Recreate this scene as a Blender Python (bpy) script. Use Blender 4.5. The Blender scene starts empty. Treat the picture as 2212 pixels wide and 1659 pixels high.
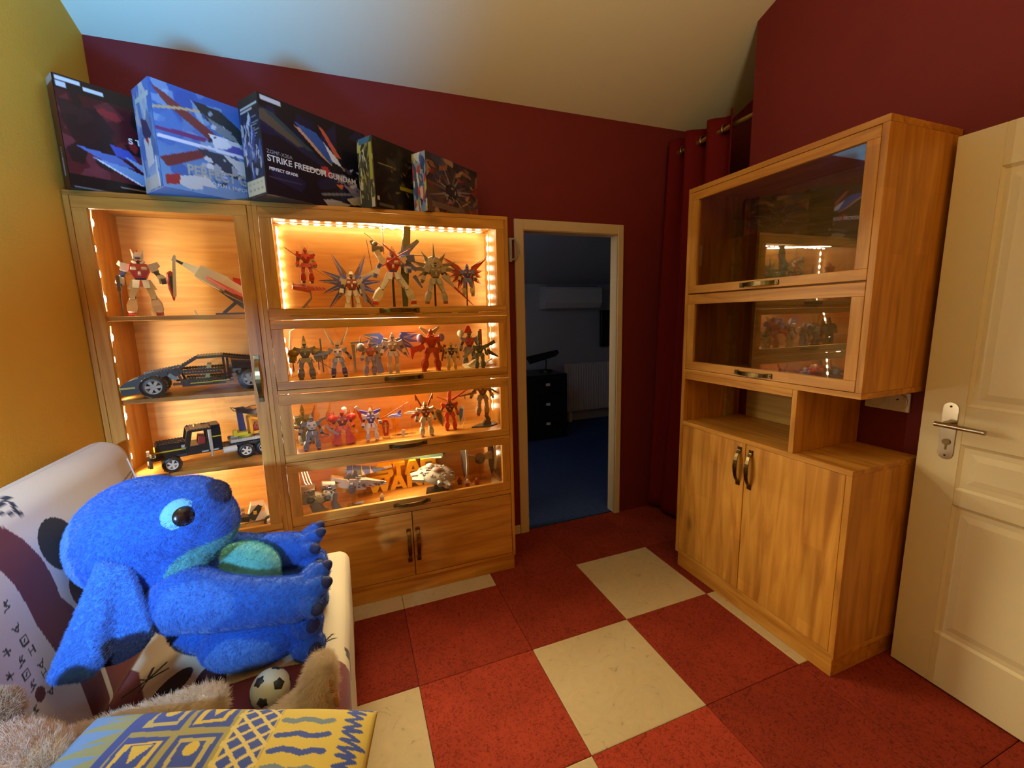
import bpy, bmesh, math, random
import numpy as np
from mathutils import Vector, Matrix, Euler, Quaternion

S = bpy.context.scene
COL = S.collection
rng = random.Random(7)
PI = math.pi

# ------------------------------------------------------------------ camera
FPX = 918.785
cam_data = bpy.data.cameras.new('camera')
cam_data.sensor_width = 36.0
cam_data.sensor_fit = 'HORIZONTAL'
cam_data.lens = FPX / 2212.0 * 36.0
cam_data.clip_start = 0.02
cam_data.clip_end = 60
cam = bpy.data.objects.new('camera', cam_data)
COL.objects.link(cam)
def camera_matrix(loc, yaw, pitch, roll):
    f0 = Vector((-math.sin(yaw), math.cos(yaw), 0)); r0 = Vector((math.cos(yaw), math.sin(yaw), 0)); u0 = Vector((0, 0, 1))
    f = f0 * math.cos(pitch) - u0 * math.sin(pitch); u = u0 * math.cos(pitch) + f0 * math.sin(pitch)
    r = r0 * math.cos(roll) + u * math.sin(roll); uu = -r0 * math.sin(roll) + u * math.cos(roll)
    m = Matrix((r, uu, -f)).transposed().to_4x4()
    m.translation = Vector(loc)
    return m
cam.matrix_world = camera_matrix((-1.1525, -2.0561, 1.4702), -0.36, 0.1584, -0.0247)
S.camera = cam

# ------------------------------------------------------------------ world, lights, exposure
S.view_settings.view_transform = 'Standard'
S.view_settings.look = 'None'
S.view_settings.exposure = 0.32
S.view_settings.gamma = 1.0
S.view_settings.use_curve_mapping = False
S.cycles.use_denoising = True
S.cycles.max_bounces = 8
S.cycles.diffuse_bounces = 4
S.cycles.glossy_bounces = 4
S.cycles.transmission_bounces = 6
S.cycles.transparent_max_bounces = 16
S.cycles.sample_clamp_indirect = 4.0
S.cycles.caustics_reflective = False
S.cycles.caustics_refractive = False
w = bpy.data.worlds.new('night_world'); S.world = w
w.use_nodes = True
w.node_tree.nodes['Background'].inputs[0].default_value = (0.05, 0.09, 0.2, 1)
w.node_tree.nodes['Background'].inputs[1].default_value = 0.15

def area_light(name, loc, target, size, size_y, power, color, spread=180):
    d = bpy.data.lights.new(name, 'AREA'); d.shape = 'RECTANGLE'
    d.size = size; d.size_y = size_y; d.energy = power; d.color = color; d.spread = math.radians(spread)
    o = bpy.data.objects.new(name, d); COL.objects.link(o)
    o.location = loc
    o.rotation_euler = (Vector(target) - Vector(loc)).to_track_quat('-Z', 'Y').to_euler()
    return o
def point_light(name, loc, power, color, r=0.05):
    d = bpy.data.lights.new(name, 'POINT'); d.energy = power; d.color = color; d.shadow_soft_size = r
    o = bpy.data.objects.new(name, d); COL.objects.link(o); o.location = loc
    return o
# the computer screen on the desk left behind the camera, a warm lamp high on the left out of view
LIGHT_BLUE = area_light('desk_screen_light', (-1.80, -1.62, 1.05), (-2.05, -0.35, 2.95), 0.5, 0.3, 19.0, (0.05, 0.42, 1.0), 72)
LIGHT_BLUE2 = area_light('plush_fill_light', (-1.94, -2.2, 1.5), (-1.84, -0.6, 0.9), 0.06, 0.06, 3.5, (0.30, 0.58, 1.0), 46)  # added bluish fill for the plush and backrest, no second screen stands there
LIGHT_WARM = point_light('warm_lamp_light', (-1.5, -1.12, 2.5), 4.5, (1.0, 0.86, 0.50), 0.05)
LIGHT_UP = area_light('ceiling_fill_light', (-0.6, -2.4, 2.0), (-0.6, -2.2, 4.0), 0.3, 0.3, 30.0, (1.0, 0.88, 0.52), 170)  # added upward fill that brightens the ceiling, no fitting there
LIGHT_NEXT = area_light('next_room_fill_light', (-0.35, 1.35, 1.9), (0.9, 2.2, 1.0), 0.7, 0.7, 1.4, (0.38, 0.56, 1.0))  # unseen light placed inside the next room to tint it blue
LED_STRENGTH = 64.0
# added fill that throws light out of each glazed compartment, behind the top rails
for n_, (x_, y_, z_, L_, p_) in enumerate(((-.91, .435, 1.945, 1.0, 9.0), (-.91, .40, 1.468, 1.05, 8.0), (-.91, .40, 1.130, 1.05, 8.0), (-.91, .40, .790, 1.05, 7.0))):
    area_light('led_fill_light', (x_, y_, z_), (x_ + .45, y_ - 1.0, z_ - .22), L_, .006, p_ * 1.45, (1.0, .84, .52), 160)
for z_, h_, p_ in ((1.72, .36, 2.6), (1.32, .26, 2.4), (.99, .26, 2.4), (.68, .2, 2.0)):
    area_light('led_fill_light', (-2.088, .205, z_), (-1.5, .27, z_), .006, h_, p_ * 1.3, (1.0, .82, .56), 150)  # added fill inside the tall cabinet, beyond what the tape gives

# ------------------------------------------------------------------ mesh builder
def V(*a): return Vector(a)
class MB:
    def __init__(s): s.v = []; s.f = []; s.m = []; s.s = []
    def add(s, vs, fs, mi=0, smooth=False, M=None):
        b = len(s.v)
        if M is not None: vs = [M @ Vector(p) for p in vs]
        s.v.extend([tuple(p) for p in vs])
        for f in fs:
            s.f.append(tuple(b + i for i in f)); s.m.append(mi); s.s.append(smooth)
        return s
    def box(s, x0, x1, y0, y1, z0, z1, mi=0, M=None):
        vs = [(x0, y0, z0), (x1, y0, z0), (x1, y1, z0), (x0, y1, z0), (x0, y0, z1), (x1, y0, z1), (x1, y1, z1), (x0, y1, z1)]
        return s.add(vs, [(0, 3, 2, 1), (4, 5, 6, 7), (0, 1, 5, 4), (1, 2, 6, 5), (2, 3, 7, 6), (3, 0, 4, 7)], mi, False, M)
    def cbox(s, c, h, mi=0, M=None, ch=0.0):
        x, y, z = c; a, b, d = h
        if ch <= 0: return s.box(x - a, x + a, y - b, y + b, z - d, z + d, mi, M)
        # box whose top and bottom are drawn in: a chamfered block
        k = 1 - ch
        vs = []
        for zz, q in ((-d, k), (-d * k, 1), (d * k, 1), (d, k)):
            vs += [(x - a * q, y - b * q, z + zz), (x + a * q, y - b * q, z + zz), (x + a * q, y + b * q, z + zz), (x - a * q, y + b * q, z + zz)]
        fs = [(0, 3, 2, 1), (12, 13, 14, 15)]
        for l in range(3):
            for i in range(4):
                j = (i + 1) % 4
                fs.append((l * 4 + i, l * 4 + j, l * 4 + 4 + j, l * 4 + 4 + i))
        return s.add(vs, fs, mi, False, M)
    def limb(s, p0, p1, a, b, mi=0, side=(1, 0, 0), M=None):
        p0 = Vector(p0); p1 = Vector(p1); d = (p1 - p0).normalized()
        sd = Vector(side); sd = (sd - d * sd.dot(d))
        if sd.length < 1e-4: sd = Vector((0, 1, 0)) - d * d.y
        sd.normalize(); fr = d.cross(sd)
        vs = []
        for p, (w_, t_) in ((p0, a), (p1, b)):
            vs += [p - sd * w_ - fr * t_, p + sd * w_ - fr * t_, p + sd * w_ + fr * t_, p - sd * w_ + fr * t_]
        return s.add(vs, [(0, 3, 2, 1), (4, 5, 6, 7), (0, 1, 5, 4), (1, 2, 6, 5), (2, 3, 7, 6), (3, 0, 4, 7)], mi, False, M)
    def cyl(s, p0, p1, r0, r1=None, n=12, mi=0, smooth=True, M=None):
        r1 = r0 if r1 is None else r1
        p0 = Vector(p0); p1 = Vector(p1); d = (p1 - p0).normalized()
        a = d.orthogonal().normalized(); b = d.cross(a)
        vs = [p + (a * math.cos(2 * PI * i / n) + b * math.sin(2 * PI * i / n)) * r for p, r in ((p0, r0), (p1, r1)) for i in range(n)]
        s.add(vs, [(i, (i + 1) % n, n + (i + 1) % n, n + i) for i in range(n)], mi, smooth, M)
        s.add(vs[:n], [tuple(range(n - 1, -1, -1))], mi, False, M)
        return s.add(vs[n:], [tuple(range(n))], mi, False, M)
    def ell(s, c, r, n=12, m=8, mi=0, M=None, smooth=True):
        cx, cy, cz = c; rx, ry, rz = r
        vs = [(cx, cy, cz - rz)]
        for j in range(1, m):
            t = -PI / 2 + PI * j / m
            for i in range(n):
                p = 2 * PI * i / n
                vs.append((cx + rx * math.cos(t) * math.cos(p), cy + ry * math.cos(t) * math.sin(p), cz + rz * math.sin(t)))
        vs.append((cx, cy, cz + rz)); top = len(vs) - 1
        fs = [(0, 1 + (i + 1) % n, 1 + i) for i in range(n)]
        for j in range(m - 2):
            for i in range(n):
                a = 1 + j * n + i; b = 1 + j * n + (i + 1) % n
                fs.append((a, b, b + n, a + n))
        fs += [(1 + (m - 2) * n + i, 1 + (m - 2) * n + (i + 1) % n, top) for i in range(n)]
        return s.add(vs, fs, mi, smooth, M)
    def prism(s, pts, ax, t0, t1, mi=0, M=None, smooth=False):
        def P(a, b, t): return {'x': (t, a, b), 'y': (a, t, b), 'z': (a, b, t)}[ax]
        n = len(pts)
        vs = [P(a, b, t0) for a, b in pts] + [P(a, b, t1) for a, b in pts]
        s.add(vs, [(i, (i + 1) % n, n + (i + 1) % n, n + i) for i in range(n)], mi, smooth, M)
        return s.add(vs, [tuple(range(n - 1, -1, -1)), tuple(range(n, 2 * n))], mi, False, M)
    def tube(s, pts, r, n=6, mi=0, M=None, flat=None):
        pts = [Vector(p) for p in pts]; k = len(pts); vs = []
        ref = None
        for i, p in enumerate(pts):
            d = (pts[min(i + 1, k - 1)] - pts[max(i - 1, 0)]).normalized()
            if ref is None: ref = d.orthogonal().normalized()
            a = (ref - d * ref.dot(d)).normalized(); ref = a; b = d.cross(a)
            rr = r[i] if isinstance(r, (list, tuple)) else r
            for j in range(n):
                t = 2 * PI * j / n
                vs.append(p + a * math.cos(t) * rr + b * math.sin(t) * rr)
        fs = [(i * n + j, i * n + (j + 1) % n, (i + 1) * n + (j + 1) % n, (i + 1) * n + j) for i in range(k - 1) for j in range(n)]
        s.add(vs, fs, mi, True, M)
        return s.add(vs[:n] + vs[-n:], [tuple(range(n - 1, -1, -1)), tuple(range(n, 2 * n))], mi, False, M)
    def strap(s, pts, wdir, w_, t_, mi=0):
        # a flat strap of width w_ (along wdir) and thickness t_ swept along pts
        pts = [Vector(p) for p in pts]; k = len(pts); wd = Vector(wdir).normalized(); vs = []
        for i, p in enumerate(pts):
            d = (pts[min(i + 1, k - 1)] - pts[max(i - 1, 0)]).normalized(); nn = d.cross(wd).normalized()
            ww = w_[i] if isinstance(w_, (list, tuple)) else w_
            vs += [p - wd * ww - nn * t_, p + wd * ww - nn * t_, p + wd * ww + nn * t_, p - wd * ww + nn * t_]
        fs = [(i * 4 + j, i * 4 + (j + 1) % 4, i * 4 + 4 + (j + 1) % 4, i * 4 + 4 + j) for i in range(k - 1) for j in range(4)]
        fs += [(3, 2, 1, 0), (4 * k - 4, 4 * k - 3, 4 * k - 2, 4 * k - 1)]
        return s.add(vs, fs, mi)
    def lathe(s, prof, c=(0, 0, 0), n=16, mi=0, M=None, smooth=True, ax='z'):
        vs = []
        for r, h in prof:
            for i in range(n):
                a = 2 * PI * i / n
                p = (r * math.cos(a), r * math.sin(a), h)
                if ax == 'y': p = (p[0], p[2], p[1])
                if ax == 'x': p = (p[2], p[0], p[1])
                vs.append((c[0] + p[0], c[1] + p[1], c[2] + p[2]))
        k = len(prof)
        return s.add(vs, [(j * n + i, j * n + (i + 1) % n, (j + 1) * n + (i + 1) % n, (j + 1) * n + i) for j in range(k - 1) for i in range(n)], mi, smooth, M)
    def build(s, name, mats, parent=None, bevel=0.0, seg=1, world=None):
        me = bpy.data.meshes.new(name)
        me.from_pydata(s.v, [], s.f)
        if not isinstance(mats, (list, tuple)): mats = [mats]
        for m in mats: me.materials.append(m)
        me.polygons.foreach_set('material_index', s.m); me.polygons.foreach_set('use_smooth', s.s)
        bm = bmesh.new(); bm.from_mesh(me); bmesh.ops.recalc_face_normals(bm, faces=bm.faces); bm.to_mesh(me); bm.free()
        me.update()
        return link(name, me, parent, bevel, seg, world)

def link(name, me, parent=None, bevel=0.0, seg=1, world=None):
    o = bpy.data.objects.new(name, me); COL.objects.link(o)
    if parent is not None:
        o.parent = parent
        # vertices given in world space: undo the place of an unrotated Empty
        if parent.type == 'EMPTY' and not parent.get('local_space') and parent.rotation_euler.z == 0 and world is not False:
            o.location = -parent.location
    if bevel:
        b = o.modifiers.new('bevel', 'BEVEL'); b.width = bevel; b.segments = seg; b.limit_method = 'ANGLE'; b.angle_limit = 0.6
    return o
LOCAL = set()
def thing(name, label, cat, loc=(0, 0, 0), rotz=0.0, group=None, local=False, scale=1.0):
    o = bpy.data.objects.new(name, None); COL.objects.link(o)
    o.empty_display_size = 0.05
    o.location = loc; o.rotation_euler = (0, 0, rotz); o.scale = (scale,) * 3
    o['label'] = label; o['category'] = cat
    if group: o['group'] = group
    if local: o['local_space'] = 1
    return o
def tag(o, label, cat, group=None):
    o['label'] = label; o['category'] = cat
    if group: o['group'] = group
    return o
def struct(o): o['kind'] = 'structure'; return o

# ------------------------------------------------------------------ materials
def lin(r, g, b):
    def c(u):
        u /= 255.0
        return u / 12.92 if u <= 0.04045 else ((u + 0.055) / 1.055) ** 2.4
    return (c(r), c(g), c(b), 1.0)
def new_mat(name):
    m = bpy.data.materials.new(name); m.use_nodes = True
    return m, m.node_tree.nodes, m.node_tree.links, m.node_tree.nodes['Principled BSDF']
def plain(name, col, rough=0.5, metal=0.0, spec=0.5, var=0.0, vscale=40.0, bump=0.0, bscale=200.0, coat=0.0, sheen=0.0, emit=None, es=0.0):
    m, N, L, b = new_mat(name)
    c = lin(*col) if max(col) > 1.5 else (*col, 1)
    b.inputs['Base Color'].default_value = c
    b.inputs['Roughness'].default_value = rough; b.inputs['Metallic'].default_value = metal
    b.inputs['Specular IOR Level'].default_value = spec
    b.inputs['Coat Weight'].default_value = coat
    b.inputs['Sheen Weight'].default_value = sheen
    if sheen: b.inputs['Sheen Tint'].default_value = c
    if emit:
        b.inputs['Emission Color'].default_value = lin(*emit); b.inputs['Emission Strength'].default_value = es
    if var or bump:
        tc = N.new('ShaderNodeTexCoord')
    if var:
        n = N.new('ShaderNodeTexNoise'); n.inputs['Scale'].default_value = vscale; n.inputs['Detail'].default_value = 4
        L.new(tc.outputs['Object'], n.inputs['Vector'])
        hs = N.new('ShaderNodeHueSaturation'); hs.inputs['Color'].default_value = c
        mr = N.new('ShaderNodeMapRange'); mr.inputs[1].default_value = 0.3; mr.inputs[2].default_value = 0.7
        mr.inputs[3].default_value = 1 - var; mr.inputs[4].default_value = 1 + var
        L.new(n.outputs['Fac'], mr.inputs[0]); L.new(mr.outputs[0], hs.inputs['Value']); L.new(hs.outputs[0], b.inputs['Base Color'])
    if bump:
        n2 = N.new('ShaderNodeTexNoise'); n2.inputs['Scale'].default_value = bscale; n2.inputs['Detail'].default_value = 3
        L.new(tc.outputs['Object'], n2.inputs['Vector'])
        bp = N.new('ShaderNodeBump'); bp.inputs['Strength'].default_value = bump; bp.inputs['Distance'].default_value = 0.004
        L.new(n2.outputs['Fac'], bp.inputs['Height']); L.new(bp.outputs[0], b.inputs['Normal'])
    return m
def wood(name, axis, cols, blocks=True, rough=0.42, bl=0.34, bh=0.075):
    """Glued-up softwood: grain along axis, each lamella of its own tone, small knots."""
    m, N, L, b = new_mat(name)
    tc = N.new('ShaderNodeTexCoord'); oi = N.new('ShaderNodeObjectInfo')
    off = N.new('ShaderNodeVectorMath'); off.operation = 'MULTIPLY_ADD'
    L.new(oi.outputs['Random'], off.inputs[0]); off.inputs[1].default_value = (3.1, 5.3, 7.7); L.new(tc.outputs['Object'], off.inputs[2])
    sc = {'x': (1.3, 14, 14), 'y': (14, 1.3, 14), 'z': (14, 14, 1.3)}[axis]
    mp = N.new('ShaderNodeMapping'); mp.inputs['Scale'].default_value = sc
    L.new(off.outputs[0], mp.inputs['Vector'])
    n = N.new('ShaderNodeTexNoise'); n.inputs['Scale'].default_value = 1.6; n.inputs['Detail'].default_value = 7; n.inputs['Distortion'].default_value = 1.1
    L.new(mp.outputs[0], n.inputs['Vector'])
    cr = N.new('ShaderNodeValToRGB'); e = cr.color_ramp.elements
    e[0].position = 0.28; e[0].color = lin(*cols[0]); e[1].position = 0.74; e[1].color = lin(*cols[2])
    k = e.new(0.5); k.color = lin(*cols[1])
    L.new(n.outputs['Fac'], cr.inputs[0])
    out = cr.outputs[0]
    if blocks:
        sx = N.new('ShaderNodeSeparateXYZ'); L.new(off.outputs[0], sx.inputs[0])
        cb = N.new('ShaderNodeCombineXYZ')
        al = {'x': 'X', 'y': 'Y', 'z': 'Z'}[axis]
        add = N.new('ShaderNodeMath'); add.operation = 'ADD'
        ot = [q for q in 'XYZ' if q != al]
        L.new(sx.outputs[ot[0]], add.inputs[0]); L.new(sx.outputs[ot[1]], add.inputs[1])
        L.new(sx.outputs[al], cb.inputs[0]); L.new(add.outputs[0], cb.inputs[1])
        br = N.new('ShaderNodeTexBrick'); br.inputs['Scale'].default_value = 1.0
        br.inputs['Brick Width'].default_value = bl; br.inputs['Row Height'].default_value = bh; br.inputs['Mortar Size'].default_value = 0.0004
        br.offset = 0.37; br.inputs['Color1'].default_value = (0.92, 0.92, 0.92, 1); br.inputs['Color2'].default_value = (1.07, 1.07, 1.07, 1); br.inputs['Mortar'].default_value = (0.88, 0.88, 0.88, 1)
        L.new(cb.outputs[0], br.inputs['Vector'])
        mx = N.new('ShaderNodeMix'); mx.data_type = 'RGBA'; mx.blend_type = 'MULTIPLY'; mx.inputs[0].default_value = 1
        L.new(out, mx.inputs[6]); L.new(br.outputs['Color'], mx.inputs[7]); out = mx.outputs[2]
    vo = N.new('ShaderNodeTexVoronoi'); vo.inputs['Scale'].default_value = 2.6; vo.inputs['Randomness'].default_value = 1
    sk = {'x': (0.7, 1.5, 1.5), 'y': (1.5, 0.7, 1.5), 'z': (1.5, 1.5, 0.7)}[axis]
    mk = N.new('ShaderNodeMapping'); mk.inputs['Scale'].default_value = sk; L.new(off.outputs[0], mk.inputs['Vector']); L.new(mk.outputs[0], vo.inputs['Vector'])
    mr = N.new('ShaderNodeMapRange'); mr.inputs[1].default_value = 0.03; mr.inputs[2].default_value = 0.11; mr.inputs[3].default_value = 0.55; mr.inputs[4].default_value = 1.0
    L.new(vo.outputs['Distance'], mr.inputs[0])
    mx2 = N.new('ShaderNodeMix'); mx2.data_type = 'RGBA'; mx2.blend_type = 'MULTIPLY'; mx2.inputs[0].default_value = 1
    L.new(out, mx2.inputs[6]); L.new(mr.outputs[0], mx2.inputs[7])
    L.new(mx2.outputs[2], b.inputs['Base Color'])
    b.inputs['Roughness'].default_value = rough
    bp = N.new('ShaderNodeBump'); bp.inputs['Strength'].default_value = 0.06; bp.inputs['Distance'].default_value = 0.002
    L.new(n.outputs['Fac'], bp.inputs['Height']); L.new(bp.outputs[0], b.inputs['Normal'])
    return m
def vcol(name, rough=0.6, spec=0.4, sheen=0.0, bump=0.0, bscale=300.0, coat=0.0):
    m, N, L, b = new_mat(name)
    a = N.new('ShaderNodeVertexColor'); a.layer_name = 'print'
    L.new(a.outputs['Color'], b.inputs['Base Color'])
    b.inputs['Roughness'].default_value = rough; b.inputs['Specular IOR Level'].default_value = spec; b.inputs['Sheen Weight'].default_value = sheen; b.inputs['Coat Weight'].default_value = coat
    if bump:
        tc = N.new('ShaderNodeTexCoord'); n2 = N.new('ShaderNodeTexNoise'); n2.inputs['Scale'].default_value = bscale; L.new(tc.outputs['Object'], n2.inputs['Vector'])
        bp = N.new('ShaderNodeBump'); bp.inputs['Strength'].default_value = bump; bp.inputs['Distance'].default_value = 0.003
        L.new(n2.outputs['Fac'], bp.inputs['Height']); L.new(bp.outputs[0], b.inputs['Normal'])
    return m
def glass_mat(name, ior=1.55, tint=(0.96, 0.97, 0.95)):
    m, N, L, b = new_mat(name)
    N.remove(b)
    tr = N.new('ShaderNodeBsdfTransparent'); tr.inputs[0].default_value = (*tint, 1)
    gl = N.new('ShaderNodeBsdfGlossy'); gl.inputs['Roughness'].default_value = 0.0
    fr = N.new('ShaderNodeFresnel')
    ge = N.new('ShaderNodeNewGeometry'); mr = N.new('ShaderNodeMapRange'); mr.inputs[3].default_value = ior; mr.inputs[4].default_value = 1 / ior
    L.new(ge.outputs['Backfacing'], mr.inputs[0]); L.new(mr.outputs[0], fr.inputs['IOR'])   # the far face of a thin pane behaves like the near one
    mx = N.new('ShaderNodeMixShader'); L.new(fr.outputs[0], mx.inputs[0]); L.new(tr.outputs[0], mx.inputs[1]); L.new(gl.outputs[0], mx.inputs[2])
    L.new(mx.outputs[0], N['Material Output'].inputs[0])
    return m
def emitter(name, col, st):
    m, N, L, b = new_mat(name)
    N.remove(b); e = N.new('ShaderNodeEmission'); e.inputs[0].default_value = (*col, 1); e.inputs[1].default_value = st
    L.new(e.outputs[0], N['Material Output'].inputs[0]); return m
def carpet_mat(name):
    m, N, L, b = new_mat(name)
    tc = N.new('ShaderNodeTexCoord'); oi = N.new('ShaderNodeObjectInfo')
    n = N.new('ShaderNodeTexNoise'); n.inputs['Scale'].default_value = 55; n.inputs['Detail'].default_value = 5; n.inputs['Distortion'].default_value = 2.2
    L.new(tc.outputs['Object'], n.inputs['Vector'])
    mr = N.new('ShaderNodeMapRange'); mr.inputs[1].default_value = 0.36; mr.inputs[2].default_value = 0.5; mr.inputs[3].default_value = 0.58; mr.inputs[4].default_value = 1.0
    L.new(n.outputs['Fac'], mr.inputs[0])
    n3 = N.new('ShaderNodeTexNoise'); n3.inputs['Scale'].default_value = 4; n3.inputs['Detail'].default_value = 3; L.new(tc.outputs['Object'], n3.inputs['Vector'])
    mr3 = N.new('ShaderNodeMapRange'); mr3.inputs[1].default_value = 0.3; mr3.inputs[2].default_value = 0.7; mr3.inputs[3].default_value = 0.85; mr3.inputs[4].default_value = 1.12
    L.new(n3.outputs['Fac'], mr3.inputs[0])
    mu = N.new('ShaderNodeMath'); mu.operation = 'MULTIPLY'; L.new(mr.outputs[0], mu.inputs[0]); L.new(mr3.outputs[0], mu.inputs[1])
    mx = N.new('ShaderNodeMix'); mx.data_type = 'RGBA'; mx.blend_type = 'MULTIPLY'; mx.inputs[0].default_value = 1
    L.new(oi.outputs['Color'], mx.inputs[6]); L.new(mu.outputs[0], mx.inputs[7]); L.new(mx.outputs[2], b.inputs['Base Color'])
    b.inputs['Roughness'].default_value = 0.95; b.inputs['Specular IOR Level'].default_value = 0.1
    n2 = N.new('ShaderNodeTexNoise'); n2.inputs['Scale'].default_value = 380; n2.inputs['Detail'].default_value = 2; L.new(tc.outputs['Object'], n2.inputs['Vector'])
    bp = N.new('ShaderNodeBump'); bp.inputs['Strength'].default_value = 0.5; bp.inputs['Distance'].default_value = 0.004
    L.new(n2.outputs['Fac'], bp.inputs['Height']); L.new(bp.outputs[0], b.inputs['Normal'])
    return m
def felt_tile_mat(name, col):
    """Cream carpet tile with dark scuffs."""
    m, N, L, b = new_mat(name)
    tc = N.new('ShaderNodeTexCoord')
    n = N.new('ShaderNodeTexNoise'); n.inputs['Scale'].default_value = 9; n.inputs['Detail'].default_value = 6; n.inputs['Distortion'].default_value = 3.5
    L.new(tc.outputs['Object'], n.inputs['Vector'])
    cr = N.new('ShaderNodeValToRGB'); e = cr.color_ramp.elements
    c = lin(*col)
    e[0].position = 0.24; e[0].color = (c[0] * .5, c[1] * .5, c[2] * .48, 1); e[1].position = 0.36; e[1].color = c
    k = e.new(0.8); k.color = (c[0] * 1.1, c[1] * 1.1, c[2] * 1.1, 1)
    L.new(n.outputs['Fac'], cr.inputs[0]); L.new(cr.outputs[0], b.inputs['Base Color'])
    b.inputs['Roughness'].default_value = 0.9; b.inputs['Specular IOR Level'].default_value = 0.15
    n2 = N.new('ShaderNodeTexNoise'); n2.inputs['Scale'].default_value = 350; L.new(tc.outputs['Object'], n2.inputs['Vector'])
    bp = N.new('ShaderNodeBump'); bp.inputs['Strength'].default_value = 0.3; bp.inputs['Distance'].default_value = 0.003
    L.new(n2.outputs['Fac'], bp.inputs['Height']); L.new(bp.outputs[0], b.inputs['Normal'])
    return m

HONEY = ((166, 106, 36), (198, 138, 54), (216, 160, 72))
M = {}
for a in 'xyz':
    M['wood_' + a] = wood('honey_wood_' + a, a, HONEY)
M['ply'] = wood('plywood_back', 'x', ((198, 138, 66), (218, 160, 80), (232, 180, 98)), blocks=False, rough=0.5)
M['ply_y'] = wood('plywood_back_side', 'y', ((150, 112, 52), (176, 138, 68), (198, 160, 88)), blocks=False, rough=0.5)
M['maroon'] = plain('maroon_paint', (112, 25, 33), 0.75, var=0.05, vscale=6, bump=0.25, bscale=140)
M['yellow'] = plain('ochre_yellow_paint', (234, 176, 52), 0.8, var=0.03, vscale=4, bump=0.25, bscale=120)
M['ceiling'] = plain('ceiling_white', (234, 224, 198), 0.9, bump=0.1, bscale=100)
M['whitepaint'] = plain('white_door_paint', (226, 214, 178), 0.42, bump=0.03, bscale=60)
M['frame_white'] = plain('frame_white_paint', (212, 196, 170), 0.5, bump=0.05, bscale=90)
M['glass'] = glass_mat('cabinet_glass', 1.42)
M['glass_side'] = glass_mat('side_cabinet_glass', 2.7, (.93, .94, .92))
M['brass'] = plain('aged_brass', (112, 96, 64), 0.28, metal=1.0, var=0.25, vscale=60)
M['chrome'] = plain('satin_nickel', (176, 166, 146), 0.22, metal=1.0)
M['dark'] = plain('dark_hole', (20, 16, 14), 0.8)
M['led'] = emitter('led_glow', (1.0, 0.83, 0.58), LED_STRENGTH)
M['tape'] = plain('led_tape', (240, 225, 200), 0.5, emit=(255, 214, 160), es=1.6)
M['carpet'] = carpet_mat('red_carpet_pile')
M['cream_tile'] = felt_tile_mat('cream_carpet_pile', (200, 180, 140))
M['bluecarpet'] = plain('blue_carpet', (52, 70, 118), 0.95, spec=0.1, var=0.15, vscale=30, bump=0.3, bscale=300)
M['greywall'] = plain('pale_wall_paint', (176, 180, 182), 0.85, bump=0.1, bscale=80)
M['curtain'] = plain('red_curtain_cloth', (104, 14, 20), 0.85, spec=0.2, sheen=0.3, bump=0.15, bscale=500)
M['rodgold'] = plain('brass_rod', (206, 176, 112), 0.3, metal=0.9)
M['black'] = plain('black_plastic', (22, 22, 24), 0.35)
M['white'] = plain('white_plastic', (228, 224, 212), 0.4)
# ------------------------------------------------------------------ room shell
XL, XR, XREC, YB, YF = -2.118, 0.96, 1.395, 0.478, -3.4
def zc(y): return 2.70 + 0.37 * (0.478 - y)
TH = 0.07
# back wall with the doorway
DX0, DX1, DZ = -0.112, 0.597, 2.0
mb = MB()
mb.box(XL - TH, DX0, YB, YB + TH, 0, zc(YB)); mb.box(DX1, XREC + TH, YB, YB + TH, 0, zc(YB)); mb.box(DX0, DX1, YB, YB + TH, DZ, zc(YB))
struct(mb.build('wall_back', M['maroon']))
def side_wall(x0, x1, ya, yb, mat, name):
    m_ = MB(); m_.prism([(ya, 0), (yb, 0), (yb, zc(yb)), (ya, zc(ya))], 'x', x0, x1)
    return struct(m_.build(name, mat))
side_wall(XL - TH, XL, YF, YB, M['yellow'], 'wall_left')
side_wall(XR, XR + 0.1, YF, -0.205, M['maroon'], 'wall_right')
# recess beside the curtain, with its dark window reveal
side_wall(XREC, XREC + TH, -0.205, YB, M['maroon'], 'wall_recess')
mb = MB(); mb.box(XR + 0.1, XREC + TH, -0.275, -0.205, 0, zc(-0.205)); struct(mb.build('wall_recess_return', M['maroon']))
mb = MB(); mb.box(XL - TH, XREC + TH, YF - TH, YF, 0, zc(YF)); struct(mb.build('wall_front', M['yellow']))
mb = MB()
mb.prism([(YF - TH, zc(YF - TH)), (YB + TH, zc(YB + TH)), (YB + TH, zc(YB + TH) + .05), (YF - TH, zc(YF - TH) + .05)], 'x', XL - TH, XREC + TH)
struct(mb.build('ceiling', M['ceiling']))
# window pane in the recess: a dark evening window
wn = bpy.data.objects.new('window_1', None); COL.objects.link(wn); struct(wn); wn.location = (XREC, 0.1, 1.1)
mb = MB(); mb.box(XREC - .03, XREC - .002, -.16, .34, .95, 2.2); mb.build('window_frame', M['frame_white'], wn)
mb = MB(); mb.box(XREC - .036, XREC - .03, -.12, .07, 1.0, 2.15); mb.box(XREC - .036, XREC - .03, .11, .30, 1.0, 2.15)
mb.build('window_pane', plain('night_pane', (14, 18, 30), 0.05, spec=0.6), wn)
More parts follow.
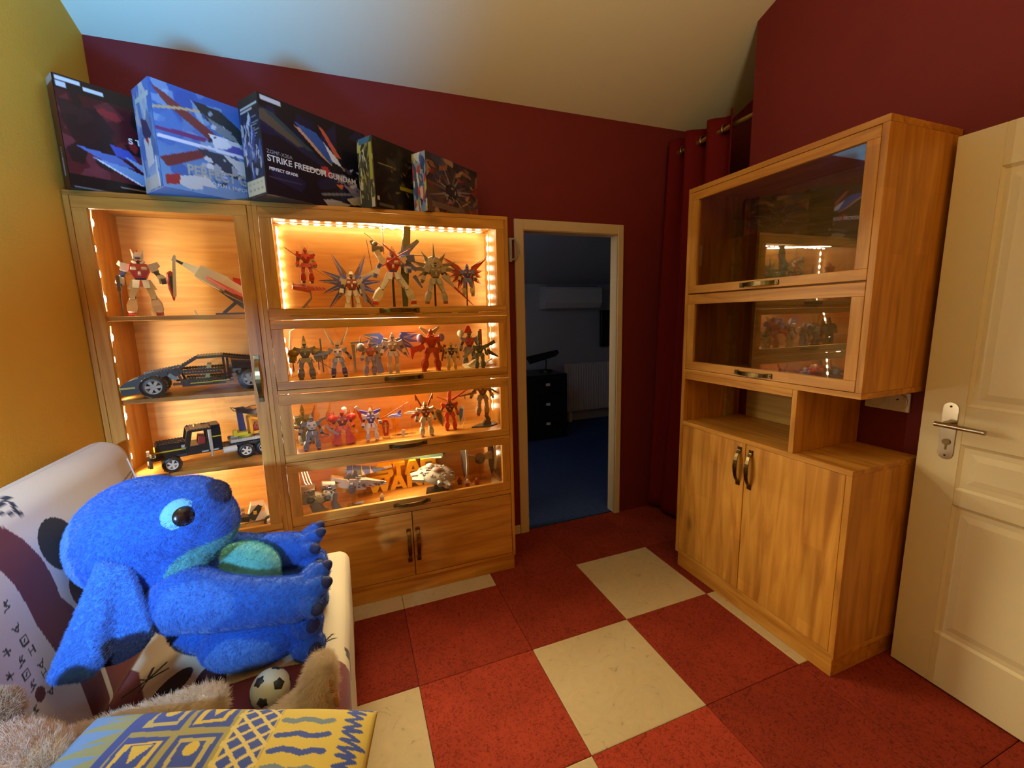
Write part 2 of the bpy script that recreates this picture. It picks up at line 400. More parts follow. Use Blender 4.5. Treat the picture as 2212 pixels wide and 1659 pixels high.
# floor and its carpet tiles
mb = MB(); mb.box(XL - TH, XREC + TH, YF - TH, YB + 0.035, -0.1, -0.008)
floor = struct(mb.build('floor', M['dark']))
T = 0.5
CREAM = {(0, 0), (-1, 1), (-3, 1), (1, 1), (-2, -1), (-2, 2), (-4, 2), (-3, -1), (0, 3), (-1, 4)}
SHADE = {(-2, 1): 1.22, (-1, 2): 1.34, (-2, 0): 1.0, (-1, 0): 0.92, (0, 1): 0.95, (0, 2): 0.82, (1, 0): .8, (0, -1): .85, (-1, -1): .9, (1, 2): .84, (-3, 0): .8}  # tile tones: pile direction, with the lit near floor painted in brighter
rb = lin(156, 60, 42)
tile_mesh = {}
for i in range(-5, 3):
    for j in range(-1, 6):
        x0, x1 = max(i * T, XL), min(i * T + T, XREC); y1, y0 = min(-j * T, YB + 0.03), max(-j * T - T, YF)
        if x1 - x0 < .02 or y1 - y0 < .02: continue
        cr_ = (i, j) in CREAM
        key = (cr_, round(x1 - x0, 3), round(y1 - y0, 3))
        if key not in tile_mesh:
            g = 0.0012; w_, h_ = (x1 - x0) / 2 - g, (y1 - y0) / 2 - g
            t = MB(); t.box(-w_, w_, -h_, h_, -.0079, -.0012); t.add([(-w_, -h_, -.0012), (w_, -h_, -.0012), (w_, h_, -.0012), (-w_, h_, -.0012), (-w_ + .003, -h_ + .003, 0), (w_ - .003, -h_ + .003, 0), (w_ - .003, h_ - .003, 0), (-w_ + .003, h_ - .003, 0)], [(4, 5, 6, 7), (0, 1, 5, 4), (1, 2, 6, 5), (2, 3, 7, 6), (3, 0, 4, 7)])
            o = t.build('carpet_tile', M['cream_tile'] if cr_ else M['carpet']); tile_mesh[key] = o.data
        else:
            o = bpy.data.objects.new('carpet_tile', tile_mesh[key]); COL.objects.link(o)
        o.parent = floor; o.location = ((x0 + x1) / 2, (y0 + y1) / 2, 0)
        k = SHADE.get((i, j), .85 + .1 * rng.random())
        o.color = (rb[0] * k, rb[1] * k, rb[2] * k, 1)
# doorway frame
mb = MB()
mb.box(-.164, -.105, YB - .014, YB, 0, 2.055); mb.box(.585, .629, YB - .014, YB, 0, 2.055); mb.box(-.105, .585, YB - .014, YB, 1.992, 2.055)
mb.box(DX0 + .0005, -.1, YB - .01, YB + TH + .01, 0, 1.999); mb.box(.585, DX1 - .0005, YB - .01, YB + TH + .01, 0, 1.999); mb.box(-.1, .585, YB - .01, YB + TH + .01, 1.988, 1.999)
struct(mb.build('trim_1', M['frame_white'], bevel=.003))
mb = MB(); mb.box(-.338, -.166, YB - .012, YB - .0005, 0, .062); struct(mb.build('baseboard_back', M['frame_white'], bevel=.003))

# ------------------------------------------------------------------ next room
Y2 = 3.1; R2L, R2R = -0.75, 2.55
def z2(y): return 1.87 + 0.42 * (Y2 - y)
mb = MB(); mb.box(R2L, R2R, YB + .036, Y2 + .1, -.1, -.001); struct(mb.build('floor_next_room', M['bluecarpet']))
mb = MB(); mb.box(R2L, R2R, Y2, Y2 + .1, 0, z2(Y2)); struct(mb.build('wall_next_room_back', M['greywall']))
for nm, xa, xb in (('wall_next_room_left', R2L - .08, R2L), ('wall_next_room_right', R2R, R2R + .08)):
    mb = MB(); mb.prism([(YB + TH + .001, 0), (Y2 + .1, 0), (Y2 + .1, z2(Y2 + .1)), (YB + TH + .001, z2(YB + TH))], 'x', xa, xb); struct(mb.build(nm, M['greywall']))
mb = MB(); mb.prism([(YB + TH + .001, z2(YB + TH)), (Y2 + .1, z2(Y2 + .1)), (Y2 + .1, z2(Y2 + .1) + .08), (YB + TH + .001, z2(YB + TH) + .08)], 'x', R2L - .08, R2R + .08)
struct(mb.build('ceiling_next_room', M['greywall']))
mb = MB(); mb.box(R2L - .08, R2R + .08, YB + TH - .001, YB + TH + .02, 2.06, z2(YB + TH)); mb.box(R2L - .08, -.2, YB + TH - .001, YB + TH + .02, 0, 2.06); mb.box(.64, R2R + .08, YB + TH - .001, YB + TH + .02, 0, 2.06)
struct(mb.build('wall_next_room_front', M['greywall']))
# air conditioner high on the far wall
t = thing('air_conditioner', 'white wall-mounted air conditioner high on the far wall of the dark next room', 'air conditioner', (1.6, Y2, 1.53))
mb = MB(); mb.prism([(Y2 - .001, 1.55), (Y2 - .001, 1.83), (Y2 - .17, 1.83), (Y2 - .2, 1.80), (Y2 - .2, 1.62), (Y2 - .15, 1.55)], 'x', 1.20, 2.02)
mb.build('casing', M['white'], t, bevel=.01, seg=2)
mb = MB(); mb.limb((1.23, Y2 - .165, 1.555), (1.99, Y2 - .165, 1.555), (.004, .03), (.004, .03), side=(0, 0, 1)); mb.build('air_flap', M['greywall'], t)
mb = MB()
for k in range(5): mb.box(1.24, 1.98, Y2 - .16 + k * .03, Y2 - .15 + k * .03, 1.8305, 1.835)
mb.build('intake_grille', M['dark'], t)
# radiator
t = thing('radiator', 'white ribbed panel radiator low on the far wall of the next room', 'radiator', (1.95, Y2, .12))
for k in range(22):
    x = 1.56 + k * .04
    mb = MB(); mb.box(x - .017, x + .017, Y2 - .09, Y2 - .05, .15, .80); mb.build('rib', M['white'], t, bevel=.008)
mb = MB(); mb.box(1.54, 2.43, Y2 - .05, Y2 - .03, .14, .81); mb.build('back_plate', M['white'], t)
mb = MB(); mb.box(1.6, 1.64, Y2 - .07, Y2 - .005, 0, .14); mb.build('foot', M['white'], t)
mb = MB(); mb.box(2.3, 2.34, Y2 - .07, Y2 - .005, 0, .14); mb.build('foot', M['white'], t)
# drawer cabinet
t = thing('drawer_cabinet', 'black office drawer cabinet with three drawers in the next room', 'cabinet', (.92, 2.55, 0))
mb = MB(); mb.box(.62, 1.24, 2.42, 2.95, 0, .78); mb.build('body', M['black'], t, bevel=.004)
for k in range(3):
    z0 = .06 + k * .235
    d = MB(); d.box(.64, 1.22, 2.405, 2.42, z0, z0 + .22); dr = d.build('drawer', M['black'], t, bevel=.003)
    h = MB(); h.box(.95, 1.0, 2.395, 2.405, z0 + .12, z0 + .15); h.build('label_holder', M['white'], dr)
# desk lamp lying over it
t = thing('desk_lamp', 'dark desk lamp with long shade standing on the black drawer cabinet', 'lamp', (1.05, 2.68, .78))
mb = MB(); mb.lathe([(0, .81), (.08, .808), (.085, .795), (.085, .781)], (1.08, 2.68, 0), 16); mb.build('base', M['black'], t)
mb = MB(); mb.tube([(1.08, 2.68, .80), (1.09, 2.68, .9), (1.06, 2.66, .97)], .008); mb.build('arm', M['black'], t)
mb = MB(); mb.limb((.82, 2.62, .94), (1.2, 2.68, 1.0), (.05, .022), (.04, .018)); mb.limb((1.2, 2.68, 1.0), (1.26, 2.69, 1.025), (.04, .018), (.02, .012)); mb.build('shade', M['black'], t, bevel=.008)
t = thing('wall_screen', 'dark flat screen on the right of the next room wall, cut off by the doorway', 'screen', (2.3, Y2, 1.02))
mb = MB(); mb.box(2.11, 2.5, Y2 - .05, Y2 - .002, 1.02, 1.52); f_ = mb.build('frame', M['black'], t, bevel=.005)
mb = MB(); mb.box(2.125, 2.485, Y2 - .0515, Y2 - .05, 1.035, 1.505); mb.build('screen_glass', M['dark'], f_)

# ------------------------------------------------------------------ handles
def bow_handle(parent, c, axis, length, out, mat='brass', half=.009):
    """Antique bow handle: two pads with screws and a bowed strap; axis = its long direction, out = away from the door."""
    c = Vector(c); a = Vector(axis); o_ = Vector(out); wd = a.cross(o_)
    L2 = length / 2; mb = MB()
    pts = []; ws = []
    for k in range(13):
        u = -1 + k / 6
        q = abs(u)
        hgt = .004 if q > .78 else .004 + .024 * (1 - (q / .78) ** 2) ** .6
        pts.append(c + a * (u * L2) + o_ * hgt); ws.append(half * (1.0 if q > .78 else (.75 + .5 * (1 - q))))
    mb.strap(pts, wd, ws, .0022)
    for s in (-1, 1):
        mb.cbox((0, 0, 0), (.011, .011, .002), M=Matrix.Translation(c + a * s * (L2 - .011) + o_ * .002) @ Matrix((a, wd, o_)).transposed().to_4x4())
        mb.cyl(c + a * s * (L2 - .008) + o_ * .004, c + a * s * (L2 - .008) + o_ * .0085, .004, .003, 8)
    return mb.build('handle', M[mat], parent, bevel=.0008)

# ------------------------------------------------------------------ left display wall: two units side by side
ZT = 1.978; FY = .106; BY = .47
def cabinet_unit(x0, x1, label, cat='display cabinet'):
    t = thing('display_cabinet', label, cat, ((x0 + x1) / 2, FY, 0), group='wooden display cabinets')
    for xa, xb in ((x0, x0 + .018), (x1 - .018, x1)):
        m_ = MB(); m_.box(xa, xb, FY, BY, .085, ZT - .0185); m_.build('side_panel', M['wood_z'], t, bevel=.001)
    m_ = MB(); m_.box(x0, x1, FY, BY, ZT - .018, ZT); m_.build('top_panel', M['wood_x'], t, bevel=.001)
    m_ = MB(); m_.box(x0 + .019, x1 - .019, FY + .002, BY - .013, .085, .103); m_.build('bottom_panel', M['wood_x'], t)
    m_ = MB(); m_.box(x0 + .019, x1 - .019, FY + .001, BY - .013, .470, .494); m_.build('shelf', M['wood_x'], t, bevel=.001)
    m_ = MB(); m_.box(x0 + .0185, x1 - .0185, BY - .012, BY - .002, .104, ZT - .019); m_.build('back_panel', M['ply'], t)
    m_ = MB(); m_.box(x0 + .006, x1 - .006, FY + .007, BY - .03, 0, .0845); m_.build('plinth', M['wood_x'], t, bevel=.001)
    return t
def framed_leaf(t, name, x0, x1, z0, z1, ox0, ox1, oz0, oz1, y0=FY, th=.02):
    m_ = MB()
    m_.box(x0, x1, y0, y0 + th, z0, oz0, 0); m_.box(x0, x1, y0, y0 + th, oz1, z1, 0)
    m_.box(x0, ox0, y0, y0 + th, oz0, oz1, 1); m_.box(ox1, x1, y0, y0 + th, oz0, oz1, 1)
    d = m_.build(name, [M['wood_x'], M['wood_z']], t, bevel=.0015)
    g = MB(); g.box(ox0 - .006, ox1 + .006, y0 + .009, y0 + .013, oz0 - .006, oz1 + .006)
    # rebated behind the rails: inside the frame's thickness
    g.build('glass_pane', M['glass'], d)
    return d
TX0, TX1 = -2.115, -1.4985
tall = cabinet_unit(TX0, TX1, 'tall narrow honey wood display cabinet in the corner by the yellow wall')
for z in (1.507, 1.164, .830):
    m_ = MB(); m_.box(TX0 + .019, TX1 - .019, FY + .03, BY - .013, z - .018, z); m_.build('shelf', M['wood_x'], tall, bevel=.001)
d = framed_leaf(tall, 'glass_door', TX0 + .0195, TX1 - .0205, .497, 1.9592, -2.05, -1.570, .528, 1.915)
bow_handle(d, (-1.545, FY, 1.222), (0, 0, 1), .21, (0, -1, 0))
m_ = MB(); m_.box(TX0 + .0195, TX1 - .0205, FY, FY + .018, .106, .458); d = m_.build('cupboard_door', M['wood_x'], tall, bevel=.0015)
bow_handle(d, (-1.565, FY, .30), (0, 0, 1), .19, (0, -1, 0))
WX0, WX1 = -1.498, -.3415
wide = cabinet_unit(WX0, WX1, 'wide honey wood display cabinet with four lit flap doors beside the doorway')
for lip0, lip1, top in ((1.477, 1.494, 1.494), (1.141, 1.159, 1.183), (.799, .814, .836)):
    m_ = MB(); m_.box(WX0 + .019, WX1 - .019, FY + .001, FY + .03, lip0, lip1)
    m_.box(WX0 + .019, WX1 - .019, FY + .03, BY - .013, lip0, top); m_.build('shelf', M['wood_x'], wide, bevel=.001)
for z0, z1, oz0, oz1, hz in ((1.496, 1.9592, 1.528, 1.914, 1.511), (1.1615, 1.4735, 1.198, 1.437, 1.180), (.8165, 1.1375, .853, 1.090, .834), (.4965, .7975, .543, .763, .517)):
    d = framed_leaf(wide, 'flap_door', WX0 + .0205, WX1 - .0205, z0, z1, -1.429, -.407, oz0, oz1)
    bow_handle(d, (-.914, FY, hz), (1, 0, 0), .19, (0, -1, 0))
for xa, xb, hx in ((WX0 + .0205, -.921, -.943), (-.917, WX1 - .0205, -.896)):
    m_ = MB(); m_.box(xa, xb, FY, FY + .018, .106, .466); d = m_.build('cupboard_door', M['wood_x'], wide, bevel=.0015)
    bow_handle(d, (hx, FY, .283), (0, 0, 1), .19, (0, -1, 0))

# ------------------------------------------------------------------ LED strips
led_mesh = None
def led_strip(label, runs, spacing=.052, wig=0.0):
    global led_mesh
    t = thing('led_strip', label, 'led strip', runs[0][0], group=None)
    for p0, p1, nrm in runs:
        tp = MB()
        p0 = Vector(p0); p1 = Vector(p1); d_ = (p1 - p0); n_ = max(2, int(d_.length / spacing)); dn = d_.normalized(); nm_ = Vector(nrm)
        side = dn.cross(nm_)
        pts = [p0 + d_ * (k / (n_ * 2)) + side * wig * math.sin(k * .9) + nm_ * abs(wig) * (1 + math.cos(k * .7)) for k in range(n_ * 2 + 1)]
        tp.strap(pts, side, .004, .0006)
        for k in range(n_):
            p = pts[2 * k + 1] + nm_ * .003
            if led_mesh is None:
                e = MB(); e.ell((0, 0, 0), (.0042, .0042, .0155), 6, 4)
                o = e.build('led', M['led']); led_mesh = o.data
            else:
                o = bpy.data.objects.new('led', led_mesh); COL.objects.link(o)
            o.parent = t; o.location = p - t.location
            o.rotation_euler = dn.to_track_quat('Z', 'Y').to_euler()
        tp.build('tape', M['tape'], t)
    return t
led_strip('bright led strip around the top, left and right of the top lit compartment', [((-1.455, .452, 1.525), (-1.455, .452, 1.945), (.5, -.86, 0)), ((-1.45, .41, 1.956), (-.385, .41, 1.956), (0, 0, -1)), ((-.364, .385, 1.94), (-.364, .385, 1.505), (-1, 0, 0))])
led_strip('bright led strip down both sides of the second lit compartment', [((-1.474, .40, 1.455), (-1.440, .30, 1.20), (1, 0, 0)), ((-.364, .385, 1.46), (-.364, .385, 1.20), (-1, 0, 0))])
led_strip('bright led strip down both sides of the third lit compartment', [((-1.470, .34, 1.125), (-1.462, .30, .85), (1, 0, 0)), ((-.364, .385, 1.125), (-.364, .385, .90), (-1, 0, 0))])
led_strip('bright led strip down both sides of the lowest lit compartment', [((-1.472, .30, .785), (-1.45, .24, .60), (1, 0, 0)), ((-.364, .37, .785), (-.364, .37, .60), (-1, 0, 0))])
led_strip('wavy led strip running down the left side inside the tall cabinet', [((-2.092, .21, 1.93), (-2.092, .21, 1.53), (1, 0, 0)), ((-2.092, .21, 1.47), (-2.092, .21, 1.19), (1, 0, 0)), ((-2.092, .21, 1.13), (-2.092, .21, .86), (1, 0, 0)), ((-1.522, .16, .80), (-1.522, .16, .52), (-1, 0, 0)), ((-1.522, .2, 1.93), (-1.522, .2, 1.53), (-1, 0, 0)), ((-1.522, .2, 1.13), (-1.522, .2, .86), (-1, 0, 0))], .085, .006)

# ------------------------------------------------------------------ right cabinet
t = thing('side_cabinet', 'unlit honey wood cabinet with two glass flap doors and a cupboard, by the white door', 'cabinet', (.75, -.66, 0))
CX0, CX1, CY0, CY1 = .542, .953, -1.10, -.216
rc = t
m_ = MB(); m_.box(CX0, CX1, CY1 - .022, CY1, .086, 2.067); m_.build('side_panel', M['wood_z'], t, bevel=.001)
m_ = MB(); m_.box(CX0, CX1, CY0, CY0 + .022, 1.164, 2.067); m_.build('side_panel', M['wood_z'], t, bevel=.001)
m_ = MB(); m_.box(CX0, CX1, CY0, CY0 + .022, .107, .851); m_.build('side_panel', M['wood_z'], t, bevel=.001)
m_ = MB(); m_.box(CX0, CX1, CY0, CY1, 2.0675, 2.09); m_.build('top_panel', M['wood_y'], t, bevel=.001)
m_ = MB(); m_.box(CX0, CX1, CY0, CY1 - .0225, 1.142, 1.1635); m_.build('bottom_panel', M['wood_y'], t, bevel=.001)
m_ = MB(); m_.box(CX0 + .03, CX1 - .012, CY0 + .0225, CY1 - .0225, 1.545, 1.563); m_.build('shelf', M['wood_y'], t)
m_ = MB(); m_.box(CX0, CX1, CY0, CY1 - .0225, .8515, .873); m_.build('worktop', M['wood_y'], t, bevel=.001)
m_ = MB(); m_.box(CX0, CX1, -.868, -.847, .8735, 1.1415); m_.build('divider', M['wood_z'], t, bevel=.001)
m_ = MB(); m_.box(CX0, CX0 + .018, -.8465, CY1 - .0225, 1.109, 1.1415); m_.build('header_rail', M['wood_y'], t, bevel=.001)
m_ = MB(); m_.box(CX0, CX1, CY0, CY1 - .0225, .086, .1065); m_.build('base_panel', M['wood_y'], t, bevel=.001)
m_ = MB(); m_.box(CX0 + .010, CX1 - .01, CY0 + .010, CY1 - .012, 0, .0855); m_.build('plinth', M['wood_y'], t, bevel=.001)
m_ = MB(); m_.box(CX1 - .010, CX1 - .002, CY0 + .0225, -.295, 1.164, 2.067); m_.build('back_panel', M['ply_y'], t)
m_ = MB(); m_.box(CX1 - .010, CX1 - .002, -.8465, -.295, .874, 1.141); m_.build('back_panel', M['ply_y'], t)
m_ = MB(); m_.box(CX1 - .010, CX1 - .002, CY0 + .0225, CY1 - .0225, .107, .851); m_.build('back_panel', M['ply_y'], t)
m_ = MB(); m_.box(.83, .885, -.258, -.2385, 1.164, 2.066); m_.box(.83, .885, -.258, -.2385, .874, 1.141); m_.build('batten', M['ply_y'], t)
def framed_leaf_x(t, y0, y1, z0, z1, oy0, oy1, oz0, oz1):
    x0, th = CX0, .02
    m_ = MB()
    m_.box(x0, x0 + th, y0, y1, z0, oz0, 0); m_.box(x0, x0 + th, y0, y1, oz1, z1, 0)
    m_.box(x0, x0 + th, y0, oy0, oz0, oz1, 1); m_.box(x0, x0 + th, oy1, y1, oz0, oz1, 1)
    d = m_.build('flap_door', [M['wood_y'], M['wood_z']], t, bevel=.0015)
    g = MB(); g.box(x0 + .009, x0 + .013, oy0 - .006, oy1 + .006, oz0 - .006, oz1 + .006); g.build('glass_pane', M['glass_side'], d)
    return d
d = framed_leaf_x(t, CY0 + .0235, CY1 - .0235, 1.564, 2.0655, -1.034, -.286, 1.603, 2.027)
bow_handle(d, (CX0, -.655, 1.584), (0, 1, 0), .19, (-1, 0, 0))
d = framed_leaf_x(t, CY0 + .0235, CY1 - .0235, 1.1655, 1.5575, -1.034, -.286, 1.207, 1.508)
bow_handle(d, (CX0, -.655, 1.184), (0, 1, 0), .19, (-1, 0, 0))
for ya, yb, hy in ((-.6415, CY1 - .0235, -.612), (CY0 + .0235, -.6445, -.674)):
    m_ = MB(); m_.box(CX0 + .001, CX0 + .019, ya, yb, .108, .850); d = m_.build('cupboard_door', M['wood_z'], t, bevel=.0015)
    bow_handle(d, (CX0 + .001, hy, .735), (0, 0, 1), .19, (-1, 0, 0))

# ------------------------------------------------------------------ white panelled door on the right
DH = 2.04; DW = .83
dt = bpy.data.objects.new('door_1', None); COL.objects.link(dt); struct(dt)
dt.location = (.883, -1.120, .008); dt.rotation_euler = (0, 0, math.atan2(-.042, .83))   # local: y runs from the latch edge to the hinge edge (towards -y), x = out of the wall
# local frame: u = distance from latch edge (world -y), faces -x
def dbox(m_, u0, u1, z0, z1, x0, x1): m_.box(x0, x1, -u1, -u0, z0, z1)
m_ = MB(); dbox(m_, 0, DW, 0, DH, .006, .042)
def raised(m_, u0, u1, z0, z1):
    # sunk moulding around a raised field
    st = [(0, .006, 0), (.016, .0135, 0)]
    def ring(d, x): return [(x, -(u0 + d), z0 + d), (x, -(u1 - d), z0 + d), (x, -(u1 - d), z1 - d), (x, -(u0 + d), z1 - d)]
    lv = [ring(0, 0.0), ring(.010, .0055), ring(.028, .0055), ring(.050, .001)]
    vs = [p for r in lv for p in r]; fs = []
    for k in range(3):
        for i in range(4):
            j = (i + 1) % 4; fs.append((k * 4 + i, k * 4 + j, k * 4 + 4 + j, k * 4 + 4 + i))
    fs.append((12, 13, 14, 15))
    m_.add(vs, fs)
P_ = [(.125, .705, 1.105, 1.905), (.125, .705, .795, .965), (.125, .705, .215, .735)]
u_in0, u_in1 = .125, .705
dbox(m_, 0, u_in0, 0, DH, 0, .006); dbox(m_, u_in1, DW, 0, DH, 0, .006)
for z0, z1 in ((0, .215), (.735, .795), (.965, 1.105), (1.905, DH)): dbox(m_, u_in0, u_in1, z0, z1, 0, .006)
leaf = m_.build('door_leaf', M['whitepaint'], dt, world=False, bevel=.0015)
for p in P_:
    m_ = MB(); raised(m_, *p); m_.build('door_panel', M['whitepaint'], dt, world=False)
hp = MB()
prof = []
for k in range(9):
    a = PI * k / 8; prof.append((-.085 + .0225 * math.cos(a), 1.09 + .0225 * math.sin(a)))
for k in range(9):
    a = PI + PI * k / 8; prof.append((-.085 + .0225 * math.cos(a), .922 + .0225 * math.sin(a)))
hp.prism(prof, 'x', -.0035, -.0002)
plate = hp.build('door_handle', M['chrome'], dt, world=False, bevel=.001)
h = MB(); h.cyl((-.0035, -.085, 1.035), (-.05, -.085, 1.035), .010, .009, 14)
h.tube([(-.05, -.068, 1.035), (-.05, -.09, 1.035), (-.05, -.15, 1.034), (-.05, -.205, 1.033)], [.0095, .0095, .0085, .008], 12)
h.build('lever', M['chrome'], plate, world=False)
h = MB(); h.cyl((-.0035, -.085, .965), (-.007, -.085, .965), .012, .012, 14); h.box(-.0045, -.0035, -.088, -.082, .935, .955); h.build('keyhole', M['brass'], plate, world=False)
h = MB()
for z in (1.098, .914): h.cyl((-.0035, -.085, z), (-.005, -.085, z), .004, .003, 8)
h.build('screw', M['dark'], plate, world=False)

# ------------------------------------------------------------------ wall socket and switch plate under the upper cabinet
t = thing('socket_plate', 'white double wall socket plate on the red wall beside the white door', 'socket', (XR, -.96, 1.08))
m_ = MB(); m_.box(XR - .009, XR - .0005, -1.046, -.885, 1.04, 1.121); m_.build('cover_plate', M['white'], t, bevel=.003, seg=2)
for y in (-1.005, -.926):
    m_ = MB(); m_.lathe([(.034, -.0105), (.034, -.0125), (.029, -.0125), (.027, -.006), (0, -.006)], (XR, y, 1.08), 20, ax='x'); rg = m_.build('socket_ring', M['white'], t)
    m_ = MB(); m_.cyl((XR - .0068, y - .009, 1.08), (XR - .006, y - .009, 1.08), .0025); m_.cyl((XR - .0068, y + .009, 1.08), (XR - .006, y + .009, 1.08), .0025); m_.cyl((XR - .018, y, 1.09), (XR - .006, y, 1.09), .0025); m_.build('socket_pins', M['dark'], rg)

# ------------------------------------------------------------------ curtain and rod in the recess
t = thing('curtain_rod', 'pale gold curtain rod across the recess right of the doorway', 'curtain rod', (1.0, .1, 2.52))
m_ = MB(); m_.cyl((1.0, .43, 2.52), (1.0, -.2, 2.52), .0145, n=14); m_.build('rod', M['rodgold'], t)
m_ = MB(); m_.lathe([(0, .4645), (.022, .463), (.024, .45), (.014, .44), (.0145, .428)], (1.0, 0, 2.52), 14, ax='y'); m_.build('end_cap', M['chrome'], t)
m_ = MB(); m_.box(.985, 1.015, .395, .41, 2.53, 2.60); m_.box(.985, 1.015, .395, .4775, 2.585, 2.60); m_.build('bracket', M['rodgold'], t)
cu = thing('curtain', 'long red curtain with metal eyelets hanging from the gold rod', 'curtain', (1.0, .2, 0))
NU, NVv = 110, 46
gv = []; gf = []
for a in range(NU + 1):
    u = a / NU
    for b in range(NVv + 1):
        v = b / NVv
        z = 2.60 - v * 2.565
        y = .43 - u * .50
        k = min(1, v * 1.1)
        ph = u * 3.0 * 2 * PI
        amp = .045 * (1 - .45 * v) + .012 * math.sin(3 * v + 5 * u)
        x = 1.0 - amp * math.cos(ph + .5 * v * math.sin(4 * u)) - .10 * v ** 1.3
        y += .012 * math.sin(ph * .5 + 6 * v) * v + .02 * v * (1 - u) + (-.03 * v * u)
        gv.append((x, min(y, YB - .006), z))
for a in range(NU):
    for b in range(NVv):
        i = a * (NVv + 1) + b; gf.append((i, i + 1, i + NVv + 2, i + NVv + 1))
m_ = MB(); m_.add(gv, gf, 0, True); o = m_.build('cloth', M['curtain'], cu)
sm = o.modifiers.new('thick', 'SOLIDIFY'); sm.thickness = .003
for y in (.3475, .264, .181, .0975, .0145):
    m_ = MB()
    m_.lathe([(.019, -.0035), (.027, -.0035), (.028, 0), (.027, .0035), (.019, .0035), (.019, -.0035)], (1.0, y, 2.52), 18, ax='y'); m_.build('eyelet', M['chrome'], cu)

# grey plastic hook on the cabinet side
t = thing('cable_hook', 'small grey curved plastic hook on the wall edge above the doorway frame corner', 'hook', (-.15, YB, 1.83))
m_ = MB(); m_.tube([(-.19, YB - .012, 1.93), (-.168, YB - .03, 1.935), (-.15, YB - .035, 1.90), (-.148, YB - .035, 1.85), (-.165, YB - .03, 1.815), (-.19, YB - .012, 1.81)], .007, 8)
m_.build('bow', M['greywall'], t); m_ = MB(); m_.box(-.20, -.185, YB - .02, YB - .0005, 1.80, 1.94); m_.build('mount', M['greywall'], t)
# ------------------------------------------------------------------ printed surfaces: a small painter for flat print
def s2l(a):
    a = np.asarray(a, float) / 255.0
    return np.where(a <= 0.04045, a / 12.92, ((a + 0.055) / 1.055) ** 2.4)
class Canvas:
    """Paints flat print on sample points (u right, v down, both 0..1 unless other limits are meant)."""
    def __init__(s, U, Vv, base):
        s.u = np.asarray(U, float); s.v = np.asarray(Vv, float)
        s.c = np.empty(s.u.shape + (3,)); s.c[:] = base
    def put(s, mask, col, a=1.0):
        s.c[mask] = s.c[mask] * (1 - a) + np.asarray(col, float) * a
    def inside(s, pts):
        m = np.zeros(s.u.shape, bool); n = len(pts)
        for i in range(n):
            x0, y0 = pts[i]; x1, y1 = pts[(i + 1) % n]
            if y0 == y1: continue
            c = ((y0 > s.v) != (y1 > s.v)) & (s.u < (x1 - x0) * (s.v - y0) / (y1 - y0) + x0)
            m ^= c
        return m
    def poly(s, pts, col, a=1.0): s.put(s.inside(pts), col, a)
    def ell(s, c, r, col, rot=0.0, a=1.0, inner=0.0):
        dx = s.u - c[0]; dy = s.v - c[1]; k, q = math.cos(rot), math.sin(rot)
        d = ((dx * k + dy * q) / r[0]) ** 2 + ((-dx * q + dy * k) / r[1]) ** 2
        s.put((d <= 1) & (d >= inner * inner), col, a)
    def rect(s, u0, u1, v0, v1, col, a=1.0): s.put((s.u >= u0) & (s.u <= u1) & (s.v >= v0) & (s.v <= v1), col, a)
    def line(s, pts, w, col, a=1.0, asp=1.0):
        m = np.zeros(s.u.shape, bool)
        for (x0, y0), (x1, y1) in zip(pts, pts[1:]):
            dx, dy = x1 - x0, (y1 - y0) * asp; l2 = dx * dx + dy * dy + 1e-12
            t = np.clip(((s.u - x0) * dx + (s.v - y0) * asp * dy) / l2, 0, 1)
            m |= np.hypot(s.u - x0 - t * dx, (s.v - y0) * asp - t * dy) <= w
        s.put(m, col, a)
    def grad(s, c0, c1, ax='v', a0=0.0, a1=1.0):
        t = np.clip(((s.v if ax == 'v' else s.u) - a0) / (a1 - a0), 0, 1)[..., None]
        s.c = np.asarray(c0, float) * (1 - t) + np.asarray(c1, float) * t
    def smear(s, seed, n, cols, size=(.03, .16), a=.6, box=(0, 1, 0, 1), rot=None):
        r = random.Random(seed)
        for _ in range(n):
            c = (r.uniform(box[0], box[1]), r.uniform(box[2], box[3]))
            k = r.randint(4, 6); R = r.uniform(*size); th0 = r.uniform(0, 6.3) if rot is None else rot + r.uniform(-.3, .3)
            el = r.uniform(.25, .8)
            pts = []
            for q in range(k):
                t = 2 * PI * q / k + r.uniform(-.3, .3); rr_ = R * r.uniform(.6, 1.1)
                x, y = rr_ * math.cos(t), rr_ * el * math.sin(t)
                pts.append((c[0] + x * math.cos(th0) - y * math.sin(th0), c[1] + x * math.sin(th0) + y * math.cos(th0)))
            s.poly(pts, r.choice(cols), a)
def set_print(me, rgb):
    """rgb: n_verts x 3 in sRGB 0..255"""
    # one colour per face corner, so that strands of fur take it over too
    at = me.color_attributes.new('print', 'BYTE_COLOR', 'CORNER')
    li = np.empty(len(me.loops), np.int32); me.loops.foreach_get('vertex_index', li)
    col = np.ones((len(li), 4)); col[:, :3] = (np.asarray(rgb, float) / 255.0)[li]
    at.data.foreach_set('color_srgb', col.ravel())
def face_grid(nu, nv):
    u, v = np.meshgrid(np.linspace(0, 1, nu), np.linspace(0, 1, nv), indexing='ij')
    fs = [(i * nv + j, (i + 1) * nv + j, (i + 1) * nv + j + 1, i * nv + j + 1) for i in range(nu - 1) for j in range(nv - 1)]
    return u.ravel(), v.ravel(), fs
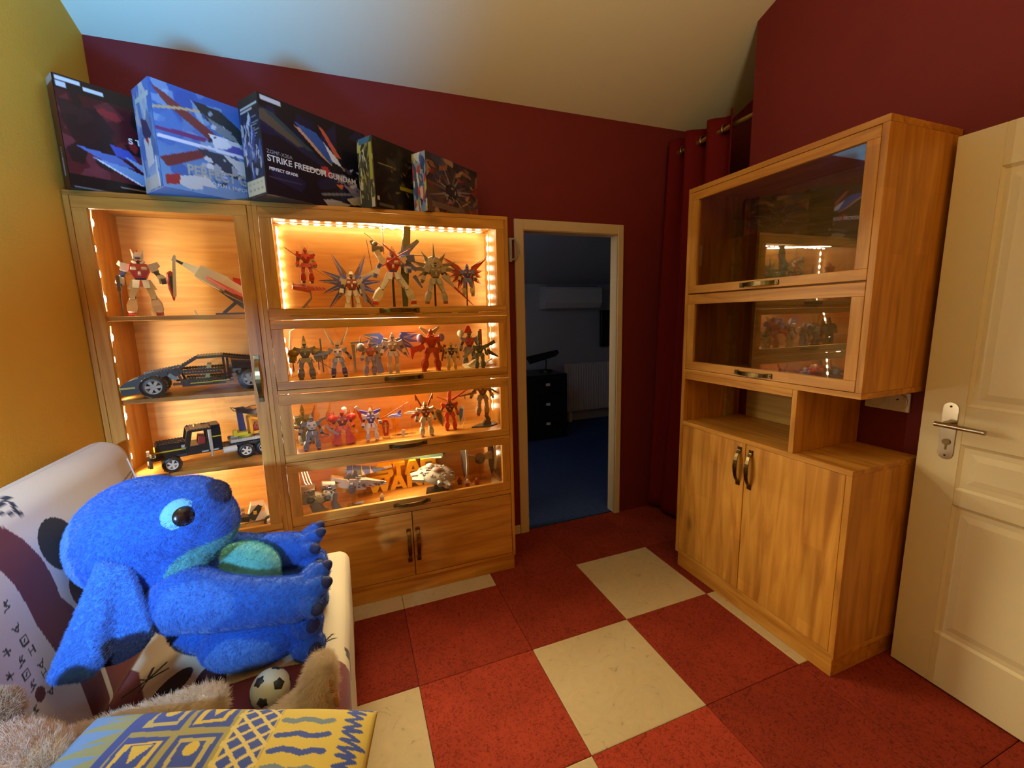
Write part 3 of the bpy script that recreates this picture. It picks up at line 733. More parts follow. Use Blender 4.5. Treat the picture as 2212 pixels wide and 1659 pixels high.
def printed_panel(name, p00, pu, pv, nu, nv, paint, mat, parent):
    """flat printed sheet: p00 = top left corner, pu / pv = edge vectors right / down"""
    u, v, fs = face_grid(nu, nv)
    cv = Canvas(u, v, (128, 128, 128)); paint(cv)
    p00, pu, pv = np.array(p00), np.array(pu), np.array(pv)
    P = p00 + u[:, None] * pu + v[:, None] * pv
    me = bpy.data.meshes.new(name); me.from_pydata(P.tolist(), [], fs); me.materials.append(mat)
    set_print(me, cv.c)
    o = bpy.data.objects.new(name, me); COL.objects.link(o); o.parent = parent
    return o
def lettering(parent, txt, mat, size, origin, udir, vdir, extrude=0.0003, name='lettering', bold=0.0, align='LEFT', sx=1.0, shear=0.0):
    """text as real flat letters; udir = reading direction, vdir = up"""
    cu_ = bpy.data.curves.new(name, 'FONT'); cu_.body = txt; cu_.size = size; cu_.extrude = extrude; cu_.offset = bold; cu_.align_x = align; cu_.shear = shear
    o = bpy.data.objects.new(name, cu_); COL.objects.link(o)
    bpy.context.view_layer.update()
    me = bpy.data.meshes.new_from_object(o.evaluated_get(bpy.context.evaluated_depsgraph_get()))
    bpy.data.objects.remove(o); bpy.data.curves.remove(cu_)
    u_ = Vector(udir).normalized(); v_ = Vector(vdir).normalized(); n_ = u_.cross(v_)
    m = Matrix((u_ * sx, v_, n_)).transposed().to_4x4(); m.translation = Vector(origin)
    me.transform(m); me.name = name; me.materials.clear(); me.materials.append(mat)
    o = bpy.data.objects.new(name, me); COL.objects.link(o); o.parent = parent
    return o
M['boxprint'] = vcol('box_print', 0.32, 0.5)
M['ink_white'] = plain('white_ink', (225, 225, 222), 0.4)
M['ink_grey'] = plain('grey_ink', (150, 150, 150), 0.4)
M['ink_gold'] = plain('gold_ink', (190, 170, 60), 0.35)
M['card_black'] = plain('black_card', (24, 22, 24), 0.4)
M['card_blue'] = plain('blue_card', (60, 110, 180), 0.4)

# ------------------------------------------------------------------ kit boxes on top of the display cabinets
ANG = math.radians(36.0)
def kit_box(label, near, w_, d_, h_, front, side, card, nf=(110, 90), ns=(40, 90), lean=0.0):
    """near = nearest bottom corner in the world; local x runs right along the front, y to the back"""
    t = thing('kit_box', label, 'box', (near[0], near[1], ZT), ANG, group='model kit boxes on top of the cabinets', local=True)
    m_ = MB(); m_.box(0, w_, 0, d_, 0, h_ - .001); m_.build('carton', card, t, bevel=.0015)
    # lid rim: the upper tray is a little larger
    printed_panel('front_print', (.001, -.0009, h_ - .002), (w_ - .002, 0, 0), (0, 0, -(h_ - .003)), nf[0], nf[1], front, M['boxprint'], t)
    printed_panel('side_print', (-.0009, d_ - .001, h_ - .002), (0, -(d_ - .002), 0), (0, 0, -(h_ - .003)), ns[0], ns[1], side, M['boxprint'], t)
    return t
FU, FV = (1, 0, 0), (0, 0, 1)
def fl(t, txt, mat, size, u, z, **k): return lettering(t, txt, mat, size, (u, -.0016, z), FU, FV, **k)

def b1_front(c):
    c.grad((58, 18, 26), (92, 26, 34))
    c.smear(11, 26, [(120, 52, 60), (104, 40, 46), (70, 22, 30)], (.06, .2), .8, (0, 1, .14, .85))
    c.smear(13, 16, [(26, 18, 20), (36, 22, 26), (150, 40, 44)], (.05, .15), .85, (0, 1, .15, .8))
    c.poly([(.0, .2), (.3, .24), (.42, .4), (.28, .62), (.1, .6), (.02, .4)], (30, 20, 24), .8)
    c.ell((.78, .36), (.14, .13), (112, 50, 58)); c.ell((.80, .34), (.07, .09), (74, 30, 40))
    c.line([(.70, .41), (.74, .425)], .008, (220, 190, 180)); c.line([(.83, .43), (.88, .43)], .008, (220, 190, 180))
    # jet shape
    c.poly([(.08, .60), (.42, .63), (.55, .72), (.3, .70)], (96, 120, 190)); c.poly([(.36, .52), (.52, .55), (.6, .66), (.4, .62)], (70, 90, 190))
    c.poly([(.2, .68), (.5, .72), (.82, .84), (.98, .95), (.78, .93), (.46, .80), (.3, .73)], (130, 165, 215))
    c.poly([(.46, .60), (.66, .68), (.9, .82), (.7, .80)], (150, 175, 220)); c.poly([(.62, .78), (.78, .79), (.72, .86), (.64, .85)], (225, 120, 70)); c.poly([(.7, .77), (.86, .80), (.76, .82)], (240, 190, 90))
    c.line([(.25, .70), (.6, .87)], .008, (235, 240, 250)); c.poly([(.9, .84), (1, .82), (1, .99), (.93, .95)], (60, 80, 180))
    c.rect(0, 1, 0, .13, (22, 22, 24)); c.rect(0, 1, .87, 1, (16, 14, 16))
    c.rect(.01, .2, .02, .055, (215, 220, 225)); c.rect(.22, .37, .045, .08, (215, 220, 225)); c.rect(.01, .09, .065, .11, (205, 210, 215))
    c.rect(.05, .25, .90, .91, (150, 150, 150)); c.rect(.4, .66, .92, .93, (150, 150, 150)); c.rect(.02, .9, .985, .99, (120, 120, 120))
def b1_side(c):
    c.grad((104, 44, 40), (70, 28, 30)); c.rect(0, 1, 0, .06, (190, 190, 195)); c.rect(.2, .8, .6, .9, (60, 24, 26))
    for k in range(12): c.rect(.35, .6, .62 + k * .022, .635 + k * .022, (170, 150, 150))
t = kit_box('dark red and black kit box leftmost of the row on the cabinet', (-2.066, .068), .36, .075, .388, b1_front, b1_side, M['card_black'])
fl(t, 'S T', M['ink_white'], .030, .190, .205, bold=.001)

def b2_front(c):
    c.grad((52, 92, 172), (126, 160, 196)); c.smear(21, 46, [(84, 124, 190), (150, 180, 210), (54, 84, 160), (112, 140, 190), (170, 190, 205)], (.05, .22), .6)
    c.poly([(0, .05), (.1, .1), (.55, .42), (.45, .47), (.1, .2)], (120, 60, 60)); c.poly([(0, .43), (.38, .42), (.36, .47), (0, .47)], (120, 60, 110))
    c.poly([(0, .72), (.36, .53), (.44, .57), (.05, .80)], (120, 58, 56)); c.line([(0, .26), (.2, .20), (.5, .14)], .012, (190, 170, 130))
    c.poly([(.3, .08), (.52, .10), (.72, .26), (.72, .40), (.55, .36), (.38, .22)], (44, 52, 56)); c.poly([(.4, .2), (.6, .28), (.66, .38), (.48, .34)], (120, 130, 140))
    c.poly([(.4, .36), (.56, .36), (.6, .46), (.44, .50)], (225, 228, 235)); c.poly([(.55, .38), (.66, .38), (.68, .46), (.6, .45)], (200, 205, 215))
    c.poly([(.6, .42), (1, .46), (1, .52), (.5, .52)], (90, 90, 170)); c.poly([(.7, .4), (.98, .34), (.86, .44)], (150, 160, 220))
    c.line([(.02, .52), (.4, .51), (.98, .535)], .016, (225, 225, 240))
    c.poly([(.3, .55), (.6, .55), (.74, .66), (.62, .78), (.42, .72)], (62, 66, 78)); c.poly([(.5, .54), (.76, .58), (.9, .76), (.98, .88), (.8, .86), (.66, .72)], (206, 206, 204))
    c.poly([(.7, .56), (1, .58), (1, .72), (.88, .66)], (40, 46, 52)); c.poly([(.14, .86), (.34, .80), (.42, .92), (.2, .98), (.1, .94)], (210, 208, 204))
    c.smear(27, 18, [(225, 225, 225), (60, 66, 80), (180, 182, 190)], (.02, .08), .9, (.25, .85, .52, .86)); c.smear(28, 30, [(200, 205, 215), (70, 90, 130), (40, 46, 60), (150, 165, 190)], (.012, .05), .9, (.3, .98, .1, .9))
    c.poly([(.02, .88), (.14, .84), (.12, .95), (.02, .97)], (170, 60, 56)); c.poly([(.3, .92), (1, .92), (1, 1), (.3, 1)], (120, 150, 190))
def b2_side(c):
    c.grad((70, 130, 215), (170, 190, 215)); c.smear(31, 26, [(190, 215, 240), (60, 110, 200), (220, 225, 230), (80, 110, 160)], (.1, .4), .6)
    c.poly([(.3, .3), (.6, .35), (.8, .5), (.5, .55), (.3, .45)], (60, 60, 100)); c.poly([(.3, .5), (.7, .52), (.75, .75), (.35, .78)], (225, 225, 230)); c.poly([(.4, .5), (.6, .5), (.55, .58)], (180, 60, 60))
    c.rect(.15, .9, .11, .15, (200, 215, 225)); c.rect(.05, .9, .86, .98, (200, 205, 205)); c.line([(.82, .72), (.86, .97)], .03, (230, 235, 240))
t = kit_box('bright blue sky kit box, second from the left on the cabinet', (-1.756, -.030), .44, .165, .375, b2_front, b2_side, M['card_blue'])
fl(t, 'PERFECT GRADE', plain('silver_ink', (176, 172, 160), 0.4), .052, .085, .066, bold=.0016, sx=.86)
fl(t, 'O.M.N.I. ENFORCER', M['ink_white'], .020, .165, .040)

def b3_front(c):
    c.grad((18, 18, 26), (26, 20, 30)); c.poly([(0, .12), (.2, .22), (1, .92), (1, .98), (.6, .6), (0, .3)], (30, 34, 60)); c.smear(41, 14, [(28, 28, 66), (18, 24, 60), (40, 40, 80)], (.08, .25), .6)
    c.poly([(0, .16), (.03, .15), (.36, .40), (.30, .42), (0, .26)], (88, 76, 62)); c.poly([(.02, .14), (.1, .15), (.44, .42), (.38, .42)], (44, 66, 70))
    c.poly([(.28, .20), (.38, .22), (.58, .42), (.62, .52), (.5, .43)], (200, 150, 110)); c.poly([(.28, .16), (.48, .2), (.66, .42), (.6, .5), (.42, .3)], (50, 86, 150)); c.poly([(.5, .10), (.56, .14), (.72, .40), (.66, .40)], (200, 90, 60)); c.poly([(.55, .28), (.68, .42), (.72, .50), (.62, .46)], (215, 220, 225))
    c.poly([(.50, .56), (.56, .54), (.62, .64), (.55, .66)], (190, 50, 50)); c.line([(.36, .62), (.54, .60)], .010, (225, 190, 160))
    c.poly([(.60, .60), (.74, .58), (.92, .72), (1, .92), (.9, .90), (.76, .74)], (140, 130, 150)); c.smear(43, 22, [(210, 205, 210), (60, 60, 80), (170, 120, 90), (36, 36, 50)], (.015, .07), .9, (.68, .99, .5, .82))
    c.line([(.5, .87), (.84, .78)], .014, (120, 120, 130)); c.poly([(.74, .86), (.92, .78), (.98, .88), (.8, .92)], (190, 185, 182)); c.poly([(.5, .93), (.6, .90), (.78, .92), (.72, .99), (.54, .99)], (175, 170, 172)); c.poly([(.64, .72), (.72, .70), (.70, .76)], (215, 110, 60))
    c.rect(.02, .18, .02, .06, (200, 200, 205))
    for k in range(4): c.rect(.03, .34 - .03 * k, .80 + k * .018, .806 + k * .018, (70, 66, 76))
def b3_side(c):
    c.grad((34, 38, 44), (26, 30, 46)); c.rect(.1, .95, .08, .105, (180, 185, 190)); c.rect(.1, .7, .12, .14, (170, 175, 180))
    for k in range(9): c.rect(.62, .95 - .1 * (k % 3), .18 + k * .028, .19 + k * .028, (130, 135, 140))
    c.smear(51, 40, [(180, 190, 205), (60, 80, 150), (40, 50, 90), (215, 220, 230)], (.05, .16), .85, (.05, .6, .2, .62)); c.smear(53, 30, [(180, 190, 205), (60, 80, 150), (40, 50, 90)], (.05, .14), .85, (.1, .95, .45, .8))
    c.rect(.03, .97, .83, .985, (196, 196, 168))
    for k in range(4):
        for q in range(2): c.rect(.15 + k * .2, .25 + k * .2, .86 + q * .06, .875 + q * .06, (150, 150, 130))
t = kit_box('large black kit box with a space battle print, third from the left', (-1.415, -.030), .50, .150, .376, b3_front, b3_side, M['card_black'], nf=(130, 90))
fl(t, 'ZGMF-X20A', M['ink_grey'], .020, .014, .158)
fl(t, 'STRIKE FREEDOM GUNDAM', M['ink_white'], .034, .014, .128, bold=.0006, sx=.98)
fl(t, 'PERFECT GRADE', M['ink_white'], .016, .018, .095, bold=.0006)

def b4_front(c):
    c.grad((24, 20, 18), (20, 16, 14)); c.smear(61, 60, [(52, 44, 26), (40, 32, 22), (70, 60, 30), (30, 26, 24)], (.03, .12), .7); c.smear(63, 14, [(120, 108, 40), (96, 82, 34)], (.015, .06), .9, (.2, .9, .25, .8))
    c.line([(.08, .36), (.3, .36)], .010, (150, 140, 70)); c.rect(.42, .78, .60, .66, (150, 140, 30)); c.rect(.02, .06, .84, .89, (190, 185, 170)); c.rect(.05, .3, .93, .97, (90, 84, 70))
def b4_side(c):
    c.grad((60, 62, 46), (70, 70, 62)); c.smear(71, 90, [(150, 146, 60), (190, 186, 110), (40, 40, 34), (90, 88, 60), (210, 205, 170)], (.03, .16), .9, (0, 1, .08, .86)); c.rect(.75, .95, .08, .6, (170, 165, 60)); c.rect(.08, .22, .1, .2, (190, 190, 70)); c.poly([(.1, 0), (.9, 0), (.8, .08), (.2, .08)], (70, 110, 140)); c.rect(.75, .95, .86, .99, (200, 200, 190))
t = kit_box('small black and olive gold kit box, fourth from the left', (-.992, .070), .36, .105, .306, b4_front, b4_side, M['card_black'])
def b5_front(c):
    c.grad((60, 50, 60), (110, 84, 78)); c.smear(81, 60, [(150, 50, 54), (170, 110, 90), (60, 70, 110), (200, 160, 130), (44, 40, 56)], (.04, .2), .7)
    for k in range(22):
        a = k * 2 * PI / 22 + .1; r1 = .5 if k % 2 else .36
        c.poly([(.45 + .07 * math.cos(a - .3), .55 + .09 * math.sin(a - .3)), (.45 + r1 * math.cos(a), .52 + r1 * .9 * math.sin(a)), (.45 + .07 * math.cos(a + .3), .55 + .09 * math.sin(a + .3))], [(140, 130, 150), (60, 60, 96), (110, 92, 108)][k % 3], .9)
    c.ell((.45, .56), (.12, .14), (58, 52, 66)); c.smear(85, 14, [(150, 145, 150), (40, 36, 48)], (.02, .06), .9, (.35, .56, .45, .7)); c.rect(.08, .7, .80, .9, (128, 112, 104), .8)
def b5_side(c):
    c.grad((150, 160, 190), (120, 150, 200)); c.smear(91, 60, [(200, 60, 60), (225, 225, 230), (60, 90, 170), (200, 190, 90), (230, 235, 240), (40, 60, 120)], (.06, .25), .85); c.line([(.2, .3), (.25, .7)], .09, (70, 90, 140))
t = kit_box('small multicoloured kit box with a starburst print, rightmost of the row', (-.754, .085), .394, .09, .272, b5_front, b5_side, M['card_black'])

# ------------------------------------------------------------------ sofa with printed cover
def rounded_slab(x0, x1, y0, y1, z0, z1, r, nx, ny, nz, bulge=0.0, fine=None):
    """closed box with rounded edges; returns verts (n,3) and faces"""
    cx, cy, cz = (x0 + x1) / 2, (y0 + y1) / 2, (z0 + z1) / 2; hx, hy, hz = (x1 - x0) / 2, (y1 - y0) / 2, (z1 - z0) / 2
    idx = {}; vs = []; fs = []
    def axis(n, h):
        # denser near the rounded ends
        inner = np.linspace(-(h - r), h - r, max(2, n - 9)); t = np.linspace(0, 1, 6)[:-1]
        return np.concatenate([-h + r * t, inner, (h - r * t)[::-1]])
    ax, ay, az = axis(nx, hx), axis(ny, hy), axis(nz, hz)
    if fine is not None:
        # rows are dense only from y = fine to the far end, where the print is seen
        t = np.linspace(0, 1, 6)[:-1]
        ay = np.concatenate([-hy + r * t, np.linspace(-hy + r, fine - cy, 24)[:-1], np.linspace(fine - cy, hy - r, ny), (hy - r * t)[::-1]])
    def vid(i, j, k):
        q = (i, j, k)
        if q in idx: return idx[q]
        p = np.array([ax[i], ay[j], az[k]]); inn = np.clip(p, [-hx + r, -hy + r, -hz + r], [hx - r, hy - r, hz - r]); d = p - inn; l = np.linalg.norm(d)
        if l > 1e-9: p = inn + d / l * r
        idx[q] = len(vs); vs.append(p); return idx[q]
    I, J, K = len(ax), len(ay), len(az)
    for i in (0, I - 1):
        for j in range(J - 1):
            for k in range(K - 1): fs.append((vid(i, j, k), vid(i, j + 1, k), vid(i, j + 1, k + 1), vid(i, j, k + 1)))
    for j in (0, J - 1):
        for i in range(I - 1):
            for k in range(K - 1): fs.append((vid(i, j, k), vid(i + 1, j, k), vid(i + 1, j, k + 1), vid(i, j, k + 1)))
    for k in (0, K - 1):
        for i in range(I - 1):
            for j in range(J - 1): fs.append((vid(i, j, k), vid(i + 1, j, k), vid(i + 1, j + 1, k), vid(i, j + 1, k)))
    P = np.array(vs)
    if bulge:
        a = (1 - (P[:, 1] / hy) ** 2); b = (1 - (P[:, 2] / hz) ** 2)
        P[:, 0] += np.sign(P[:, 0]) * bulge * np.clip(a * 4, 0, 1) * b
    return P + [cx, cy, cz], fs
def mesh_np(name, P, fs, mats, smooth=True):
    me = bpy.data.meshes.new(name); me.from_pydata(np.asarray(P).tolist(), [], fs)
    for m in (mats if isinstance(mats, (list, tuple)) else [mats]): me.materials.append(m)
    me.polygons.foreach_set('use_smooth', [smooth] * len(me.polygons))
    bm = bmesh.new(); bm.from_mesh(me); bmesh.ops.recalc_face_normals(bm, faces=bm.faces); bm.to_mesh(me); bm.free()
    return me
def wrinkle(P, amp, sc, seed):
    r = np.random.RandomState(seed); d = np.zeros(len(P))
    for _ in range(9):
        k = r.normal(size=3) * sc; d += np.sin(P @ k + r.uniform(0, 6.28)) / 3
    return d * amp
MAROON, WHITE_C, OVAL, INK = (112, 48, 56), (226, 216, 204), (44, 34, 32), (40, 36, 60)
GL = (64, 58, 52)
def glyph(c, u, v, s, kind, col=GL):
    a = lambda *p: [(u + x * s, v + y * s) for x, y in p]
    w_ = .0019
    if kind == 0: c.line(a((-1, -1), (1, -.6), (-.3, .1), (.2, 1)), w_, col); c.line(a((.2, .2), (1, .9)), w_, col)
    elif kind == 1: c.line(a((-1, .6), (0, -1), (1, .8)), w_, col); c.line(a((-.6, .1), (.7, .2)), w_, col)
    elif kind == 2: c.line(a((-1, -1), (1, -1), (1, 1), (-1, 1), (-1, -1)), w_, col); c.line(a((-.3, -.3), (.3, .3)), w_, col)
    elif kind == 3: c.line(a((-.7, -1), (-.7, 1)), w_, col); c.line(a((.7, -1), (.7, 1)), w_, col); c.line(a((-.7, 0), (.7, 0)), w_, col)
    else: c.line(a((0, -1), (0, 1)), w_, col); c.line(a((-1, 0), (1, -.2)), w_, col); c.line(a((-.8, .9), (.1, .1)), w_, col)
def sprig(c, u, v, s, rot, col):
    for a, l in ((0, 1), (.6, .8), (-.6, .85), (1.6, .55), (2.8, 1.0), (3.6, .7)):
        d = rot + a; c.line([(u, v), (u + s * l * math.cos(d), v + s * l * math.sin(d))], .0036 if l > .75 else .0026, col)
M['cover'] = vcol('sofa_cover_cloth', 0.85, 0.2, 0.15, bump=0.15, bscale=500)
sofa = thing('sofa', 'low sofa in a white cover with maroon bands and black ovals by the yellow wall', 'sofa', (-1.65, -1.2, 0))
# backrest: flat slab leaning to the wall
P, fs = rounded_slab(-.12, 0, -2.35, -.085, 0, .70, .065, 16, 400, 200, bulge=.018, fine=-1.15)
P[:, 0] += wrinkle(P, .004, 5, 3)
lean = math.atan(.15); q = P.copy()
P[:, 0] = q[:, 0] * math.cos(lean) - q[:, 2] * math.sin(lean) - 1.862; P[:, 2] = q[:, 0] * math.sin(lean) * .6 + q[:, 2] * math.cos(lean) + .372
c = Canvas(P[:, 1], P[:, 2], WHITE_C)
c.poly([(-.752, 1.02), (-.712, .956), (-.69, .893), (-.684, .828), (-.688, .776), (-.658, .712), (-.655, .60), (-.66, .36), (-.735, .36), (-.735, .559), (-.748, .57), (-.783, .765), (-.784, .83), (-.788, .877), (-.803, .928), (-.86, .99), (-1.0, 1.02), (-1.0, 1.09), (-.83, 1.07)], MAROON)
c.poly([(-.64, .36), (-.64, .62), (-.60, .64), (-.50, .60), (-.40, .36)], MAROON)
c.ell((-.617, .892), (.064, .078), OVAL, .35); c.ell((-.60, .75), (.055, .062), (74, 30, 34), .4)
sprig(c, -.735, 1.042, .085, .1, INK); c.line([(-.67, 1.04), (-.69, 1.02)], .005, INK)
for k, (u, v) in enumerate([(-.832, .851), (-.833, .793), (-.829, .757), (-.822, .725), (-.878, .767), (-.859, .726), (-.816, .681), (-.861, .692), (-.818, .657), (-.897, .721), (-.86, .66), (-.821, .61), (-.902, .68), (-.90, .80), (-.92, .62), (-.88, .61)]): glyph(c, u, v, .0095, k % 5)
c.ell((-.85, .628), (.016, .018), (96, 36, 40))
c.line([(-.53, .912), (-.40, .925), (-.25, .93), (-.12, .945)], .0030, (150, 130, 118)); c.line([(-.53, .912), (-.40, .90), (-.25, .89), (-.12, .945)], .0030, (150, 130, 118))
for yy in (-1.1, -1.5, -1.9): c.ell((yy, .75), (.12, .2), MAROON, .3); c.ell((yy + .2, .95), (.06, .07), OVAL)
me = mesh_np('backrest', P, fs, M['cover']); set_print(me, c.c)
link('backrest', me, sofa)
# piping seam near the far end of the backrest
m_ = MB(); m_.tube([(-1.866 - .15 * (z - .372) + .016 * (1 - ((z - .72) / .36) ** 2), -.150, z) for z in np.linspace(.47, .99, 14)], .004, 6)
m_.build('piping', plain('cover_piping', (230, 222, 212), 0.8), sofa)
# seat
P, fs = rounded_slab(-1.93, -1.232, -2.35, -.095, .06, .455, .05, 230, 400, 70, fine=-1.15)
top = P[:, 2] > .3
P[top, 2] += (-.05 * np.clip((-1.45 - P[top, 0]) / .45, 0, 1) ** 1.5) + wrinkle(P[top], .0035, 9, 5)
front = P[:, 0] > -1.28
P[front, 0] += wrinkle(P[front], .004, 7, 8)
# top painted in (x, y); front face in (y, z)
c = Canvas(P[:, 0], P[:, 1], (212, 196, 166))  # seat and front base colours darkened to offset the strong light on them
c.poly([(-2.0, -.45), (-1.92, -.49), (-1.84, -.56), (-1.775, -.70), (-1.80, -.76), (-1.85, -.76), (-1.889, -.72), (-1.99, -.66)], MAROON)
c.poly([(-1.99, -.74), (-1.86, -.78), (-1.80, -.9), (-1.86, -1.02), (-1.99, -1.06)], (226, 220, 212))
sprig(c, -1.80, -.613, .058, 1.0, (34, 26, 26)); sprig(c, -1.308, -.705, .04, .9, (60, 54, 46))
c.ell((-1.717, -.675), (.036, .06), OVAL, -.5); c.ell((-1.612, -.715), (.040, .07), (70, 26, 30), .3)
c.poly([(-1.66, -.775), (-1.60, -.752), (-1.525, -.762), (-1.43, -.757), (-1.315, -.78), (-1.22, -.815), (-1.22, -1.05), (-1.40, -1.02), (-1.55, -.90)], MAROON)
for k, (u, v) in enumerate([(-1.93, -.80), (-1.90, -.86), (-1.88, -.93), (-1.92, -.97), (-1.85, -.86)]): glyph(c, u, v, .011, k)
for k, (u, v) in enumerate([(-1.9, -1.4), (-1.5, -1.6), (-1.7, -1.9), (-1.4, -2.2)]): c.ell((u, v), (.12, .16), MAROON, k)
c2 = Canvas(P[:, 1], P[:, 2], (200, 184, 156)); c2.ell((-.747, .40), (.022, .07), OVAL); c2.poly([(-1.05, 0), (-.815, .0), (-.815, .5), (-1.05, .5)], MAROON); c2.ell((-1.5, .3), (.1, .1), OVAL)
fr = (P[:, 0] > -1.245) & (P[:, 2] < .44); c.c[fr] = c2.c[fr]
me = mesh_np('seat', P, fs, M['cover']); set_print(me, c.c); link('seat', me, sofa)
for x, y in ((-1.86, -.2), (-1.30, -.2), (-1.86, -2.25), (-1.30, -2.25)):
    m_ = MB(); m_.cyl((x, y, 0), (x, y, .07), .02, .025); m_.build('leg', M['black'], sofa)
# cable loop by the far end of the seat
tag(MB().tube([(-1.56, -.10, .462), (-1.60, -.08, .50), (-1.54, -.075, .515), (-1.48, -.09, .49), (-1.45, -.12, .462), (-1.50, -.14, .461), (-1.58, -.12, .466), (-1.44, -.13, .468), (-1.40, -.11, .475), (-1.36, -.12, .463)], .0035, 6).build('white_cable', M['white']), 'thin white cable looped on the far end of the sofa seat behind the blue plush', 'cable')

# ------------------------------------------------------------------ soft toys
def blob(parts, voxel, smooth_it=6, fac=.5):
    """union of ellipsoids and tapered capsules, remeshed to one skin; parts: ('e', centre, radii, (rx,ry,rz)) or ('c', p0, p1, r0, r1)"""
    mb = MB()
    for p in parts:
        if p[0] == 'e':
            rot = Euler(p[3] if len(p) > 3 else (0, 0, 0)).to_matrix().to_4x4()
            mb.ell((0, 0, 0), p[2], 24, 16, M=Matrix.Translation(p[1]) @ rot)
        else:
            _, p0, p1, r0, r1 = p; p0, p1 = Vector(p0), Vector(p1)
            n = max(3, int((p1 - p0).length / (min(r0, r1) * .35)))
            for k in range(n + 1):
                t_ = k / n; rr_ = r0 + (r1 - r0) * t_; mb.ell(p0.lerp(p1, t_), (rr_,) * 3, 18, 12)
    me = bpy.data.meshes.new('blob_tmp'); me.from_pydata(mb.v, [], mb.f)
    o = bpy.data.objects.new('blob_tmp', me); COL.objects.link(o)
    rm = o.modifiers.new('r', 'REMESH'); rm.mode = 'VOXEL'; rm.voxel_size = voxel
    s_ = o.modifiers.new('s', 'SMOOTH'); s_.iterations = smooth_it; s_.factor = fac
    bpy.context.view_layer.update()
    out = bpy.data.meshes.new_from_object(o.evaluated_get(bpy.context.evaluated_depsgraph_get()))
    bpy.data.objects.remove(o); bpy.data.meshes.remove(me)
    out.polygons.foreach_set('use_smooth', [True] * len(out.polygons))
    return out
def verts_np(me):
    a = np.empty(len(me.vertices) * 3); me.vertices.foreach_get('co', a); return a.reshape(-1, 3)
def fur(o, count, length, rad, kids=4, rough=.25, seed=1, clump=.2):
    ps = o.modifiers.new('fur', 'PARTICLE_SYSTEM').particle_system; st = ps.settings
    st.type = 'HAIR'; st.count = count; st.hair_length = length; st.hair_step = 3; st.render_step = 3
    st.use_advanced_hair = True; st.child_type = 'SIMPLE'; st.rendered_child_count = kids; st.child_percent = 1; st.child_radius = length * .8
    st.brownian_factor = length * rough; st.tangent_factor = length * .25; st.root_radius = rad; st.tip_radius = rad * .25; st.radius_scale = 1.0
    st.roughness_2 = length * .4; st.clump_factor = clump; st.material = 1; ps.seed = seed
    st.use_emit_random = True; st.distribution = 'RAND'
def plush_mat(name, **k):
    return vcol(name, 0.9, 0.15, 0.5, bump=0.6, bscale=160)
M['plush_blue'] = plush_mat('blue_plush'); M['plush_beige'] = plush_mat('beige_plush')
BLUE, DBLUE, LBLUE, TEAL = (42, 104, 206), (30, 52, 128), (92, 140, 214), (96, 184, 178)
pl = thing('plush_animal', 'large blue plush animal with a teal belly lounging on the sofa', 'plush toy', (-1.6, -.6, .45))
head_c = Vector((-1.735, -.60, .868))
def paw(c, up, out, s, n=4):
    """palm with n rounded toes fanned along up"""
    c = Vector(c); up = Vector(up).normalized(); out = Vector(out).normalized(); out = (out - up * out.dot(up)).normalized(); sd = up.cross(out)
    r = [('e', tuple(c), (.056 * s, .060 * s, .062 * s))]; tips = []
    for k in range(n):
        a = -1.0 + 2.0 * k / (n - 1)
        d = (up * math.cos(a) + sd * math.sin(a) + out * .35).normalized()
        r.append(('c', tuple(c + d * .035 * s), tuple(c + d * (.092 * s)), .031 * s, .026 * s)); tips.append((c + d * (.092 * s), d))
    return r, tips
def plush_part(name, parts, paint, voxel=.007, it=4, n=12000, seed=3):
    me = blob(parts, voxel, it); P = verts_np(me); c = Canvas(P[:, 0], P[:, 2], BLUE); paint(c, P, wrinkle(P, 1.0, 30, 2))
    set_print(me, c.c); me.materials.append(M['plush_blue']); o = link(name, me, pl); fur(o, n, .0048, .0005, 3, seed=seed, clump=.05)
    return o
def near(P, c0, r): return np.linalg.norm((P - np.array(c0)) / np.array(r), axis=1)
def paint_head(c, P, w_):
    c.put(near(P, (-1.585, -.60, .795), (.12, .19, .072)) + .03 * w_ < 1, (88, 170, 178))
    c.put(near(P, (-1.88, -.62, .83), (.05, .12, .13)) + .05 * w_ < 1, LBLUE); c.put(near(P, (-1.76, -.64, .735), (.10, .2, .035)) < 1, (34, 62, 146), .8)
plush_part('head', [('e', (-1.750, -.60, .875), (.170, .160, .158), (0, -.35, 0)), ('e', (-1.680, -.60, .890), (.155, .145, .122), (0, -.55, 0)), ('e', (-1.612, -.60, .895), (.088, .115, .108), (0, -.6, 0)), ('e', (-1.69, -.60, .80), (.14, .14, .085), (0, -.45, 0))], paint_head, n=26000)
def paint_body(c, P, w_):
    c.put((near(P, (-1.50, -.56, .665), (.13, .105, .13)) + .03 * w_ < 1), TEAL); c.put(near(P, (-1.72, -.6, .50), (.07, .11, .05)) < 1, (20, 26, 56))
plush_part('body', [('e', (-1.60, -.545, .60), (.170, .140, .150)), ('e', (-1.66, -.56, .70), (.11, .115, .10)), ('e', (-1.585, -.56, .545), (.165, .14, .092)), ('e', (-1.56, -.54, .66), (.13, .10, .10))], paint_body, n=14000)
tips = []
plain_blue = lambda c, P, w_: None
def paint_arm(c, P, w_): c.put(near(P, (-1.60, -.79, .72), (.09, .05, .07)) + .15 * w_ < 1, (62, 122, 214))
r_, t_ = paw((-1.368, -.745, .655), (.55, -.10, .75), (.9, .1, -.5), 1.05, 4); tips += t_
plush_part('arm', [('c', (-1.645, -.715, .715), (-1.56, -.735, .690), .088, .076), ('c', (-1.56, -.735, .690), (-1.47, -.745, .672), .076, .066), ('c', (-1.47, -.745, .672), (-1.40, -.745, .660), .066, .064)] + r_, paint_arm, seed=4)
r_, t_ = paw((-1.395, -.425, .650), (.55, .10, .75), (.9, .1, -.5), .92, 4); tips += t_
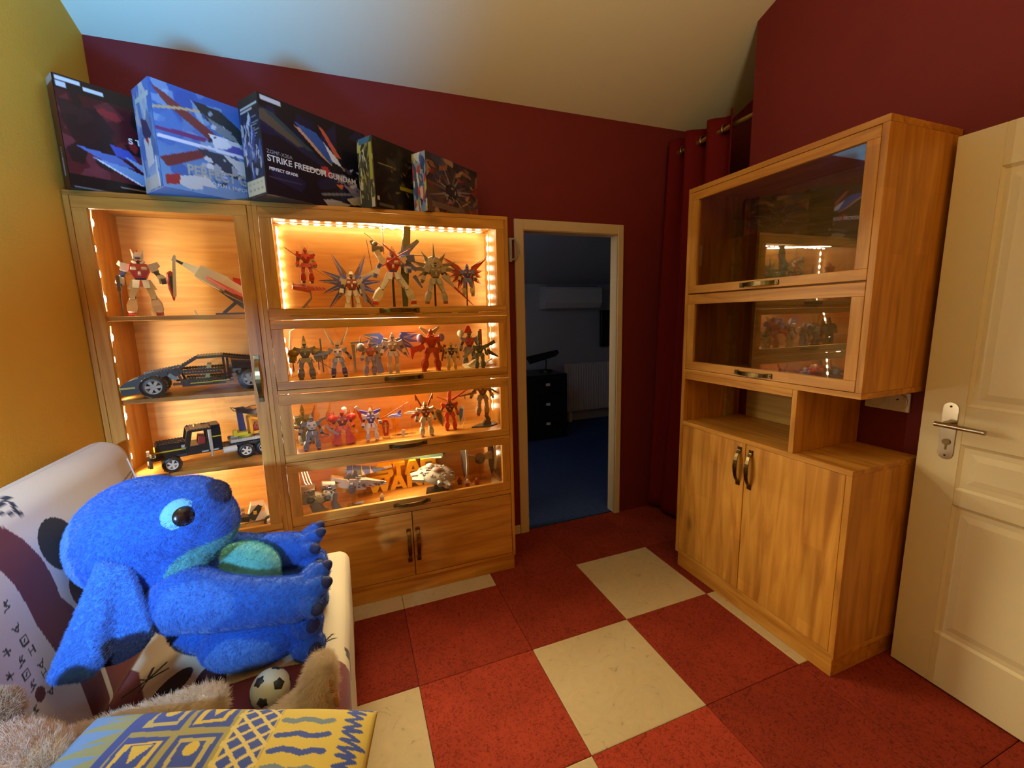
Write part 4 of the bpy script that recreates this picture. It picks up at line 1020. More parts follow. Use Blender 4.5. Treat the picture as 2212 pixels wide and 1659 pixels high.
plush_part('arm', [('c', (-1.62, -.46, .71), (-1.50, -.43, .668), .062, .058), ('c', (-1.50, -.43, .668), (-1.42, -.425, .655), .058, .058)] + r_, plain_blue, seed=5)
toes = []
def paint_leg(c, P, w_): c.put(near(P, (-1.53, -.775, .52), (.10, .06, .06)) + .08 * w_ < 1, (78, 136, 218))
for ly, sgn in ((-.700, -1), (-.43, 1)):
    fx, fy, fz = -1.352, (-.682 if sgn < 0 else -.45), .530
    pr = [('e', (-1.50, ly, .528), (.135, .080, .078), (0, .05, 0)), ('c', (-1.52, ly, .53), (-1.39, fy, .53), .078, .060), ('e', (fx, fy, fz), (.046, .072, .085))]
    for dy, dz in ((-.060, -.042), (-.052, .034), (-.005, .072), (.045, .05)):
        p_ = (fx + .008, fy + dy, fz + dz); pr.append(('e', p_, (.047, .044, .043))); toes.append((Vector(p_), 1.0))
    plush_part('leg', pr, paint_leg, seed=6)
# ears: the near one hangs as a folded flap, the far one lies behind the head
def flap(cols, mat, name, outline, th, inner=None):
    me_ = blob(outline, .008, 6); Pq = verts_np(me_)
    cc = Canvas(Pq[:, 0], Pq[:, 2], cols[0])
    if inner: cc.put(inner(Pq), cols[1])
    set_print(me_, cc.c); me_.materials.append(mat); o = link(name, me_, pl); fur(o, 9000, .0048, .0005, 3, seed=9, clump=.05)
    return o
ear = []
for k in range(11):
    t_ = k / 10
    a = Vector((-1.775, -.765, .868)).lerp(Vector((-1.862, -.835, .655)), t_); b = Vector((-1.742, -.755, .850)).lerp(Vector((-1.698, -.80, .690)), t_)
    f0, f1 = a.lerp(b, .36) + Vector((0, -.030 * t_, -.012 * t_)), a.lerp(b, .56) + Vector((0, .024 * t_, 0))
    ear.append(('c', a, f0, .019, .017)); ear.append(('c', f0, f1, .016, .016)); ear.append(('c', f1, b, .017, .017))
flap(((66, 130, 220), (26, 30, 66)), M['plush_blue'], 'ear', ear, .02, lambda q: (q[:, 2] < .70) & (q[:, 0] > -1.815 + (q[:, 2] - .66) * .5) & (q[:, 1] > -.835))
m_ear = [('e', (-1.765, -.785, .658), (.066, .028, .034), (0, -.25, 0))]
flap(((26, 30, 64), (26, 30, 64)), M['plush_blue'], 'ear_lining', m_ear, .02)
flap((BLUE, BLUE), M['plush_blue'], 'ear', [('c', (-1.86, -.56, .93), (-1.90, -.50, .90), .035, .03), ('c', (-1.90, -.50, .90), (-1.90, -.46, .80), .03, .025)], .02)
me = blob([('e', (-1.578, -.598, .962), (.048, .062, .038), (0, .35, 0))], .006, 4); set_print(me, np.tile(np.array((40, 44, 96.)), (len(me.vertices), 1))); me.materials.append(M['plush_blue']); o = link('nose', me, pl); fur(o, 4000, .004, .0005, 3, seed=5)
# simple round felt eyes with a button pupil
M['felt_pale'] = plain('pale_blue_felt', (118, 196, 224), 0.8, sheen=.3); M['button'] = plain('black_button', (14, 14, 18), 0.22, coat=.4)
for sgn in (-1, 1):
    n_ = Vector((.50, sgn * .80, .36)).normalized()
    pc = head_c + Vector((.055, 0, .035)) + Vector((n_.x * .118, n_.y * .125, n_.z * .118))
    fr_ = n_.to_track_quat('Z', 'Y').to_matrix().to_4x4(); fr_.translation = pc
    m_ = MB(); m_.ell((0, 0, 0), (.052, .052, .020), 28, 10, M=fr_); e_ = m_.build('eye', M['felt_pale'], pl)
    f2 = fr_.copy(); f2.translation = pc + n_ * .012
    m_ = MB(); m_.ell((0, 0, 0), (.030, .030, .013), 24, 10, M=f2); m_.build('pupil', M['button'], e_)
M['claw'] = plain('navy_claw_felt', (34, 42, 86), 0.75, sheen=.4, bump=.3)
for p_, d_ in tips:
    f2 = Vector(d_).to_track_quat('Z', 'Y').to_matrix().to_4x4(); f2.translation = Vector(p_) + Vector(d_) * .014
    m_ = MB(); m_.ell((0, 0, 0), (.0185, .0185, .027), 14, 10, M=f2); m_.build('claw', M['claw'], pl)
for p_, s in toes:
    n_ = Vector((.55, -.80, .12)).normalized() if p_.y < -.55 or True else Vector((1, 0, 0))
    f2 = n_.to_track_quat('Z', 'Y').to_matrix().to_4x4(); f2.translation = p_ + n_ * .034 * s
    m_ = MB(); m_.ell((0, 0, 0), (.023 * s, .023 * s, .015 * s), 16, 8, M=f2); m_.build('toe_pad', M['claw'], pl)

# small football
fb = thing('toy_football', 'small white and black toy football beside the blue plush', 'ball', (-1.425, -.885, .5), local=True)
m_ = MB(); m_.ell((0, 0, 0), (.0485,) * 3, 36, 24); m_.build('ball_skin', plain('ball_vinyl', (208, 218, 204), 0.4, bump=.05), fb)
ph = (1 + 5 ** .5) / 2
ico = [Vector(v).normalized() for v in [(0, s, t * ph) for s in (1, -1) for t in (1, -1)] + [(s, t * ph, 0) for s in (1, -1) for t in (1, -1)] + [(t * ph, 0, s) for s in (1, -1) for t in (1, -1)]]
R0 = Euler((.25, .5, .35)).to_matrix(); black = plain('ball_black', (44, 52, 56), 0.45)
for v in ico:
    nb = sorted(ico, key=lambda q: -q.dot(v))[1:6]; nb.sort(key=lambda q, v=v: math.atan2(v.cross(ico[0] if abs(v.dot(ico[0])) < .9 else ico[5]).dot(q), ((ico[0] if abs(v.dot(ico[0])) < .9 else ico[5]) - v * v.dot(ico[0] if abs(v.dot(ico[0])) < .9 else ico[5])).dot(q)))
    pts = [v.lerp(q, .30).normalized() for q in nb]
    ring2 = [v.lerp(q, .15).normalized() for q in nb]
    vs = [R0 @ (v * .0493)] + [R0 @ (p * .0493) for p in ring2] + [R0 @ (p * .0491) for p in pts] + [R0 @ (p * .0478) for p in pts]
    fs = [(0, 1 + k, 1 + (k + 1) % 5) for k in range(5)] + [(1 + k, 6 + k, 6 + (k + 1) % 5, 1 + (k + 1) % 5) for k in range(5)] + [(6 + k, 11 + k, 11 + (k + 1) % 5, 6 + (k + 1) % 5) for k in range(5)]
    m_ = MB(); m_.add(vs, fs, 0, True); m_.build('pentagon_patch', black, fb)

# beige teddy lying across the sofa, half under the pillow
tb = thing('teddy_bear', 'shaggy beige teddy lying across the sofa under the patterned pillow', 'plush toy', (-1.6, -1.05, .45))
parts = [('e', (-1.815, -1.160, .640), (.130, .125, .130)), ('e', (-1.74, -1.18, .60), (.08, .09, .07)), ('e', (-1.80, -1.17, .54), (.10, .10, .08)),
         ('e', (-1.60, -1.20, .530), (.20, .11, .08)),
         ('c', (-1.735, -1.065, .630), (-1.62, -1.025, .610), .041, .038), ('c', (-1.62, -1.025, .610), (-1.525, -.995, .600), .038, .034),
         ('c', (-1.50, -1.15, .52), (-1.38, -1.045, .500), .065, .056), ('c', (-1.38, -1.045, .500), (-1.318, -1.000, .510), .056, .050),
         ('e', (-1.300, -.985, .545), (.038, .054, .090), (0, .30, .1))]
me = blob(parts, .009, 5); P = verts_np(me)
c = Canvas(P[:, 0], P[:, 2], (234, 216, 192)); wv = wrinkle(P, 1, 25, 4)
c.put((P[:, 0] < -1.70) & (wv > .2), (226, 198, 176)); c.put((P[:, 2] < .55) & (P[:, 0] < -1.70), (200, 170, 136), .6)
set_print(me, c.c); me.materials.append(M['plush_beige']); o = link('body', me, tb); fur(o, 34000, .011, .0006, 4, .3, 7, .15)
m_ = MB(); f2 = Vector((1, .1, .15)).normalized().to_track_quat('Z', 'Y').to_matrix().to_4x4(); f2.translation = (-1.266, -.982, .550)
m_.ell((0, 0, 0), (.044, .074, .010), 20, 8, M=f2); m_.build('sole', plain('tan_sole', (176, 128, 66), 0.9, sheen=.4, bump=.4), tb)
for sgn in (-1, 1):
    me = blob([('e', (-1.835, -1.16 + sgn * .105, .745), (.028, .04, .04))], .008, 4); set_print(me, np.tile(np.array((196, 160, 126.)), (len(me.vertices), 1))); me.materials.append(M['plush_beige']); o = link('ear', me, tb); fur(o, 3000, .010, .0006, 3, .3, 8, .15)

# patterned pillow in the foreground
YEL, BLU, GRN, SKY = (222, 196, 92), (64, 86, 172), (168, 160, 104), (112, 156, 216)
TLp, TRp = Vector((-1.688, -1.060, .690)), Vector((-1.160, -1.176, .608))
eu = (TRp - TLp); ev = Vector((-.13, -.50, .03)); ev = ev - eu.normalized() * ev.dot(eu.normalized()) * .8; en = ev.cross(eu).normalized()
if en.z < 0: en = -en
nu = nv = 260
u, v, fs = face_grid(nu, nv)
def pillow_paint(c):
    c.put(c.u < .56, GRN); c.put(c.u < .19, (150, 158, 118))
    r = random.Random(5)
    # left zigzag band
    for k in range(9):
        v0 = k * .115 - .02; c.poly([(.0, v0), (.17, v0 + .03), (.06, v0 + .075), (.16, v0 + .08), (.0, v0 + .11)], SKY)
    c.line([(.185, 0), (.175, 1)], .016, BLU, 1)
    # squares with rough rings
    for (u0, u1) in ((.20, .345), (.365, .50)):
        for k in range(5):
            v0 = -.03 + k * .205; v1 = v0 + .175; um, vm = (u0 + u1) / 2, (v0 + v1) / 2
            def sq(s, j=.008): return [(um + (q[0] * s * (u1 - u0) / 2) + r.uniform(-j, j), vm + q[1] * s * (v1 - v0) / 2 + r.uniform(-j, j)) for q in ((-1, -1), (1, -1), (1, 1), (-1, 1))]
            c.poly(sq(1), BLU); c.poly(sq(.76), YEL if (k + (u0 > .3)) % 2 else (196, 184, 116)); c.poly(sq(.56), BLU)
            if (k + (u0 > .3)) % 2: c.poly([(um - .03, vm - .05), (um + .035, vm - .05), (um, vm + .03)], YEL)
            else: c.ell((um, vm - .02), (.022, .03), YEL)
    # lattice
    c.rect(.52, .655, -1, 2, YEL); c.rect(.53, .65, -1, 2, BLU)
    for k in range(-16, 40):
        o_ = k * .075; c.line([(.52, o_), (.66, o_ + .16)], .0065, (226, 206, 130)); c.line([(.52, o_ + .16), (.66, o_)], .0065, (226, 206, 130))
    # yellow field with brush bars
    c.put(c.u > .66, YEL); c.rect(.68, .86, -.01, .018, BLU, .8)
    for k in range(12):
        v0 = .10 + k * .075; wob = [(.68 + q * .033, v0 + .008 * math.sin(q * 2 + k)) for q in range(6)]; c.line(wob, .013, BLU if k % 3 else (120, 140, 160))
    # right scribble
    p_ = []
    for k in range(60): p_.append((.895 if k % 2 else .965 + r.uniform(-.02, .015), k * .017 + r.uniform(-.01, .01)))
    c.line(p_, .0075, BLU)
    c.put(c.u > .985, (206, 180, 84))
def pillow_side(sgn):
    prof = (np.clip(1 - (2 * u - 1) ** 2, 0, 1) * np.clip(1 - (2 * v - 1) ** 2, 0, 1)) ** .42
    shrink = .035
    uu = u + shrink * (.5 - u) * (1 - np.abs(2 * v - 1) ** 2) * np.abs(2 * u - 1) ** 6 * 0; vv = v
    P_ = np.array(TLp) + uu[:, None] * np.array(eu) + vv[:, None] * np.array(ev)
    wv = wrinkle(np.stack([u, v, 0 * u], 1), .006, 13, 12 + sgn)
    return P_ + np.array(en) * (sgn * .062 * prof + wv * prof * .6)[:, None]
A, Bq = pillow_side(1), pillow_side(-1)
n0 = len(A)
edge = [i * nv for i in range(nu)] + [(nu - 1) * nv + j for j in range(1, nv)] + [i * nv + nv - 1 for i in range(nu - 2, -1, -1)] + [j for j in range(nv - 2, 0, -1)]
P = np.concatenate([A, Bq]); F = fs + [tuple(n0 + q for q in f[::-1]) for f in fs] + [(edge[k], edge[(k + 1) % len(edge)], n0 + edge[(k + 1) % len(edge)], n0 + edge[k]) for k in range(len(edge))]
c = Canvas(u, v, GRN); pillow_paint(c)
me = mesh_np('pillow', P, F, vcol('pillow_cotton', 0.75, 0.25, 0.1, bump=.12, bscale=300)); set_print(me, np.concatenate([c.c, c.c]))
o = link('pillow', me); tag(o, 'yellow, blue and green hand-printed pillow in the near corner of the sofa', 'pillow')
# ------------------------------------------------------------------ model kits on the shelves
_pl = {}
def C(r, g, b, rough=.38, metal=0.0):
    k = (r, g, b, rough, metal)
    if k not in _pl: _pl[k] = plain('plastic_%d_%d_%d' % (r, g, b), (r, g, b), rough, metal=metal)
    return _pl[k]
WHT, RED, BLU_, NAVY, GREY, DGREY, BLK, GRN_, GOLD, PINK, LAV, BRN, OLIVE, LGREY = C(226, 218, 204), C(186, 36, 34), C(58, 86, 186), C(40, 44, 84), C(138, 132, 126), C(74, 72, 72), C(28, 28, 30), C(62, 76, 62), C(206, 160, 60), C(196, 96, 92), C(150, 150, 196), C(112, 74, 62), C(84, 84, 62), C(186, 180, 170)
CLEAR = glass_mat('clear_acrylic', 1.45, (.93, .94, .95))
def arm_pts(side, pose):
    """pose: (out, fwd, bend) in degrees of the upper arm away from hanging and the forearm"""
    o_, f_, b_ = [math.radians(a) for a in pose]
    sh = Vector((side * .155, 0, .765))
    d1 = Vector((side * math.sin(o_), -math.sin(f_) * math.cos(o_), -math.cos(o_) * math.cos(f_)))
    el = sh + d1 * .155
    d2 = Vector((side * math.sin(o_ * .6), -math.sin(f_ + b_), -math.cos(f_ + b_)))
    return sh, el, el + d2.normalized() * .15, d2.normalized()
def robot(label, loc, h, rotz, cols, legs=(.10, .10, 0), arms=((14, 0, 10), (14, 0, 10)), wings=(), bulk=1.0, fins=(), extra=None, stand=None, name='robot_figure', skirt=True, feet=None, group=None):
    """cols = main, chest, limb, dark, foot; built one unit tall with the soles at z = 0, facing -y"""
    main, chest, limb, dark, foot = cols
    z0 = loc[2]
    t = thing(name, label, 'robot model', (loc[0], loc[1], z0), rotz, group='robot model kits on the lit shelves', local=True, scale=h)
    b = bulk
    # torso
    m = MB()
    m.limb((0, 0, .60), (0, .0, .70), (.075 * b, .065), (.115 * b, .085), 1); m.limb((0, 0, .70), (0, 0, .82), (.125 * b, .095), (.10 * b, .07), 1)
    m.limb((0, 0, .545), (0, 0, .61), (.06 * b, .05), (.07 * b, .06), 2)
    for s in (-1, 1):
        m.limb((s * .065 * b, -.085, .74), (s * .065 * b, -.115, .755), (.035, .022), (.028, .014), 3, side=(1, 0, 0)); m.limb((s * .03, -.04, .815), (s * .075, -.03, .86), (.02, .03), (.012, .02), 0)
    m.limb((0, -.09, .66), (0, -.115, .68), (.02, .035), (.014, .025), 0)
    m.build('torso', [main, chest, dark, limb], t)
    m = MB(); m.limb((0, .09, .66), (0, .09, .84), (.085, .045), (.07, .035), 0); m.cyl((-.045, .125, .66), (-.045, .145, .62), .022, .03, 8, 1); m.cyl((.045, .125, .66), (.045, .145, .62), .022, .03, 8, 1); m.build('backpack', [main, dark], t)
    # head
    m = MB()
    m.limb((0, 0, .82), (0, 0, .865), (.028, .028), (.028, .028), 1); m.limb((0, 0, .865), (0, 0, .93), (.043, .048), (.052, .055), 0); m.limb((0, 0, .93), (0, .005, 1.0), (.052, .055), (.022, .03), 0)
    m.limb((0, -.05, .905), (0, -.062, .905), (.036, .014), (.03, .010), 1); m.limb((0, -.045, .87), (0, -.066, .872), (.018, .014), (.010, .008), 2)
    m.limb((0, .0, 1.0), (0, -.01, 1.03), (.010, .022), (.006, .014), 2)
    m.build('head', [main, dark, chest], t)
    for a, L_, mt in fins:
        m = MB(); a_ = math.radians(a) * .32; d = Vector((math.sin(a_), .1, math.cos(a_))); p = Vector((.045 * (1 if a > 0 else -1), .0, .90))
        m.limb(p, p + d * L_, (.020, .008), (.004, .003), 0, side=(math.cos(a_), 0, -math.sin(a_))); m.build('antenna', mt, t)
    if skirt:
        for s in (-1, 1):
            m = MB(); m.limb((s * .055, -.06, .565), (s * .07, -.105, .44), (.045 * b, .012), (.038 * b, .010), 0); m.limb((s * .10 * b, 0, .57), (s * .165 * b, .0, .43), (.012, .05), (.012, .06), 0, side=(1, 0, 0)); m.limb((s * .05, .06, .565), (s * .06, .11, .46), (.045, .012), (.04, .01), 0)
            m.build('skirt_plate', main, t)
        m = MB(); m.limb((0, 0, .50), (0, 0, .57), (.05, .05), (.075, .055), 0); m.limb((0, -.06, .565), (0, -.095, .47), (.02, .012), (.014, .01), 1); m.build('pelvis', [dark, chest], t)
    # arms
    hands = {}
    for i, s in enumerate((-1, 1)):
        sh, el, ha, d2 = arm_pts(s, arms[i])
        hands[s] = (ha, d2)
        m = MB(); up = (el - sh).normalized()
        m.limb(sh + Vector((s * .0, 0, .055 * b)), sh + up * .07, (.062 * b, .062 * b), (.048 * b, .055 * b), 0); m.limb(sh + Vector((s * .04, 0, .06 * b)), sh + Vector((s * .085 * b, 0, .015)), (.05, .055 * b), (.03, .05 * b), 0, side=(0, 0, 1))
        m.limb(sh + up * .06, el, (.032, .034), (.030, .032), 1); m.ell(el, (.034,) * 3, 8, 6, 1)
        m.limb(el + d2 * .02, el + d2 * .125, (.038 * b, .042 * b), (.050 * b, .052 * b), 2); m.limb(el + d2 * .125, ha + d2 * .03, (.026, .03), (.032, .028), 1)
        m.build('arm', [main, dark, limb], t)
    # legs
    for i, s in enumerate((-1, 1)):
        fx = legs[i]; hip = Vector((s * .075 * b, 0, .50)); ank = Vector((s * fx, .02, .075)); kn = hip.lerp(ank, .47) + Vector((s * .01, -.05 - legs[2], 0))
        m = MB(); d = (ank - kn).normalized(); up = (kn - hip).normalized()
        m.limb(hip, kn - up * .02, (.050 * b, .055 * b), (.042 * b, .047 * b), 0); m.ell(kn, (.042 * b,) * 3, 8, 6, 1); m.limb(kn + Vector((0, -.04, .035)), kn + Vector((0, -.062, -.035)), (.036, .02), (.03, .014), 0)
        k2 = kn.lerp(ank, .5)
        m.limb(kn + d * .03, k2, (.045 * b, .052 * b), (.068 * b, .075 * b), 2); m.limb(k2, ank - d * .01, (.068 * b, .075 * b), (.058 * b, .064 * b), 2); m.limb(k2 + Vector((0, .06, .0)), ank + Vector((0, .075, .02)), (.03, .02), (.022, .016), 1)
        m.ell(ank, (.035,) * 3, 8, 6, 1)
        ft = ank + Vector((0, 0, -.075))
        m.limb(ft + Vector((s * .0, -.12, .018)), ft + Vector((0, .0, .035)), (.034 * b, .018), (.050 * b, .035), 3, side=(1, 0, 0)); m.limb(ft + Vector((0, -.01, .035)), ft + Vector((0, .075, .022)), (.048 * b, .035), (.036 * b, .022), 3, side=(1, 0, 0))
        m.limb(ank + Vector((0, -.045, .03)), ank + Vector((0, -.085, -.02)), (.04 * b, .012), (.036 * b, .012), 0)
        m.build('leg', [main, dark, limb, foot], t)
    for w_ in wings: wing(t, *w_)
    if extra: extra(t, hands)
    if stand: pole_stand(t, h, stand)
    return t
def wing(t, side, ang, L_, W_, c1, c2, root=(.07, .13, .74), back=12, base=.12):
    """one feather: a kite plate with a darker blade beside it"""
    a = math.radians(ang) * side
    R = Matrix.Translation((side * root[0], root[1], root[2])) @ Matrix.Rotation(a, 4, 'Y') @ Matrix.Rotation(-math.radians(back), 4, 'X')
    m = MB()
    m.cyl((0, 0, 0), (0, 0, base), .018, .014, 8, 2, M=R)
    m.prism([(-.3 * W_, base), (.3 * W_, base), (.55 * W_, base + L_ * .22), (.38 * W_, base + L_ * .55), (.06 * W_, base + L_), (-.08 * W_, base + L_ * .6), (-.5 * W_, base + L_ * .2)], 'y', -.012, .012, 0, M=R)
    m.prism([(-.62 * W_, base + L_ * .1), (-.42 * W_, base + L_ * .12), (-.2 * W_, base + L_ * .62), (-.06 * W_, base + L_ * 1.06), (-.34 * W_, base + L_ * .6)], 'y', -.018, .006, 1, M=R)
    m.prism([(-.12 * W_, base + L_ * .2), (.12 * W_, base + L_ * .24), (.04 * W_, base + L_ * .8)], 'y', -.018, .0, 3, M=R)
    return m.build('wing', [c1, c2, DGREY, LAV if c1 is BLU_ else c1], t)
def pole_stand(t, h, spec):
    """spec: drop below the soles in scene units (and optional colour)"""
    drop, mt = spec
    d = drop / h
    m = MB(); m.limb((0, .16, -d + .02), (0, .12, .5), (.022, .016), (.018, .012)); m.limb((0, .12, .5), (0, .02, .53), (.016, .014), (.02, .02))
    m.prism([(-.3, -.16), (.3, -.16), (.34, 0), (.3, .34), (-.3, .34), (-.34, 0)], 'z', -d, -d + .035); m.build('stand', mt, t)
def rod_part(t, p0, p1, r0, mt, name='beam_blade', r1=None, n=8):
    m = MB(); m.cyl(p0, p1, r0, r0 * .4 if r1 is None else r1, n); return m.build(name, mt, t)
def rifle(t, hand, d, mt, L_=.42, dm=None):
    p = Vector(hand) + Vector((0, -.04, 0)); d = Vector(d).normalized()
    m = MB(); m.limb(p - d * .14, p + d * .10, (.022, .04), (.020, .034)); m.limb(p + d * .08, p + d * L_, (.010, .014), (.008, .010)); m.limb(p + d * .02, p + d * .02 + Vector((0, 0, -.08)), (.012, .014), (.010, .012)); m.limb(p - d * .02 + Vector((0, 0, .045)), p + d * .07 + Vector((0, 0, .045)), (.010, .014), (.01, .014))
    return m.build('rifle', mt, t)
def shield(t, p, L_, W_, mts, rot=0.0, lean=0.0, face=-1):
    R = Matrix.Translation(p) @ Matrix.Rotation(rot, 4, 'Z') @ Matrix.Rotation(lean, 4, 'Y')
    m = MB(); m.prism([(-W_, L_ * .5), (0, L_ * .62), (W_, L_ * .5), (W_ * .95, -L_ * .1), (0, -L_ * .62), (-W_ * .95, -L_ * .1)], 'y', -.014, .014, 0, M=R)
    m.prism([(-W_ * .6, L_ * .4), (W_ * .6, L_ * .4), (W_ * .55, -L_ * .06), (0, -L_ * .42), (-W_ * .55, -L_ * .06)], 'y', -.026, -.012, 1, M=R); m.box(-.012, .012, .014, .05, -.05, .05, 1, M=R)
    return m.build('shield', mts, t)

# --- tall cabinet, upper shelf
def ex(t, hd):
    rifle(t, hd[-1][0], (0, -.15, -1), DGREY, .5)
    h_ = hd[1][0]; m = MB(); m.limb(h_ + Vector((.12, -.03, -.24)), h_ + Vector((.17, -.03, .33)), (.022, .008), (.020, .008)); m.limb(h_ + Vector((.17, -.03, .33)), h_ + Vector((.19, -.03, .42)), (.035, .012), (.012, .008)); m.build('sword', WHT, t)
    shield(t, h_ + Vector((.1, .02, -.06)), .38, .07, [RED, NAVY], .9)
robot('white robot model with red chest and a tall sword in the tall cabinet', (-1.966, .25, 1.507), .268, .25, (WHT, RED, WHT, NAVY, RED), (.17, .17, 0), ((28, 0, 6), (32, 10, 40)), fins=((-38, .15, WHT), (38, .15, WHT)), extra=ex)
t = thing('jet_model', 'white and red toy jet climbing on a grey stand in the tall cabinet', 'aircraft model', (-1.70, .25, 1.507), 0)
def P3(px, z, y=.25): return Vector((px, y, z))
A0, A1 = P3(-1.845, 1.752), P3(-1.565, 1.585, .22)
dj = (A1 - A0).normalized(); upj = Vector((-dj.z, 0, dj.x)); upj = upj if upj.z > 0 else -upj
m = MB(); m.limb(A0, A0 + dj * .05, (.003, .003), (.007, .006), 1); m.limb(A0 + dj * .045, A0 + dj * .12, (.008, .007), (.020, .015), 0); m.limb(A0 + dj * .11, A0 + dj * .22, (.028, .022), (.034, .026), 0); m.limb(A0 + dj * .2, A0 + dj * .33, (.030, .024), (.024, .02), 0); m.build('fuselage', [WHT, NAVY], t)
m = MB(); m.limb(A0 + dj * .13 + upj * .02, A0 + dj * .17 + upj * .026, (.010, .004), (.008, .010)); m.build('canopy', GOLD, t)
for s in (-1, 1):
    m = MB(); m.add([A0 + dj * .15 + Vector((0, s * .03, 0)), A0 + dj * .30 + Vector((0, s * .03, 0)), A0 + dj * .34 + Vector((0, s * .11, -.01)), A0 + dj * .29 + Vector((0, s * .11, -.01))] + [A0 + dj * .15 + Vector((0, s * .03, 0)) - upj * .008, A0 + dj * .30 + Vector((0, s * .03, 0)) - upj * .008, A0 + dj * .34 + Vector((0, s * .11, -.01)) - upj * .006, A0 + dj * .29 + Vector((0, s * .11, -.01)) - upj * .006], [(0, 1, 2, 3), (7, 6, 5, 4), (0, 4, 5, 1), (1, 5, 6, 2), (2, 6, 7, 3), (3, 7, 4, 0)]); m.build('wing', RED, t)
    m = MB(); m.limb(A0 + dj * .24 + Vector((0, s * .028, 0)) - upj * .02, A0 + dj * .33 + Vector((0, s * .034, 0)) - upj * .022, (.014, .014), (.012, .012)); m.build('engine', GREY, t)
m = MB(); m.limb(A0 + dj * .25 + upj * .02, A0 + dj * .32 + upj * .065, (.006, .03), (.004, .012), side=(0, 1, 0)); m.build('tail_fin', RED, t)
m = MB(); m.limb(P3(-1.70, 1.655), P3(-1.685, 1.635), (.014, .012), (.018, .014)); m.limb(P3(-1.69, 1.64), P3(-1.565, 1.53, .25), (.017, .014), (.020, .016)); m.limb(P3(-1.625, 1.565), P3(-1.68, 1.515), (.006, .006), (.006, .006)); m.box(-1.70, -1.545, .20, .31, 1.5075, 1.516); m.build('stand', DGREY, t)
tag(MB().limb((-1.925, .2, 1.5075), (-1.93, .2, 1.53), (.006, .003), (.002, .002)).build('white_fin_piece', WHT), 'tiny white fin piece standing by the white robot in the tall cabinet', 'model part')
tag(MB().limb((-1.775, .22, 1.5075), (-1.782, .22, 1.53), (.004, .003), (.002, .002)).build('white_peg', WHT), 'tiny white peg upright on the shelf left of the toy jet stand', 'model part')

# --- wheels for the brick-built vehicles (local y = axle)
def wheel(t, c, r, wd, tyre, rim_m, spokes=6):
    m = MB(); n = 22
    m.lathe([(r * .62, -wd * .5), (r * .92, -wd * .5), (r, -wd * .32), (r, wd * .32), (r * .92, wd * .5), (r * .62, wd * .5), (r * .62, -wd * .5)], c, n, ax='y')
    for k in range(n):
        a = 2 * PI * k / n; m.limb((c[0] + r * .98 * math.cos(a), c[1] - wd * .4, c[2] + r * .98 * math.sin(a)), (c[0] + r * .98 * math.cos(a), c[1] + wd * .4, c[2] + r * .98 * math.sin(a)), (.0022, .0022), (.0022, .0022))
    w_ = m.build('wheel', tyre, t)
    m = MB(); m.lathe([(r * .62, -wd * .42), (r * .56, -wd * .42), (r * .52, -wd * .2), (r * .52, wd * .3), (r * .62, wd * .3)], c, n, ax='y'); m.cyl((c[0], c[1] - wd * .36, c[2]), (c[0], c[1] + wd * .2, c[2]), r * .16, n=10)
    for k in range(spokes):
        a = 2 * PI * k / spokes; m.limb((c[0], c[1] - wd * .25, c[2]), (c[0] + r * .54 * math.cos(a), c[1] - wd * .25, c[2] + r * .54 * math.sin(a)), (r * .09, wd * .1), (r * .13, wd * .1), side=(-math.sin(a), 0, math.cos(a)))
    m.build('rim', rim_m, w_); return w_
def beam(m, p0, p1, s=.0045, mi=0, studs=True):
    """technic beam with studs on top"""
    p0, p1 = Vector(p0), Vector(p1); m.limb(p0, p1, (s, s), (s, s), mi, side=(0, 1, 0)); L_ = (p1 - p0).length; d = (p1 - p0).normalized()
    if studs and abs(d.z) < .8:
        k = int(L_ / .011); up = Vector((-d.z, 0, d.x)); up = up if up.z >= 0 else -up
        for i in range(k): q = p0 + d * (.0055 + i * .011) + up * s; m.cyl(q, q + up * .0026, .0026, n=6, mi=mi, smooth=False)
# --- black car
t = thing('brick_car', 'black brick-built supercar with pale spoked wheels in the tall cabinet', 'toy car', (-1.812, .262, 1.164), .235, local=True)
HW = .082
CARB = C(26, 25, 25, .3)
m = MB()
m.prism([(-.262, .040), (-.262, .058), (-.235, .078), (-.17, .096), (-.105, .108), (-.105, .09), (-.19, .07), (-.19, .040)], 'y', -HW, HW)
m.prism([(-.262, .022), (-.25, .018), (-.20, .022), (-.20, .042), (-.262, .042)], 'y', -HW * .9, HW * .9); m.build('nose', CARB, t)
m = MB()
for s in (-1, 1):
    y = s * HW
    beam(m, (-.20, y, .092), (-.06, y, .118)); beam(m, (-.06, y, .118), (.00, y, .156)); beam(m, (.0, y, .158), (.10, y, .160)); beam(m, (.10, y, .160), (.25, y, .132)); beam(m, (-.06, y, .104), (.10, y, .104)); beam(m, (-.05, y, .092), (.09, y, .092)); beam(m, (.10, y, .158), (.10, y, .05)); beam(m, (.115, y, .15), (.115, y, .05)); beam(m, (-.05, y, .062), (.12, y, .062)); beam(m, (-.09, y, .05), (.13, y, .05)); beam(m, (-.075, y, .115), (-.055, y, .05)); beam(m, (.13, y, .125), (.25, y, .118)); beam(m, (.25, y, .13), (.262, y, .07)); beam(m, (.13, y, .105), (.25, y, .100))
for x, z in ((-.15, .104), (-.06, .12), (.0, .16), (.05, .163), (.10, .162), (.16, .15), (.21, .142), (.25, .134)): beam(m, (x, -HW, z), (x, HW, z), .005, studs=False)
m.build('body_frame', CARB, t)
m = MB()
